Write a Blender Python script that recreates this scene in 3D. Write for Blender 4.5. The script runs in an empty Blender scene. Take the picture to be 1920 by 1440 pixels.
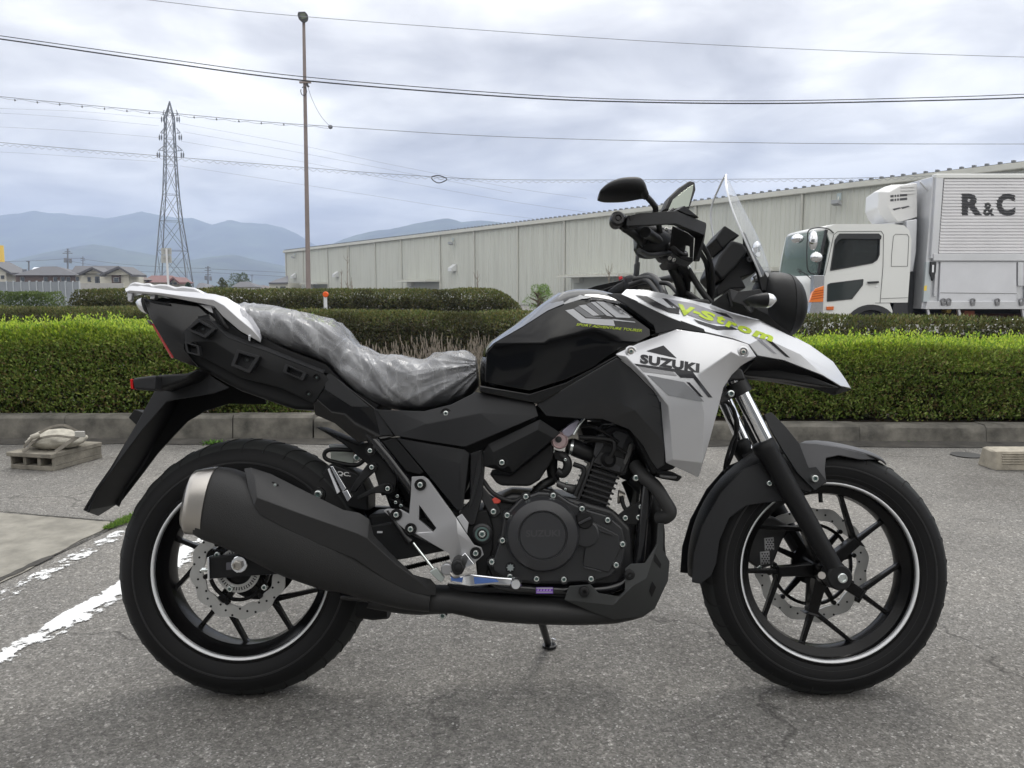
import bpy, bmesh, math, random
import numpy as np
from mathutils import Vector, Matrix, noise
from mathutils.bvhtree import BVHTree
random.seed(7); RNG = np.random.default_rng(7)
SC = bpy.context.scene
R = math.radians
# ---------------------------------------------------------------- camera
FOC = 1450.0; EYE = 0.98; PITCH = math.atan(169/1450.0)
cd = bpy.data.cameras.new('camera'); cam = bpy.data.objects.new('camera', cd)
SC.collection.objects.link(cam); SC.camera = cam
cam.location = (0, 0, EYE); cam.rotation_euler = (math.pi/2-PITCH, 0, 0)
cd.sensor_width = 36; cd.lens = FOC/1920*36; cd.clip_start = .05; cd.clip_end = 20000
# ---------------------------------------------------------------- sky, sun, exposure
world = bpy.data.worlds.new("World"); SC.world = world; world.use_nodes = True
nt = world.node_tree; nt.nodes.clear()
def N(nt, t, **kw):
    n = nt.nodes.new(t)
    for k, v in kw.items():
        if k.startswith('i_'):
            n.inputs[k[2:].replace('_', ' ')].default_value = v
        elif k.startswith('n_'):
            n.inputs[int(k[2:])].default_value = v
        else: setattr(n, k, v)
    return n
def L(nt, a, ao, b, bi): nt.links.new(a.outputs[ao], b.inputs[bi])
def ramp(nt, stops, interp='LINEAR'):
    r = nt.nodes.new('ShaderNodeValToRGB'); e = r.color_ramp.elements
    r.color_ramp.interpolation = interp
    while len(e) < len(stops): e.new(.5)
    for k, (p, c) in enumerate(stops):
        e[k].position = p; e[k].color = (c, c, c, 1) if isinstance(c, (int, float)) else (*c, 1)
    return r
SUN_EL, SUN_ROT = R(58), R(25)
sky = N(nt, 'ShaderNodeTexSky', sky_type='NISHITA', sun_disc=False, sun_elevation=SUN_EL, sun_rotation=SUN_ROT)
b1 = N(nt, 'ShaderNodeBackground', i_Strength=.10); L(nt, sky, 0, b1, 0)
tc = N(nt, 'ShaderNodeTexCoord')
sep = N(nt, 'ShaderNodeSeparateXYZ'); L(nt, tc, 'Generated', sep, 0)
zc = N(nt, 'ShaderNodeMath', operation='MAXIMUM', n_1=0.0); L(nt, sep, 2, zc, 0)
zp = N(nt, 'ShaderNodeMath', operation='ADD', n_1=.16); L(nt, zc, 0, zp, 0)
dx = N(nt, 'ShaderNodeMath', operation='DIVIDE'); L(nt, sep, 0, dx, 0); L(nt, zp, 0, dx, 1)
dy = N(nt, 'ShaderNodeMath', operation='DIVIDE'); L(nt, sep, 1, dy, 0); L(nt, zp, 0, dy, 1)
cmb = N(nt, 'ShaderNodeCombineXYZ', n_2=.37); L(nt, dx, 0, cmb, 0); L(nt, dy, 0, cmb, 1)
n1 = N(nt, 'ShaderNodeTexNoise', i_Scale=1.0, i_Detail=7, i_Roughness=.52, i_Distortion=.35); L(nt, cmb, 0, n1, 'Vector')
n2 = N(nt, 'ShaderNodeTexNoise', i_Scale=2.6, i_Detail=5, i_Roughness=.5, i_Distortion=.6); L(nt, cmb, 0, n2, 'Vector')
mx = N(nt, 'ShaderNodeMath', operation='MULTIPLY_ADD', n_1=.35); L(nt, n2, 0, mx, 0)
m2 = N(nt, 'ShaderNodeMath', operation='MULTIPLY', n_1=.75); L(nt, n1, 0, m2, 0); L(nt, m2, 0, mx, 2)
cr = ramp(nt, [(.39, (.46, .458, .470)), (.48, (.64, .635, .640)), (.56, (.84, .832, .815)), (.66, (1.15, 1.135, 1.09))])
L(nt, mx, 0, cr, 0)
gr = N(nt, 'ShaderNodeMath', operation='MULTIPLY_ADD', n_1=1.35, n_2=.66); L(nt, zc, 0, gr, 0)
vm = N(nt, 'ShaderNodeVectorMath', operation='SCALE'); L(nt, cr, 0, vm, 0); L(nt, gr, 0, vm, 'Scale')
b2 = N(nt, 'ShaderNodeBackground', i_Strength=1.0); L(nt, vm, 0, b2, 0)
ms = N(nt, 'ShaderNodeMixShader', n_0=.96); L(nt, b1, 0, ms, 1); L(nt, b2, 0, ms, 2)
wo = N(nt, 'ShaderNodeOutputWorld'); L(nt, ms, 0, wo, 0)
sd = bpy.data.lights.new('sun', 'SUN'); sd.energy = 1.2; sd.angle = R(18); sd.color = (1, .97, .92)
sun = bpy.data.objects.new('sun', sd); SC.collection.objects.link(sun)
_a = SUN_ROT
_d = Vector((math.sin(_a)*math.cos(SUN_EL), -math.cos(_a)*math.cos(SUN_EL)*-1, math.sin(SUN_EL)))
# sun stands high, slightly right and behind the motorcycle
sun.rotation_euler = _d.to_track_quat('Z', 'Y').to_euler(); sun.location = (0, 0, 30)
SC.view_settings.view_transform = 'Standard'; SC.view_settings.look = 'None'
SC.view_settings.exposure = 0.45; SC.view_settings.gamma = 1; SC.view_settings.use_curve_mapping = False
SC.cycles.max_bounces = 8; SC.cycles.transparent_max_bounces = 24
SC.cycles.volume_bounces = 1
# ---------------------------------------------------------------- projection helpers: photograph pixel -> real place
CAM = Vector((0, 0, EYE))
FW = Vector((0, math.cos(PITCH), -math.sin(PITCH))); DN = Vector((0, -math.sin(PITCH), -math.cos(PITCH)))
def ray(px, py): return FW + Vector((1, 0, 0))*((px-960)/FOC) + DN*((py-720)/FOC)
def W(px, py, Y):
    d = ray(px, py); return CAM + d*(Y/d.y)
def G(px, py, z=0.0):
    d = ray(px, py); return CAM + d*((z-EYE)/d.z)
LEAN = R(10); BO = Vector((0.05, 1.81, 0))
EZ = Vector((0, math.sin(LEAN), math.cos(LEAN))); ES = Vector((0, -math.cos(LEAN), math.sin(LEAN)))
def P(px, py, s=0.0):
    "motorcycle space: point seen at pixel on the plane s metres to the right of its centre plane"
    d = ray(px, py); t = (BO+ES*s-CAM).dot(ES)/d.dot(ES); q = CAM+d*t-BO
    return Vector((q.x, -s, q.dot(EZ)))
def to_bike(v): return Vector((v.x, -v.dot(ES), v.dot(EZ)))
CAMB = to_bike(CAM-BO)
# ---------------------------------------------------------------- objects
ORG = {}
def root(name, loc, label, cat, group=None, rot=None):
    o = bpy.data.objects.new(name, None); SC.collection.objects.link(o)
    o.location = loc; o['label'] = label; o['category'] = cat
    if group: o['group'] = group
    if rot: o.rotation_euler = rot
    o.empty_display_size = .1
    ORG[o.name] = Vector((0, 0, 0)) if rot else Vector(loc)
    return o
def top_of(o):
    while o.parent: o = o.parent
    return o
def link(name, me, parent=None, mat=None):
    o = bpy.data.objects.new(name, me); SC.collection.objects.link(o)
    if parent: o.parent = parent
    if mat: me.materials.clear(); me.materials.append(mat)
    return o
def tag(o, label=None, cat=None, group=None, kind=None):
    for k, v in (('label', label), ('category', cat), ('group', group), ('kind', kind)):
        if v: o[k] = v
    return o
def mk(name, verts, faces, mat, parent=None, smooth=None, bevel=0, seg=2, solid=0, sub=0, fix=True, near=False):
    org = ORG.get(top_of(parent).name, Vector((0, 0, 0))) if parent else Vector((0, 0, 0))
    bm = bmesh.new()
    vs = [bm.verts.new(Vector(v)-org) for v in verts]
    for f in faces:
        try: bm.faces.new([vs[i] for i in f])
        except ValueError: pass
    if fix: bmesh.ops.recalc_face_normals(bm, faces=bm.faces)
    if near:
        bm.normal_update()
        if sum(f.normal.y*f.calc_area() for f in bm.faces) > 0: bmesh.ops.reverse_faces(bm, faces=bm.faces)
    me = bpy.data.meshes.new(name); bm.to_mesh(me); bm.free()
    if smooth is not None:
        me.shade_smooth()
        if smooth < 180: me.set_sharp_from_angle(angle=R(smooth))
    o = link(name, me, parent, mat)
    if sub:
        m = o.modifiers.new('sub', 'SUBSURF'); m.levels = m.render_levels = sub
    if solid:
        m = o.modifiers.new('solid', 'SOLIDIFY'); m.thickness = solid; m.offset = -1
    if bevel:
        m = o.modifiers.new('bevel', 'BEVEL'); m.width = bevel; m.segments = seg; m.limit_method = 'ANGLE'
        m.angle_limit = R(25); m.harden_normals = True; me.shade_smooth()
    return o
def box(name, a, b, mat, parent=None, bevel=0):
    x0, y0, z0 = a; x1, y1, z1 = b
    v = [(x0,y0,z0),(x1,y0,z0),(x1,y1,z0),(x0,y1,z0),(x0,y0,z1),(x1,y0,z1),(x1,y1,z1),(x0,y1,z1)]
    f = [(0,1,2,3),(4,5,6,7),(0,1,5,4),(1,2,6,5),(2,3,7,6),(3,0,4,7)]
    return mk(name, v, f, mat, parent, bevel=bevel)
def boxes_data(bl):
    V, F = [], []
    for (x0,y0,z0),(x1,y1,z1) in bl:
        k = len(V); V += [(x0,y0,z0),(x1,y0,z0),(x1,y1,z0),(x0,y1,z0),(x0,y0,z1),(x1,y0,z1),(x1,y1,z1),(x0,y1,z1)]
        F += [tuple(k+i for i in f) for f in ((0,3,2,1),(4,5,6,7),(0,1,5,4),(1,2,6,5),(2,3,7,6),(3,0,4,7))]
    return V, F
def smoothpath(pts, n=6):
    if len(pts) < 3: return [Vector(p) for p in pts]
    P_ = [Vector(p) for p in pts]; P_ = [P_[0]*2-P_[1]]+P_+[P_[-1]*2-P_[-2]]; out = []
    for i in range(1, len(P_)-2):
        a, b, c, d = P_[i-1:i+3]
        for k in range(n):
            t = k/n
            out.append(.5*((2*b)+(c-a)*t+(2*a-5*b+4*c-d)*t*t+(3*b-a-3*c+d)*t**3))
    out.append(P_[-2]); return out
def tube_data(path, rad, seg=8, cap=True):
    path = [Vector(p) for p in path]; n = len(path); V, F = [], []
    T = [(path[min(i+1, n-1)]-path[max(i-1, 0)]).normalized() for i in range(n)]
    u = T[0].orthogonal().normalized()
    for i in range(n):
        u = (u-T[i]*u.dot(T[i])).normalized(); w = T[i].cross(u)
        r = rad if isinstance(rad, (int, float)) else rad[0]+(rad[-1]-rad[0])*i/(n-1) if len(rad) == 2 else rad[i]
        V += [path[i]+(u*math.cos(a)+w*math.sin(a))*r for a in (2*math.pi*k/seg for k in range(seg))]
    for i in range(n-1):
        for k in range(seg):
            F.append((i*seg+k, i*seg+(k+1) % seg, (i+1)*seg+(k+1) % seg, (i+1)*seg+k))
    if cap: F += [tuple(reversed(range(seg))), tuple((n-1)*seg+k for k in range(seg))]
    return V, F
def tube(name, pts, rad, mat, parent=None, seg=10, n=6, smooth=True):
    path = smoothpath(pts, n) if smooth else pts
    V, F = tube_data(path, rad, seg); return mk(name, V, F, mat, parent, smooth=60)
def lathe_data(c, axis, prof, seg=32, closed=False):
    "prof: (radius, offset along axis)"
    c = Vector(c); ax = Vector(axis).normalized(); u = ax.orthogonal().normalized(); w = ax.cross(u); V, F = [], []
    m = len(prof)
    for k in range(seg):
        a = 2*math.pi*k/seg; d = u*math.cos(a)+w*math.sin(a)
        V += [c+d*r+ax*h for r, h in prof]
    for k in range(seg):
        k2 = (k+1) % seg
        for i in range(m if closed else m-1):
            j = (i+1) % m; F.append((k*m+i, k*m+j, k2*m+j, k2*m+i))
    if not closed:
        F.append(tuple(k*m for k in range(seg))); F.append(tuple(k*m+m-1 for k in range(seg)))
    return V, F
def lathe(name, c, axis, prof, mat, parent=None, seg=32, closed=False, smooth=35, bevel=0):
    V, F = lathe_data(c, axis, prof, seg, closed); return mk(name, V, F, mat, parent, smooth=smooth, bevel=bevel)
def sph(name, c, r, mat, parent=None, sc=(1, 1, 1), sub=3):
    bm = bmesh.new(); bmesh.ops.create_icosphere(bm, subdivisions=sub, radius=1)
    V = [Vector(c)+Vector((v.co.x*r*sc[0], v.co.y*r*sc[1], v.co.z*r*sc[2])) for v in bm.verts]
    F = [tuple(v.index for v in f.verts) for f in bm.faces]; bm.free()
    return mk(name, V, F, mat, parent, smooth=180)
def join(*vf):
    V, F = [], []
    for v, f in vf:
        k = len(V); V += list(v); F += [tuple(i+k for i in q) for q in f]
    return V, F
def quick(name, verts, faces, mat, parent=None, cols=None, smooth=False):
    "big meshes straight from numpy arrays (all faces the same size)"
    org = ORG.get(top_of(parent).name, Vector((0, 0, 0))) if parent else Vector((0, 0, 0))
    v = np.asarray(verts, dtype=np.float32)-np.array(org, dtype=np.float32); f = np.asarray(faces, dtype=np.int32)
    me = bpy.data.meshes.new(name); me.vertices.add(len(v)); me.vertices.foreach_set('co', v.ravel())
    me.loops.add(f.size); me.loops.foreach_set('vertex_index', f.ravel())
    me.polygons.add(len(f)); me.polygons.foreach_set('loop_start', np.arange(len(f))*f.shape[1])
    me.polygons.foreach_set('loop_total', np.full(len(f), f.shape[1]))
    me.update(calc_edges=True)
    if cols is not None:
        a = me.color_attributes.new('tint', 'FLOAT_COLOR', 'POINT')
        a.data.foreach_set('color', np.asarray(cols, dtype=np.float32).ravel())
    if smooth: me.shade_smooth()
    return link(name, me, parent, mat)
# ---------------------------------------------------------------- materials
def mat(name, col, rough=.5, metal=0.0, coat=0.0, bump=0.0, bscale=200.0, var=0.0, vscale=3.0, spec=.5, dirt=None, **kw):
    m = bpy.data.materials.new(name); m.use_nodes = True; nt = m.node_tree; b = nt.nodes['Principled BSDF']
    b.inputs['Base Color'].default_value = (*col, 1); b.inputs['Roughness'].default_value = rough
    b.inputs['Metallic'].default_value = metal; b.inputs['Coat Weight'].default_value = coat
    b.inputs['Coat Roughness'].default_value = .04; b.inputs['Specular IOR Level'].default_value = spec
    for k, v in kw.items(): b.inputs[k.replace('_', ' ')].default_value = v
    t = N(nt, 'ShaderNodeTexCoord')
    if bump:
        n = N(nt, 'ShaderNodeTexNoise', i_Scale=bscale, i_Detail=3); L(nt, t, 'Object', n, 'Vector')
        bp = N(nt, 'ShaderNodeBump', i_Strength=bump, i_Distance=.002); L(nt, n, 0, bp, 'Height'); L(nt, bp, 0, b, 'Normal')
    if var:
        n = N(nt, 'ShaderNodeTexNoise', i_Scale=vscale, i_Detail=6, i_Roughness=.6); L(nt, t, 'Object', n, 'Vector')
        r = ramp(nt, [(.3, tuple(c*(1-var) for c in col)), (.7, tuple(min(1, c*(1+var)) for c in (dirt or col)))])
        L(nt, n, 0, r, 0); L(nt, r, 0, b, 'Base Color')
        r2 = N(nt, 'ShaderNodeMapRange', n_3=max(0, rough-.08), n_4=min(1, rough+.1)); L(nt, n, 0, r2, 0); L(nt, r2, 0, b, 'Roughness')
    return m
# ================================================================ SETTING
def asphalt_mat():
    m = bpy.data.materials.new('asphalt'); m.use_nodes = True; nt = m.node_tree; b = nt.nodes['Principled BSDF']
    t = N(nt, 'ShaderNodeTexCoord')
    v1 = N(nt, 'ShaderNodeTexVoronoi', i_Scale=230.0); L(nt, t, 'Object', v1, 'Vector')
    v2 = N(nt, 'ShaderNodeTexVoronoi', i_Scale=95.0); L(nt, t, 'Object', v2, 'Vector')
    sp = N(nt, 'ShaderNodeSeparateColor'); L(nt, v1, 'Color', sp, 0)
    r1 = ramp(nt, [(0, (.105, .101, .094)), (.35, (.147, .142, .132)), (.7, (.180, .173, .161)), (.93, (.225, .217, .203)), (1, (.36, .35, .335))])
    L(nt, sp, 0, r1, 0)
    sp2 = N(nt, 'ShaderNodeSeparateColor'); L(nt, v2, 'Color', sp2, 0)
    r2 = ramp(nt, [(0, .78), (.6, 1.0), (.95, 1.10), (.985, 1.5)]); L(nt, sp2, 0, r2, 0)
    mu = N(nt, 'ShaderNodeMix', data_type='RGBA', blend_type='MULTIPLY', n_0=1.0); L(nt, r1, 0, mu, 6); L(nt, r2, 0, mu, 7)
    # broad wear and old damp stains
    n1 = N(nt, 'ShaderNodeTexNoise', i_Scale=.9, i_Detail=7, i_Roughness=.62); L(nt, t, 'Object', n1, 'Vector')
    r3 = ramp(nt, [(.32, (.70, .69, .68)), (.5, (.98, .98, .98)), (.68, (1.2, 1.19, 1.17))]); L(nt, n1, 0, r3, 0)
    m3 = N(nt, 'ShaderNodeMix', data_type='RGBA', blend_type='MULTIPLY', n_0=1.0); L(nt, mu, 2, m3, 6); L(nt, r3, 0, m3, 7)
    # cracks: thin lines between large irregular cells
    nd = N(nt, 'ShaderNodeTexNoise', i_Scale=7.0, i_Detail=4); L(nt, t, 'Object', nd, 'Vector')
    ad = N(nt, 'ShaderNodeVectorMath', operation='MULTIPLY_ADD'); L(nt, nd, 'Color', ad, 0)
    ad.inputs[1].default_value = (.22, .22, .0); L(nt, t, 'Object', ad, 2)
    vc = N(nt, 'ShaderNodeTexVoronoi', feature='DISTANCE_TO_EDGE', i_Scale=1.15); L(nt, ad, 0, vc, 'Vector')
    rc = ramp(nt, [(0, .50), (.004, .62), (.0085, 1)]); L(nt, vc, 0, rc, 0)
    nm = N(nt, 'ShaderNodeTexNoise', i_Scale=.55, i_Detail=2); L(nt, t, 'Object', nm, 'Vector')
    rm = ramp(nt, [(.44, 0.0), (.52, .9)]); L(nt, nm, 0, rm, 0)
    m4 = N(nt, 'ShaderNodeMix', data_type='RGBA', blend_type='MULTIPLY'); L(nt, rm, 0, m4, 0); L(nt, m3, 2, m4, 6); L(nt, rc, 0, m4, 7)
    L(nt, m4, 2, b, 'Base Color'); b.inputs['Roughness'].default_value = .88; b.inputs['Specular IOR Level'].default_value = .3
    bp = N(nt, 'ShaderNodeBump', i_Strength=.55, i_Distance=.0025); L(nt, v1, 'Distance', bp, 'Height')
    bp2 = N(nt, 'ShaderNodeBump', i_Strength=.25, i_Distance=.003); L(nt, rc, 0, bp2, 'Height'); L(nt, bp, 0, bp2, 'Normal')
    L(nt, bp2, 0, b, 'Normal'); return m
M_ASPH = asphalt_mat()
def worn_paint():
    m = bpy.data.materials.new('worn_white_paint'); m.use_nodes = True; nt = m.node_tree; b = nt.nodes['Principled BSDF']
    t = N(nt, 'ShaderNodeTexCoord'); b.inputs['Base Color'].default_value = (.72, .73, .73, 1); b.inputs['Roughness'].default_value = .7
    n = N(nt, 'ShaderNodeTexNoise', i_Scale=15.0, i_Detail=9, i_Roughness=.80); L(nt, t, 'Object', n, 'Vector')
    at = N(nt, 'ShaderNodeAttribute', attribute_name='tint')
    ad = N(nt, 'ShaderNodeMath', operation='ADD'); L(nt, n, 0, ad, 0); L(nt, at, 'Fac', ad, 1)
    r = ramp(nt, [(.96, 0.0), (1.02, 1.0)]); L(nt, ad, 0, r, 0)
    L(nt, r, 0, b, 'Alpha'); return m
M_PAINT = worn_paint()
M_CONC = mat('old_concrete', (.27, .255, .225), .9, bump=.6, bscale=90, var=.3, vscale=5, spec=.3)
M_SLAB = mat('beige_concrete', (.225, .215, .187), .92, bump=.9, bscale=140, var=.28, vscale=9, spec=.25)
M_KERB = mat('kerb_concrete', (.095, .092, .082), .92, bump=.8, bscale=70, var=.42, vscale=7, dirt=(.14, .132, .115), spec=.25)
M_SOIL = mat('soil', (.06, .045, .032), .95, bump=1, bscale=60, var=.4, vscale=12)
M_ROAD = mat('road_far', (.14, .135, .13), .9, var=.15, vscale=.3)
# ground: one sheet to the horizon, the road beyond the planters lies 0.23 m lower
ys = [-6, 0, 2, 3.5, 5, 6, 8, 10.6, 12.4, 20, 60, 200, 900, 3000, 9000]
xs = [-9000, -2500, -600, -150, -40, -12, -6, -3, 0, 3, 6, 12, 40, 150, 600, 2500, 9000]
def gz(y): return 0.0 if y <= 10.6 else -.23
V = [(x, y, gz(y)) for y in ys for x in xs]; nx = len(xs)
F = [(j*nx+i, j*nx+i+1, (j+1)*nx+i+1, (j+1)*nx+i) for j in range(len(ys)-1) for i in range(nx-1)]
tag(mk('ground', V, F, M_ASPH), kind='structure')
# worn line markings
def strip(name, a0, a1, b0, b1, m, z, na=60, nb=8, wear=None):
    A0, A1, B0, B1 = [G(*p, z) for p in (a0, a1, b0, b1)]
    V, F, C = [], [], []
    for i in range(na+1):
        for j in range(nb+1):
            u, v = i/na, j/nb; p = A0.lerp(A1, u).lerp(B0.lerp(B1, u), v); V.append(p)
            w = wear(u, v) if wear else 1; C.append((w, w, w, 1))
    for i in range(na):
        for j in range(nb): k = i*(nb+1)+j; F.append((k, k+1, k+nb+2, k+nb+1))
    return quick(name, V, F, m, cols=C)
def edge(v): return min(1, 6*min(v, 1-v))
o = strip('painted_line', (-240, 1352), (470, 944), (-200, 1372), (520, 968), M_PAINT, .004,
          wear=lambda u, v: .34+.29*edge(v)-.06*math.sin(u*19)**2-(.10 if v > .55 else 0)-(.06 if u < .3 else 0)-(.09 if u > .66 else 0))
tag(o, kind='structure')
o = strip('painted_line', (-260, 1235), (330, 935), (-150, 1222), (360, 938), M_PAINT, .004,
          wear=lambda u, v: .25+.24*edge(v)-.09*math.sin(u*23+1)**2)
tag(o, kind='structure')
# light concrete apron, ragged edge
e = [(-700, 955), (-250, 956), (0, 961), (60, 965), (110, 968), (170, 974), (217, 979), (236, 972), (262, 965), (205, 988), (150, 1012), (97, 1043), (60, 1064), (0, 1094), (-200, 1190), (-700, 1400)]
pts = [G(x, y, .004) for x, y in e]; fine = []
for i in range(len(pts)):
    a, b = pts[i], pts[(i+1) % len(pts)]; n = max(1, int((b-a).length/.05)) if i not in (0, 14, 15) else 1
    for k in range(n):
        p = a.lerp(b, k/n); fine.append(p+Vector((random.uniform(-1, 1), random.uniform(-1, 1), 0))*.006)
tag(mk('concrete_apron', fine, [tuple(range(len(fine)))], M_SLAB), kind='structure')
# darker joint strip beside the apron
M_JOINT = mat('dark_joint', (.045, .043, .038), .95, bump=.8, bscale=120, var=.4, vscale=14)
for a, b, w in (((-700, 1402), (97, 1045), 14), ((0, 961.5), (217, 980), 6), ((97, 1045), (262, 967), 5)):
    A, B = G(*a), G(*b); n = 40; V = []
    for k in range(n+1):
        p = A.lerp(B, k/n); q = (B-A).normalized().cross(Vector((0, 0, 1)))*(w*.0012)
        j1, j2 = [random.uniform(.35, 1.2) for _ in range(2)]
        V += [p-q*j1+Vector((0, 0, .006)), p+q*j2+Vector((0, 0, .006))]
    tag(mk('asphalt_joint', V, [(2*k, 2*k+1, 2*k+3, 2*k+2) for k in range(n)], M_JOINT), kind='structure')
# kerb: separate stones
kerb = tag(mk('kerb', *boxes_data([((-9, 5.20, -.05), (9, 5.235, .05))]), M_KERB), kind='structure')
def kline(px): return 5.09 if px < 600 else 5.09-(px-600)/1320*.12
kx = [-900, -420, -160, 112, 430, 583, 770, 980, 1180, 1390, 1620, 1860, 2100, 2500]
for a, b in zip(kx[:-1], kx[1:]):
    h = .172 if b <= 583 else (.15 if b <= 770 else .125)
    big = b in (1390, 1620, 1860, 2100, 2500, 112, 430)
    Ya, Yb = kline(a), kline(b); g = .006 if not big else .0015
    xa, xb = (a-960)/1443*Ya+g, (b-960)/1443*Yb-g
    jz = random.uniform(-.003, .003); n = 10; V = []; F = []
    for k in range(n+1):
        t = k/n; x = xa+(xb-xa)*t; y = Ya+(Yb-Ya)*t; hh = h+jz
        w = [noise.noise(Vector((x*4, q*3, 1)))*.006 for q in range(5)]
        V += [(x, y+w[0], -.04), (x, y+.012+w[1], hh*.55), (x, y+.02+w[2], hh-.018), (x, y+.038, hh+w[3]*.4), (x, y+.15, hh+w[4]*.4), (x, y+.155, -.04)]
        if k:
            q = 6*(k-1); F += [(q+j, q+j+1, q+6+j+1, q+6+j) for j in range(5)]
    F += [(0, 1, 2, 3, 4, 5), tuple(6*n+j for j in range(6))]
    mk('kerb_stone', V, F, M_KERB, kerb, smooth=30)
# debris line and planting bed
V, F = [], []; n = 160
for k in range(n+1):
    x = -9+18*k/n; px = 960+x/5*1443; y = kline(px)
    V += [(x, y-.10-.05*noise.noise(Vector((x*3, 0, 0)))-.015*random.random(), .004), (x, y+.02, .022)]
tag(mk('dirt_strip', V, [(2*k, 2*k+1, 2*k+3, 2*k+2) for k in range(n)], mat('gutter_dirt', (.050, .046, .040), .95, bump=.8, bscale=60, var=.5, vscale=9)), kind='structure')
bed = tag(box('planting_bed', (-9.5, 5.24, -.05), (9.5, 6.15, .10), M_SOIL), kind='structure')
M_PAVE = mat('pavement', (.17, .165, .15), .9, bump=.3, bscale=40, var=.2, vscale=2)
tag(mk('pavement', [(-30, 6.2, .006), (30, 6.2, .006), (30, 10.4, .006), (-30, 10.4, .006)], [(0, 1, 2, 3)], M_PAVE), kind='structure')

# ---------------------------------------------------------------- foliage
def leaf_mat(name, rough=.45, trans=.25):
    m = bpy.data.materials.new(name); m.use_nodes = True; nt = m.node_tree; b = nt.nodes['Principled BSDF']
    at = N(nt, 'ShaderNodeAttribute', attribute_name='tint'); L(nt, at, 'Color', b, 'Base Color')
    b.inputs['Roughness'].default_value = rough; b.inputs['Specular IOR Level'].default_value = .3
    tr = N(nt, 'ShaderNodeBsdfTranslucent'); L(nt, at, 'Color', tr, 0)
    mx = N(nt, 'ShaderNodeMixShader', n_0=trans); L(nt, b, 0, mx, 1); L(nt, tr, 0, mx, 2)
    L(nt, mx, 0, nt.nodes['Material Output'], 0); return m
M_LEAF = leaf_mat('leaf', .42, .38); M_LEAFD = leaf_mat('leaf_dark', .5, .2)
M_TWIG = mat('twig', (.10, .072, .048), .9)
M_TWIGP = mat('twig_pale', (.24, .21, .17), .9)
def leaves(c, d, ln, wd, cols):
    "c centres, d unit directions, both (n,3)"
    n = len(c); rnd = RNG.normal(size=(n, 3)); s = np.cross(d, rnd); s /= np.linalg.norm(s, axis=1)[:, None]+1e-9
    nn = np.cross(d, s); ln = ln[:, None]; wd = wd[:, None]
    a = c; b = c+d*ln*.45+s*wd*.5; t = c+d*ln+nn*ln*.1; e = c+d*ln*.45-s*wd*.5
    V = np.stack([a, b, t, e], 1).reshape(-1, 3); F = np.arange(n*4).reshape(n, 4)
    return V, F, np.repeat(np.concatenate([cols, np.ones((n, 1))], 1), 4, axis=0)
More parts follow.
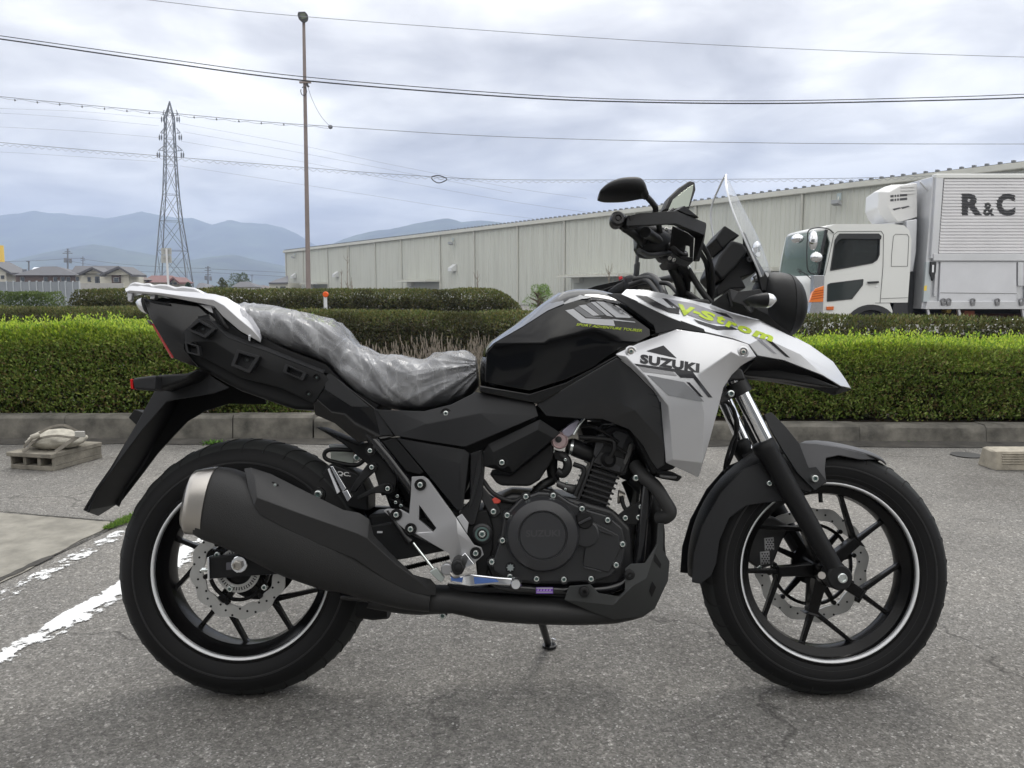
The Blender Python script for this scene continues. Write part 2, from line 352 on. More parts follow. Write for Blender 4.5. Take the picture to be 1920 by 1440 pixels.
def hedge(name, A, B, depth, z0, ztop, nleaf, llen, pal_top, pal_low, parent, shoots=0, open_low=.5, lumps=.05, roundend=(0, 0), mt=None, seed=1):
    A = Vector(A); B = Vector(B); ax = (B-A); Ln = ax.length; ax.normalize(); pr = Vector((-ax.y, ax.x, 0))
    n = nleaf; u = RNG.random(n)*Ln
    # most leaves sit in the outer skin (front, top, back)
    typ = RNG.random(n); v = np.where(typ < .52, RNG.random(n)**2.0*.35, np.where(typ < .85, RNG.random(n), 1-RNG.random(n)**2*.3))
    w = np.where((typ >= .52) & (typ < .85), 1-RNG.random(n)**2*.28, RNG.random(n)**.8)
    zt = np.array([ztop if not callable(ztop) else ztop(x/Ln) for x in u]) if callable(ztop) else np.full(n, ztop)
    lum = np.array([noise.noise(Vector((x*2.3+seed*9, y*2.0, z*2.5))) for x, y, z in zip(u, v*depth, w)])
    lum2 = np.array([noise.noise(Vector((x*7+seed*5, y*7, z*7))) for x, y, z in zip(u, v*depth, w)])
    keep = RNG.random(n) < np.clip((w*1.1+open_low)*(1+1.0*lum2+(.9 if shoots else .2)*lum), .25, 1)
    e0 = np.clip(u/max(roundend[0], 1e-3), 0, 1) if roundend[0] else np.ones(n)
    e1 = np.clip((Ln-u)/max(roundend[1], 1e-3), 0, 1) if roundend[1] else np.ones(n)
    rr = np.sqrt(1-(1-np.minimum(e0, e1))**2+1e-6)
    vv = (v-.5)*depth*(.55+.45*np.minimum(1, .7+w*.5))*rr*(1+.0*lum)+lum*lumps*np.where(v < .5, -1, 1)
    zz = z0+(zt-z0)*w*rr+lum*lumps*.8*(w > .6)
    c = np.stack([A.x+ax.x*u+pr.x*vv, A.y+ax.y*u+pr.y*vv, zz], 1)
    up = np.stack([RNG.normal(size=n)*.6, RNG.normal(size=n)*.6-(.35*(v < .4)), RNG.random(n)*1.1+.1+.7*(w > .85)], 1)
    up /= np.linalg.norm(up, axis=1)[:, None]
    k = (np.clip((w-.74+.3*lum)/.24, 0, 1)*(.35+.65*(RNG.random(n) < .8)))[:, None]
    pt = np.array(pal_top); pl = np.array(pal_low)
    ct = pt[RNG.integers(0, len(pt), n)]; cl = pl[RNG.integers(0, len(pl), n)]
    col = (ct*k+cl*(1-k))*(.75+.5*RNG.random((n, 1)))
    c, up, col = c[keep], up[keep], col[keep]; m = len(c)
    V, F, C = leaves(c, up, llen*(.6+.8*RNG.random(m)), llen*.5*(.7+.6*RNG.random(m)), col)
    Vs, Fs, Cs = [V], [F], [C]; off = len(V)
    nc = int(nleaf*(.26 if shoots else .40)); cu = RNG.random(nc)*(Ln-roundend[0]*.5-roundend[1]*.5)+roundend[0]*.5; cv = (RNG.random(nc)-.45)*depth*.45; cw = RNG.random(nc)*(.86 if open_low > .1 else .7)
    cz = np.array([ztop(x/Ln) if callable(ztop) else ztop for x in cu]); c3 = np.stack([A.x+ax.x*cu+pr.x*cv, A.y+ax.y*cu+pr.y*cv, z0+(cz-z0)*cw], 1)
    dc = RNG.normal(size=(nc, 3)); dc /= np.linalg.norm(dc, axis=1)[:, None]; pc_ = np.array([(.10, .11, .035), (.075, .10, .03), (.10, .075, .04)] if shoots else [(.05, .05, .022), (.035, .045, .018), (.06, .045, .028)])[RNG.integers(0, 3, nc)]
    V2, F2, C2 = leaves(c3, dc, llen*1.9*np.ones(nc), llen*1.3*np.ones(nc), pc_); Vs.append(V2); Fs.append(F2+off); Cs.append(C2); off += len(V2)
    if shoots:
        tot = shoots; su = RNG.random(tot)*Ln; sv = (RNG.random(tot)-.5)*depth*.95
        for i in range(tot):
            z1 = (ztop(su[i]/Ln) if callable(ztop) else ztop)-.02; hh = RNG.random()**2.2*.085+.012+.02*noise.noise(Vector((su[i]*5, sv[i]*3, seed)))
            base = np.array([A.x+ax.x*su[i]+pr.x*sv[i], A.y+ax.y*su[i]+pr.y*sv[i], z1])
            q = 8; cc = np.repeat(base[None], q, 0)+np.stack([RNG.normal(size=q)*.007, RNG.normal(size=q)*.007, np.linspace(0, hh, q)], 1)
            dd = np.stack([RNG.normal(size=q)*.5, RNG.normal(size=q)*.5, np.full(q, 1.0)], 1); dd /= np.linalg.norm(dd, axis=1)[:, None]
            cl_ = pt[RNG.integers(0, len(pt), q)]*(.9+.35*RNG.random((q, 1)))
            V2, F2, C2 = leaves(cc, dd, llen*(.7+.5*RNG.random(q)), llen*.45*np.ones(q), cl_)
            Vs.append(V2); Fs.append(F2+off); Cs.append(C2); off += len(V2)
    fo = quick('foliage', np.concatenate(Vs), np.concatenate(Fs), mt or M_LEAF, parent, np.concatenate(Cs))
    # branching stems
    VF = []; rs = random.Random(seed); ns = int(Ln/ (.09 if z0 < .3 and llen < .03 else .14))
    for i in range(ns):
        x = rs.random()*Ln; y = (rs.random()-.5)*depth*.6; zt_ = (ztop(x/Ln) if callable(ztop) else ztop)
        b0 = A+ax*x+pr*y; b0.z = z0-.03
        for j in range(4):
            hx = x+rs.gauss(0, .12); hy = y+rs.gauss(0, .10)
            b1_ = A+ax*min(max(hx, 0), Ln)+pr*hy; b1_.z = z0+(zt_-z0)*rs.uniform(.6, .93)
            mid = b0.lerp(b1_, .5)+Vector((rs.gauss(0, .02), rs.gauss(0, .02), 0)); mid.z -= .03
            VF.append(tube_data([b0, mid, b1_], (.0035 if llen < .03 else .007, .0012), 3, False))
    V, F = join(*VF); tag(quick('stems', [tuple(v) for v in V], F, M_TWIG, parent), kind='stuff')
    return fo
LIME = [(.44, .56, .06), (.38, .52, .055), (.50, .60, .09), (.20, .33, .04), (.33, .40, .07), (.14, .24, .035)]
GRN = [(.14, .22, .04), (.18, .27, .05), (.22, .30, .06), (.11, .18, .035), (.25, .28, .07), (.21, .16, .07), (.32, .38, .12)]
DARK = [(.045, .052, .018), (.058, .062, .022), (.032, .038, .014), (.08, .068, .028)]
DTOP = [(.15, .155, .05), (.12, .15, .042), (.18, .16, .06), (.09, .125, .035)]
h = root('hedge', (-2.9, 5.55, .1), 'bright green clipped hedge with lime new shoots behind the rear of the motorcycle', 'hedge', 'clipped hedges')
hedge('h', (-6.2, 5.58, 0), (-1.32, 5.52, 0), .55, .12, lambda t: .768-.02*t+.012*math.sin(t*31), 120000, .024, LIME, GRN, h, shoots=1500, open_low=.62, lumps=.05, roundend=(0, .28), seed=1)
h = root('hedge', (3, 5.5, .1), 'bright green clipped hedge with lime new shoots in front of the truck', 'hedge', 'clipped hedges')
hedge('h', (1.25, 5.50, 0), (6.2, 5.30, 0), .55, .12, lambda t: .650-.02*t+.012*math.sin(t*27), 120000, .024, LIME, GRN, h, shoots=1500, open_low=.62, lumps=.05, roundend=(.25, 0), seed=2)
h = root('hedge', (0, 9.5, 0), 'long dark olive hedge right behind the two bright green hedges', 'hedge', 'clipped hedges')
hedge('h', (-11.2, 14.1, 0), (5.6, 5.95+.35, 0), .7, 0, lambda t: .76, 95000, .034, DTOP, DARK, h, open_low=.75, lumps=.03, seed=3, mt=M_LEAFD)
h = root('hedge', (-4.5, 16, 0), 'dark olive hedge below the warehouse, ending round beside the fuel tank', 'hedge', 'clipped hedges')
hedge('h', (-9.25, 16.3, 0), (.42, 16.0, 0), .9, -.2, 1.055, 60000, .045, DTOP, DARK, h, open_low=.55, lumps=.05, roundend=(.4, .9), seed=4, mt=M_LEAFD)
h = root('hedge', (-11.5, 17.5, 0), 'short sparse green hedge in front of the grey metal fence', 'hedge', 'clipped hedges')
hedge('h', (-12.1, 18, 0), (-10.35, 18, 0), .7, -.2, .99, 9000, .05, [(.13, .17, .05), (.10, .15, .04)], [(.05, .08, .025), (.06, .09, .03)], h, open_low=.0, lumps=.08, roundend=(.5, .3), seed=5, mt=M_LEAFD)
h = root('hedge', (1.6, 14, 0), 'thin leafless hedge end seen just behind the fuel tank', 'hedge', 'clipped hedges')
hedge('h', (.45, 14.6, 0), (2.2, 14.3, 0), .7, -.2, .80, 4500, .04, DTOP, [(.09, .085, .04), (.12, .10, .05)], h, open_low=.1, lumps=.08, roundend=(.2, .3), seed=6, mt=M_LEAFD)
# dry lavender
M_LAV = mat('dry_lavender', (.25, .215, .175), .95); M_LAVG = mat('lavender_leaf', (.14, .145, .10), .95)
def lavender(cx, cy, hh, n, seed, label):
    rs = random.Random(seed); r = root('lavender_bush', (cx, cy, 0), label, 'plant', 'dry lavender bushes'); A_, B_ = [], []
    for i in range(n):
        a = rs.random()*6.28; q = rs.random()**.6*.36; b = Vector((cx+q*.35*math.cos(a), cy+q*.35*math.sin(a), .02))
        t = b+Vector((q*math.cos(a)*.9+rs.gauss(0, .03), q*math.sin(a)*.9, hh*rs.uniform(.55, 1.08)))
        A_.append(tube_data([b, b.lerp(t, .5)+Vector((0, 0, .02)), t], (.0028, .0018), 3, False))
        h0 = rs.uniform(.03, .055); A_.append(tube_data([t, t+Vector((0, 0, h0*.3)), t+Vector((rs.gauss(0, .003), 0, h0))], [.0035, .0055, .0025], 4, False))
    V, F = join(*A_); quick('flower_stems', [tuple(v) for v in V], F, M_LAV, r)
    m = n*6; c = np.stack([cx+RNG.normal(size=m)*.17, cy+RNG.normal(size=m)*.15, RNG.random(m)**1.3*hh*.62+.03], 1)
    d = np.stack([RNG.normal(size=m)*.4, RNG.normal(size=m)*.4, np.ones(m)], 1); d /= np.linalg.norm(d, axis=1)[:, None]
    cols = np.array([(.15, .155, .11), (.19, .18, .13), (.10, .11, .07)])[RNG.integers(0, 3, m)]
    V, F, C = leaves(c, d, .05+.03*RNG.random(m), np.full(m, .008), cols); quick('foliage', V, F, M_LEAFD, r, C)
lav = [(660, .50, 'leftmost dry lavender bush above the crumpled seat cover'), (725, .44, 'dry lavender bush above the dip of the seat'),
       (780, .47, 'dry lavender bush in the middle of the row behind the seat'), (835, .56, 'tallest dry lavender bush above the front of the seat'),
       (893, .50, 'dry lavender bush touching the rear edge of the fuel tank'), (950, .48, 'rightmost dry lavender bush, mostly hidden by the fuel tank')]
for i, (px, hh, lb) in enumerate(lav): lavender((px-960)/1443*6.6, 6.6+.1*(i % 2), hh, 120, 20+i, lb)
# weeds
def weed(p, n, r, hgt, label, seed, cols=((.09, .2, .03), (.12, .24, .04), (.07, .15, .03))):
    ro = root('weed', p, label, 'weed', 'weeds in the asphalt joints'); rg = np.random.default_rng(seed)
    c = np.stack([p[0]+rg.normal(size=n)*r, p[1]+rg.normal(size=n)*r*.6, p[2]+rg.random(n)*hgt*.4], 1)
    d = np.stack([rg.normal(size=n)*.8, rg.normal(size=n)*.8, rg.random(n)*.9+.2], 1); d /= np.linalg.norm(d, axis=1)[:, None]
    V, F, C = leaves(c, d, hgt*(.4+.6*rg.random(n)), hgt*.3*np.ones(n), np.array(cols)[rg.integers(0, len(cols), n)])
    quick('leaves', V, F, M_LEAF, ro, C)
weed(tuple(G(400, 833)), 90, .035, .035, 'small green weed at the foot of the kerb left of the rear tyre', 1)
weed(tuple(G(525, 824)), 40, .03, .03, 'sparse weed at the kerb joint above the rear tyre', 2, ((.2, .22, .05), (.1, .14, .04)))
weed(tuple(G(1702, 831)), 40, .04, .03, 'small weed at the kerb right of the front fender', 3)
weed(tuple(G(1350, 826)), 40, .03, .03, 'yellowish weed at the kerb left of the front fork', 4, ((.3, .3, .05), (.16, .2, .05)))
weed(tuple(G(1855, 829)), 30, .03, .025, 'tiny weed at the kerb above the striped concrete block', 5)
# moss / grass grown into the joint of the apron
n = 1500; u = RNG.random(n)**.8; A, B = G(200, 992, .006), G(262, 966, .006)
c = np.array([A.lerp(B, t)[:] for t in u])+RNG.normal(size=(n, 3))*np.array([.018, .014, 0])*(.35+u[:, None]); c[:, 2] = .006
d = np.stack([RNG.normal(size=n)*.6, RNG.normal(size=n)*.6, np.ones(n)], 1); d /= np.linalg.norm(d, axis=1)[:, None]
V, F, C = leaves(c, d, .008+.012*RNG.random(n), np.full(n, .005), np.array([(.13, .24, .04), (.18, .28, .05), (.09, .16, .04)])[RNG.integers(0, 3, n)])
tag(quick('moss', V, F, M_LEAF, None, C), 'bright green moss and grass in the apron joint beside the rear tyre', 'moss', kind='stuff')
# loose pale stones on the asphalt
n = 260; px = RNG.random(n)*2100-90; py = 860+RNG.random(n)**.7*600; VF = []
for a, b in zip(px, py):
    p = G(a, b); r = RNG.uniform(.001, .0032)
    VF.append(lathe_data(p+Vector((0, 0, r*.2)), (RNG.normal(), RNG.normal(), 3), [(r*.8, -r*.4), (r*1.2, 0), (r*.6, r*.4)], 6))
V, F = join(*VF)
tag(mk('gravel', V, F, mat('pale_stone', (.36, .355, .34), .85)), 'loose pale grit scattered over the asphalt', 'gravel', kind='stuff')
# ================================================================ CONCRETE BLOCKS
def hollow_block():
    r = root('concrete_block', tuple(G(95, 870)), 'weathered grey hollow concrete block lying on the asphalt under a strapped weight', 'concrete block')
    a, b, c = G(20, 879), G(100, 884), G(178, 858)      # front-left, front-right, back-right on the ground
    ex = (b-a).normalized(); ey = (c-b); ey = (ey-ex*ey.dot(ex)).normalized(); ez = Vector((0, 0, 1))
    Lx = (b-a).length; Ly = (c-b).length*1.0; Hh = .098
    def q(x, y, z): return a+ex*x+ey*y+ez*z
    def bx(x0, x1, y0, y1, z0, z1):
        V = [q(x, y, z) for z in (z0, z1) for x, y in ((x0, y0), (x1, y0), (x1, y1), (x0, y1))]
        return V, [(0,3,2,1),(4,5,6,7),(0,1,5,4),(1,2,6,5),(2,3,7,6),(3,0,4,7)]
    L_ = [bx(0, Lx, 0, Ly, 0, .026), bx(-.012, Lx+.004, -.012, Ly, Hh-.024, Hh)]
    w = Lx/3
    for k in range(4): L_.append(bx(max(0, k*w-.011 if k else .0), (k*w+.011 if k < 3 else Lx), .002, Ly-.002, .0255, Hh-.0235))
    L_.append(bx(.01, Lx-.01, Ly*.55, Ly*.6, .026, Hh-.024))
    V, F = join(*L_); o = mk('block', V, F, mat('grey_block', (.20, .185, .155), .95, bump=1, bscale=110, var=.35, vscale=14, spec=.2), r, bevel=.004)
    return q, Lx, Ly, Hh
q, BLx, BLy, BH = hollow_block()
M_BAG = mat('weathered_canvas', (.36, .34, .29), .95, bump=.5, bscale=300, var=.3, vscale=20)
M_STRAP = mat('grey_strap', (.17, .155, .13), .9, var=.3, vscale=30)
r = root('strapped_weight', q(BLx*.5, BLy*.5, BH)[:], 'pale rounded weight bound with grey belts, lying on the hollow block', 'weight bag')
c = q(BLx*.60, BLy*.42, BH+.048); VV = []
bm = bmesh.new(); bmesh.ops.create_icosphere(bm, subdivisions=4, radius=1)
for v in bm.verts:
    p = v.co.copy(); s = noise.noise(p*2.2)*.10
    z = max(p.z, -.75); e = abs(z)**1.3*(1 if z > 0 else -1)
    VV.append(c+Vector((p.x*.165*(1+s), p.y*.11*(1+s), e*.062*(1+s)+.012*math.sin(p.x*9)*(p.z > .1)*.3)))
F = [tuple(v.index for v in f.verts) for f in bm.faces]; bm.free()
mk('bag', VV, F, M_BAG, r, smooth=180)
def belt(pts, w, name='belt'):
    pth = smoothpath(pts, 8); V = []; F = []
    for i, p in enumerate(pth):
        t = (pth[min(i+1, len(pth)-1)]-pth[max(i-1, 0)]).normalized(); sd = t.cross(Vector((0, -1, .5))).normalized()*w*.5
        V += [p-sd, p+sd]
        if i: F.append((2*i-2, 2*i-1, 2*i+1, 2*i))
    mk(name, V, F, M_STRAP, r, solid=.004)
def bp(px, py, dy=0): return W(px, py, c.y-.11+dy)
belt([bp(44, 838), bp(62, 820, -.005), bp(90, 803, -.01), bp(118, 797, -.01), bp(140, 806), bp(158, 815)], .014)
belt([bp(55, 836, .01), bp(75, 822, -.02), bp(105, 817, -.03), bp(135, 820, -.02), bp(160, 815)], .012)
belt([bp(146, 818, -.02), bp(125, 832, -.04), bp(104, 847, -.06)], .022)
belt([bp(60, 830, -.02), bp(48, 845, -.04), bp(42, 846, -.04)], .010)
mk('buckle', *boxes_data([(tuple(bp(140, 820, -.03)), tuple(bp(160, 808, -.015)))]), mat('buckle_steel', (.5, .49, .46), .5, metal=.7), r, bevel=.003)
lathe('strap_roll', bp(66, 818, -.03), (1, .4, .3), [(.002, -.022), (.014, -.022), (.016, 0), (.014, .022), (.002, .022)], M_BAG, r, seg=14)
# wheel stop on the right
r = root('wheel_stop', tuple(G(1900, 880)), 'pale ribbed concrete wheel stop at the right edge beside the kerb', 'wheel stop')
a = G(1848, 876); b = G(1868, 882); yb = a.y+.16
M_WS = mat('pale_concrete', (.33, .30, .245), .9, bump=.8, bscale=120, var=.25, vscale=18)
x0, x1 = b.x, b.x+.62; y0 = b.y
sec = [(0, 0), (-.0, .03), (.012, .105), (.11, .115), (.15, .0)]
V = [(x, y0+y, z) for x in (x0, x1) for y, z in sec]; V2 = [(a.x, y0+y*.85+.03, z*.93) for y, z in sec]
V = V2+V; F = [tuple(range(5))[::-1], (10, 11, 12, 13, 14)]
for g in (0, 5):
    for j in range(5): k = (j+1) % 5; F.append((g+j, g+k, g+5+k, g+5+j))
mk('block', V, F, M_WS, r, bevel=.004)
for k in range(5):
    z0 = .036+k*.0135
    box('rib', (x0+.03, y0-.004+.0022*k, z0), (x1-.02, y0+.02, z0+.0065), M_WS, r, bevel=.0015)
# flat dark patch / cover
lathe('manhole_patch', G(1812, 853, .004), (0, 0, 1), [(.001, 0), (.085, 0), (.088, .002), (.001, .002)], mat('dark_patch', (.05, .05, .05), .8, var=.3), None, seg=20)['kind'] = 'structure'
# ================================================================ WAREHOUSE
ZT = 9.0
def at_z(px, py, z): d = ray(px, py); return CAM+d*((z-EYE)/d.z)
WA, WB = at_z(1920, 303, ZT), at_z(535, 469.5, ZT)
WD = (WB-WA); WD.z = 0; WLn = WD.length; WD.normalize(); WN = Vector((-WD.y, WD.x, 0))
if WN.dot(CAM-WA) < 0: WN = -WN
def wall(px, py, off=0.0):
    d = ray(px, py); o = WA+WN*off; t = (o-CAM).dot(WN)/d.dot(WN); return CAM+d*t
def wpar(px): p = wall(px, 551); return (p-WA).dot(WD)
M_WALL = mat('cream_steel_cladding', (.50, .51, .43), .55, var=.06, vscale=.15, spec=.4)
nt = M_WALL.node_tree; b = nt.nodes['Principled BSDF']; t = N(nt, 'ShaderNodeTexCoord'); mp0 = N(nt, 'ShaderNodeMapping'); mp0.inputs['Scale'].default_value = (1.6, 1.6, .10); L(nt, t, 'Object', mp0, 0)
n0 = N(nt, 'ShaderNodeTexNoise', i_Scale=1.3, i_Detail=7, i_Roughness=.68); L(nt, mp0, 0, n0, 'Vector'); r0 = ramp(nt, [(.34, (.47, .475, .42)), (.50, (.53, .54, .48)), (.70, (.56, .57, .51))]); L(nt, n0, 0, r0, 0); L(nt, r0, 0, b, 'Base Color')
M_WTRIM = mat('cream_trim', (.56, .56, .50), .5, var=.08, vscale=.4)
M_DARKV = mat('dark_gap', (.03, .03, .03), .8)
wh = root('warehouse', (WA.x, WA.y, -.23), 'long cream corrugated steel warehouse running into the distance behind the hedges', 'warehouse')
def wp(t, off, z): v = WA+WD*t+WN*off; return (v.x, v.y, z)
pipes = [2560, 2280, 2070, 1911, 1498, 1302, 1190, 1059, 972, 891, 827, 755, 706, 657, 617, 571, 539]
ts = [wpar(p) for p in pipes]; ts[-1] = min(ts[-1], WLn)
ts_all = [-25]+ts
for a, b in zip(ts_all[:-1], ts_all[1:]):
    pitch = .42; n = max(2, int((b-a)/pitch)); V, F = [], []
    for k in range(n):
        t0 = a+(b-a)*k/n; w = (b-a)/n
        for q_, off in ((0, 0), (.40*w, 0), (.47*w, .045), (.62*w, .045), (.69*w, 0)): V += [wp(t0+q_, off, -.23), wp(t0+q_, off, ZT-.25)]
    V += [wp(b, 0, -.23), wp(b, 0, ZT-.25)]; m = len(V)//2
    F = [(2*i, 2*i+1, 2*i+3, 2*i+2) for i in range(m-1)]
    mk('wall_panel', V, F, M_WALL, wh)
V = [wp(WLn+.1, 0, -.23), wp(WLn+.1, -45, -.23), wp(WLn+.1, -45, ZT), wp(WLn+.1, 0, ZT-.2)]; mk('end_wall', V, [(0, 1, 2, 3)], M_WALL, wh)
V = [wp(-25, .35, ZT-.02), wp(WLn+.3, .35, ZT-.02), wp(WLn+.3, -45, ZT+.5), wp(-25, -45, ZT+.5)]; mk('roof', V, [(0, 1, 2, 3)], mat('roof_steel', (.40, .42, .42), .4, metal=.4), wh)
V = []
for t in (-25, WLn+.3): V += [wp(t, o, z) for o, z in ((.05, ZT-.45), (.35, ZT-.45), (.38, ZT-.40), (.38, ZT-.08), (.30, ZT-.03), (.05, ZT-.03))]
mk('gutter', V, [(i, (i+1) % 6, 6+(i+1) % 6, 6+i) for i in range(6)]+[(0, 1, 2, 3, 4, 5), (6, 7, 8, 9, 10, 11)], M_WTRIM, wh)
L_ = []; t = -25
VF = []
while t < WLn:
    VF.append(boxes_data([((-.09, -.28, 0), (.09, .0, .13))])); v = [Vector(wp(t, .33, ZT-.015))+WD*p[0]+WN*p[1]+Vector((0, 0, p[2])) for p in VF[-1][0]]
    VF[-1] = (v, VF[-1][1]); t += .75
V, F = join(*VF); tag(mk('roof_rib_ends', V, F, mat('rib_dark', (.17, .18, .19), .6), wh), kind='stuff')
for t in ts:
    V, F = tube_data([wp(t, .13, -.2), wp(t, .13, ZT-.6), wp(t, .2, ZT-.42)], .11, 8); mk('downpipe', V, F, M_WTRIM, wh, smooth=50)
    VF = []
    for z in (1.2, 2.9, 4.6, 6.3, 7.9):
        VF.append(lathe_data(wp(t, .13, z), (0, 0, 1), [(.11, -.05), (.135, -.05), (.135, .05), (.11, .05)], 8))
    V, F = join(*VF); tag(mk('pipe_collars', V, F, M_WTRIM, wh), kind='stuff')
def canopy(p0, y0, p1, y1, out=2.2):
    a, b = wall(p0, y0, out), wall(p1, y1, 0); ta = (wall(p0, y0, 0)-WA).dot(WD); tb = (b-WA).dot(WD); z = b.z
    ta = (a-WA).dot(WD)
    lo, hi = min(ta, tb), max(ta, tb)
    V = [wp(t, o, zz) for t in (lo, hi) for o, zz in ((0.05, z), (out, z-.05), (out, z-.22), (.05, z-.22))]
    c = mk('canopy', V, [(0,1,2,3),(4,5,6,7),(0,1,5,4),(1,2,6,5),(2,3,7,6),(3,0,4,7)], M_WTRIM, wh)
    V = [wp(t, .03+.02, zz) for t in (lo+.4, hi-.4) for zz in (-.2, z-.25)]
    mk('shutter', [V[0], V[1], V[3], V[2]], [(0, 1, 2, 3)], mat('shutter_grey', (.36, .37, .33), .6, var=.05), c)
    VF = []; t = lo+.2
    while t < hi:
        v, f = boxes_data([((-.05, -.05, 0), (.05, out-.05, .09))]); VF.append(([Vector(wp(t, 0, z-.02))+WD*p[0]+WN*p[1]+Vector((0, 0, p[2])) for p in v], f)); t += .45
    V, F = join(*VF); tag(mk('canopy_ribs', V, F, M_WTRIM, c), kind='stuff')
    v, f = boxes_data([((-.6, 0, -.5), (.6, .5, 0))]); mk('canopy_bracket', [Vector(wp(hi-1.2, .05, z-.23))+WD*p[0]+WN*p[1]+Vector((0, 0, p[2])) for p in v], f, M_WTRIM, c)
canopy(561, 531.5, 617, 530.5); canopy(739, 526.5, 826, 525); canopy(1042, 519, 1190, 514); canopy(1290, 512, 1480, 503)
def lampw(px, py):
    p = wall(px, py, .1); s = .55*(px/1100+.45)
    v, f = boxes_data([((-.3, .35, -.16), (.3, .8, .10))]); o = mk('floodlight', [p+(WD*q[0]+WN*q[1]+Vector((0, 0, q[2]+q[1]*.3)))*1 for q in v], f, mat('lamp_grey', (.33, .34, .34), .5), wh)
    V, F = tube_data([p, p+WN*.45+Vector((0, 0, .1)), p+WN*.3+Vector((0, 0, .6))], .05, 6); mk('lamp_arm', V, F, M_WTRIM, o)
    v, f = boxes_data([((-.16, .2, .35), (.16, .3, .85))]); mk('lamp_box', [p+WD*q[0]+WN*q[1]+Vector((0, 0, q[2])) for q in v], f, mat('lamp_box_grey', (.36, .42, .42), .5), o)
for p in ((555, 484), (852, 459), (1576, 385)): lampw(*p)
def hood(px, py):
    p = wall(px, py, 0); V = [(-.45, .05, .45), (.45, .05, .45), (.45, .8, -.05), (-.45, .8, -.05), (-.45, .8, -.45), (.45, .8, -.45), (-.45, .05, -.45), (.45, .05, -.45)]
    mk('vent_hood', [p+WD*a+WN*b+Vector((0, 0, c)) for a, b, c in V], [(0,1,2,3),(2,3,4,5),(4,5,7,6),(0,3,4,6),(1,2,5,7)], mat('vent_pale', (.62, .63, .62), .4), wh)
for p in ((554, 517), (633.5, 514), (853, 502)): hood(*p)
# ================================================================ LAMP POST AND CABLES
M_POLE = mat('brown_paint', (.21, .172, .158), .6, var=.12, vscale=1.5)
M_WIRE = mat('black_cable', (.035, .037, .04), .7); M_WIREL = mat('grey_conductor', (.17, .18, .20), .6)
PY = 36.0; pt, pb = W(569.5, 40, PY), W(578, 560, PY)
lp = root('lamp_post', (pb.x, PY, -.23), 'tall slim brown steel lamp post with a single floodlight head', 'lamp post')
V, F = tube_data([(pb.x, PY, -.23), tuple(pt)], (.118, .066), 14); mk('pole', V, F, M_POLE, lp, smooth=60)
hc = W(567.5, 33, PY); M_HEAD = mat('lamp_head_dark', (.04, .042, .04), .5)
prof = [(557.5, 28), (559, 22), (572, 21.5), (577, 27), (578.5, 34), (577, 40), (572, 43), (566, 42), (560, 36)]
V = [W(x, y, PY-.22) for x, y in prof]+[W(567+(x-567)*.8, 32+(y-32)*.8, PY+.35) for x, y in prof]; n = len(prof)
hd = mk('lamp_head', V, [tuple(range(n)), tuple(range(n, 2*n))]+[(i, (i+1) % n, n+(i+1) % n, n+i) for i in range(n)], M_HEAD, lp, bevel=.03)
V = [W(x, y, PY-.24) for x, y in ((562, 26), (571, 24.5), (575, 34), (566, 36))]; mk('lens', V, [(0, 1, 2, 3)], mat('lamp_glass', (.12, .14, .10), .15), hd)
c = W(572.5, 154.5, PY-.12); box('bracket', (c.x-.26, c.y-.05, c.z-.04), (c.x+.26, c.y+.03, c.z+.04), M_POLE, lp)
V = [W(570+5.5*math.cos(a)-.5, 171+8*math.sin(a), PY-.15) for a in np.linspace(-2.2, 3.6, 22)]; tube('cable_loop', V, .018, M_WIRE, lp, n=2, seg=5)
V, F = tube_data([W(576, 158, PY-.1), W(577, 161, PY-.2), W(579, 163, PY-.2)], .05, 6); mk('clamp', V, F, M_WIRE, lp)
def cable(pts, Y, r, label, group=None, m=None, name='overhead_cable', n=8):
    V = [W(x, y, Y) for x, y in pts]; path = smoothpath(V, n); vv, ff = tube_data(path, r, 5); o = mk(name, vv, ff, m or M_WIRE)
    tag(o, label, 'cable', group); return o
cable([(-300, 25), (0, 67), (300, 109), (570, 144), (960, 176), (1200, 187), (1440, 189), (1680, 184.5), (1920, 176.5), (2200, 160)], 24, .012, 'upper of the two thick dark cables sagging across the whole sky')
cable([(-300, 32), (0, 73), (300, 116), (570, 151), (960, 182), (1200, 191.5), (1440, 194), (1680, 190), (1920, 183), (2200, 167)], 24, .020, 'lower and thicker of the two dark cables sagging across the whole sky')
cable([(-200, -60), (280, 0), (570, 31), (1100, 70), (1500, 92), (1920, 107), (2200, 112)], 30, .010, 'thin topmost cable crossing behind the lamp head', m=M_WIREL)
o = cable([(-200, 158), (0, 181), (310, 211), (470, 226), (620, 237), (960, 257), (1440, 268), (1920, 270), (2200, 268)], 34, .012, 'cable with small hangers crossing just below the pylon tip', m=M_WIREL)
VF = []
for k in range(14):
    x = 8+k*42; 
    if x > 560: break
    y = np.interp(x, [0, 310, 470, 620], [185, 215, 229, 239]); p = W(x+20, y+2, 34); VF.append(lathe_data(p, (0, 0, 1), [(.01, -.05), (.04, 0), (.01, .05)], 6))
lo = [W(x, np.interp(x, [0, 310, 470, 620], [182, 213, 228, 238])+3.0*abs(math.sin(x/13.4)), 34) for x in range(-60, 621, 7)]
VF.append(tube_data(lo, .008, 4)); V, F = join(*VF); mk('hangers', V, F, M_WIREL, o)
o = cable([(577, 162), (585, 186), (600, 215), (619, 238)], PY-.3, .010, 'thin slack wire dropping from the lamp post to the hanger cable', m=M_WIREL, n=5)
V, F = lathe_data(W(619.5, 238, PY-.3), (0, 1, .3), [(.03, -.08), (.10, -.02), (.10, .03), (.02, .08)], 8); mk('wire_clamp', V, F, M_WIREL, o)
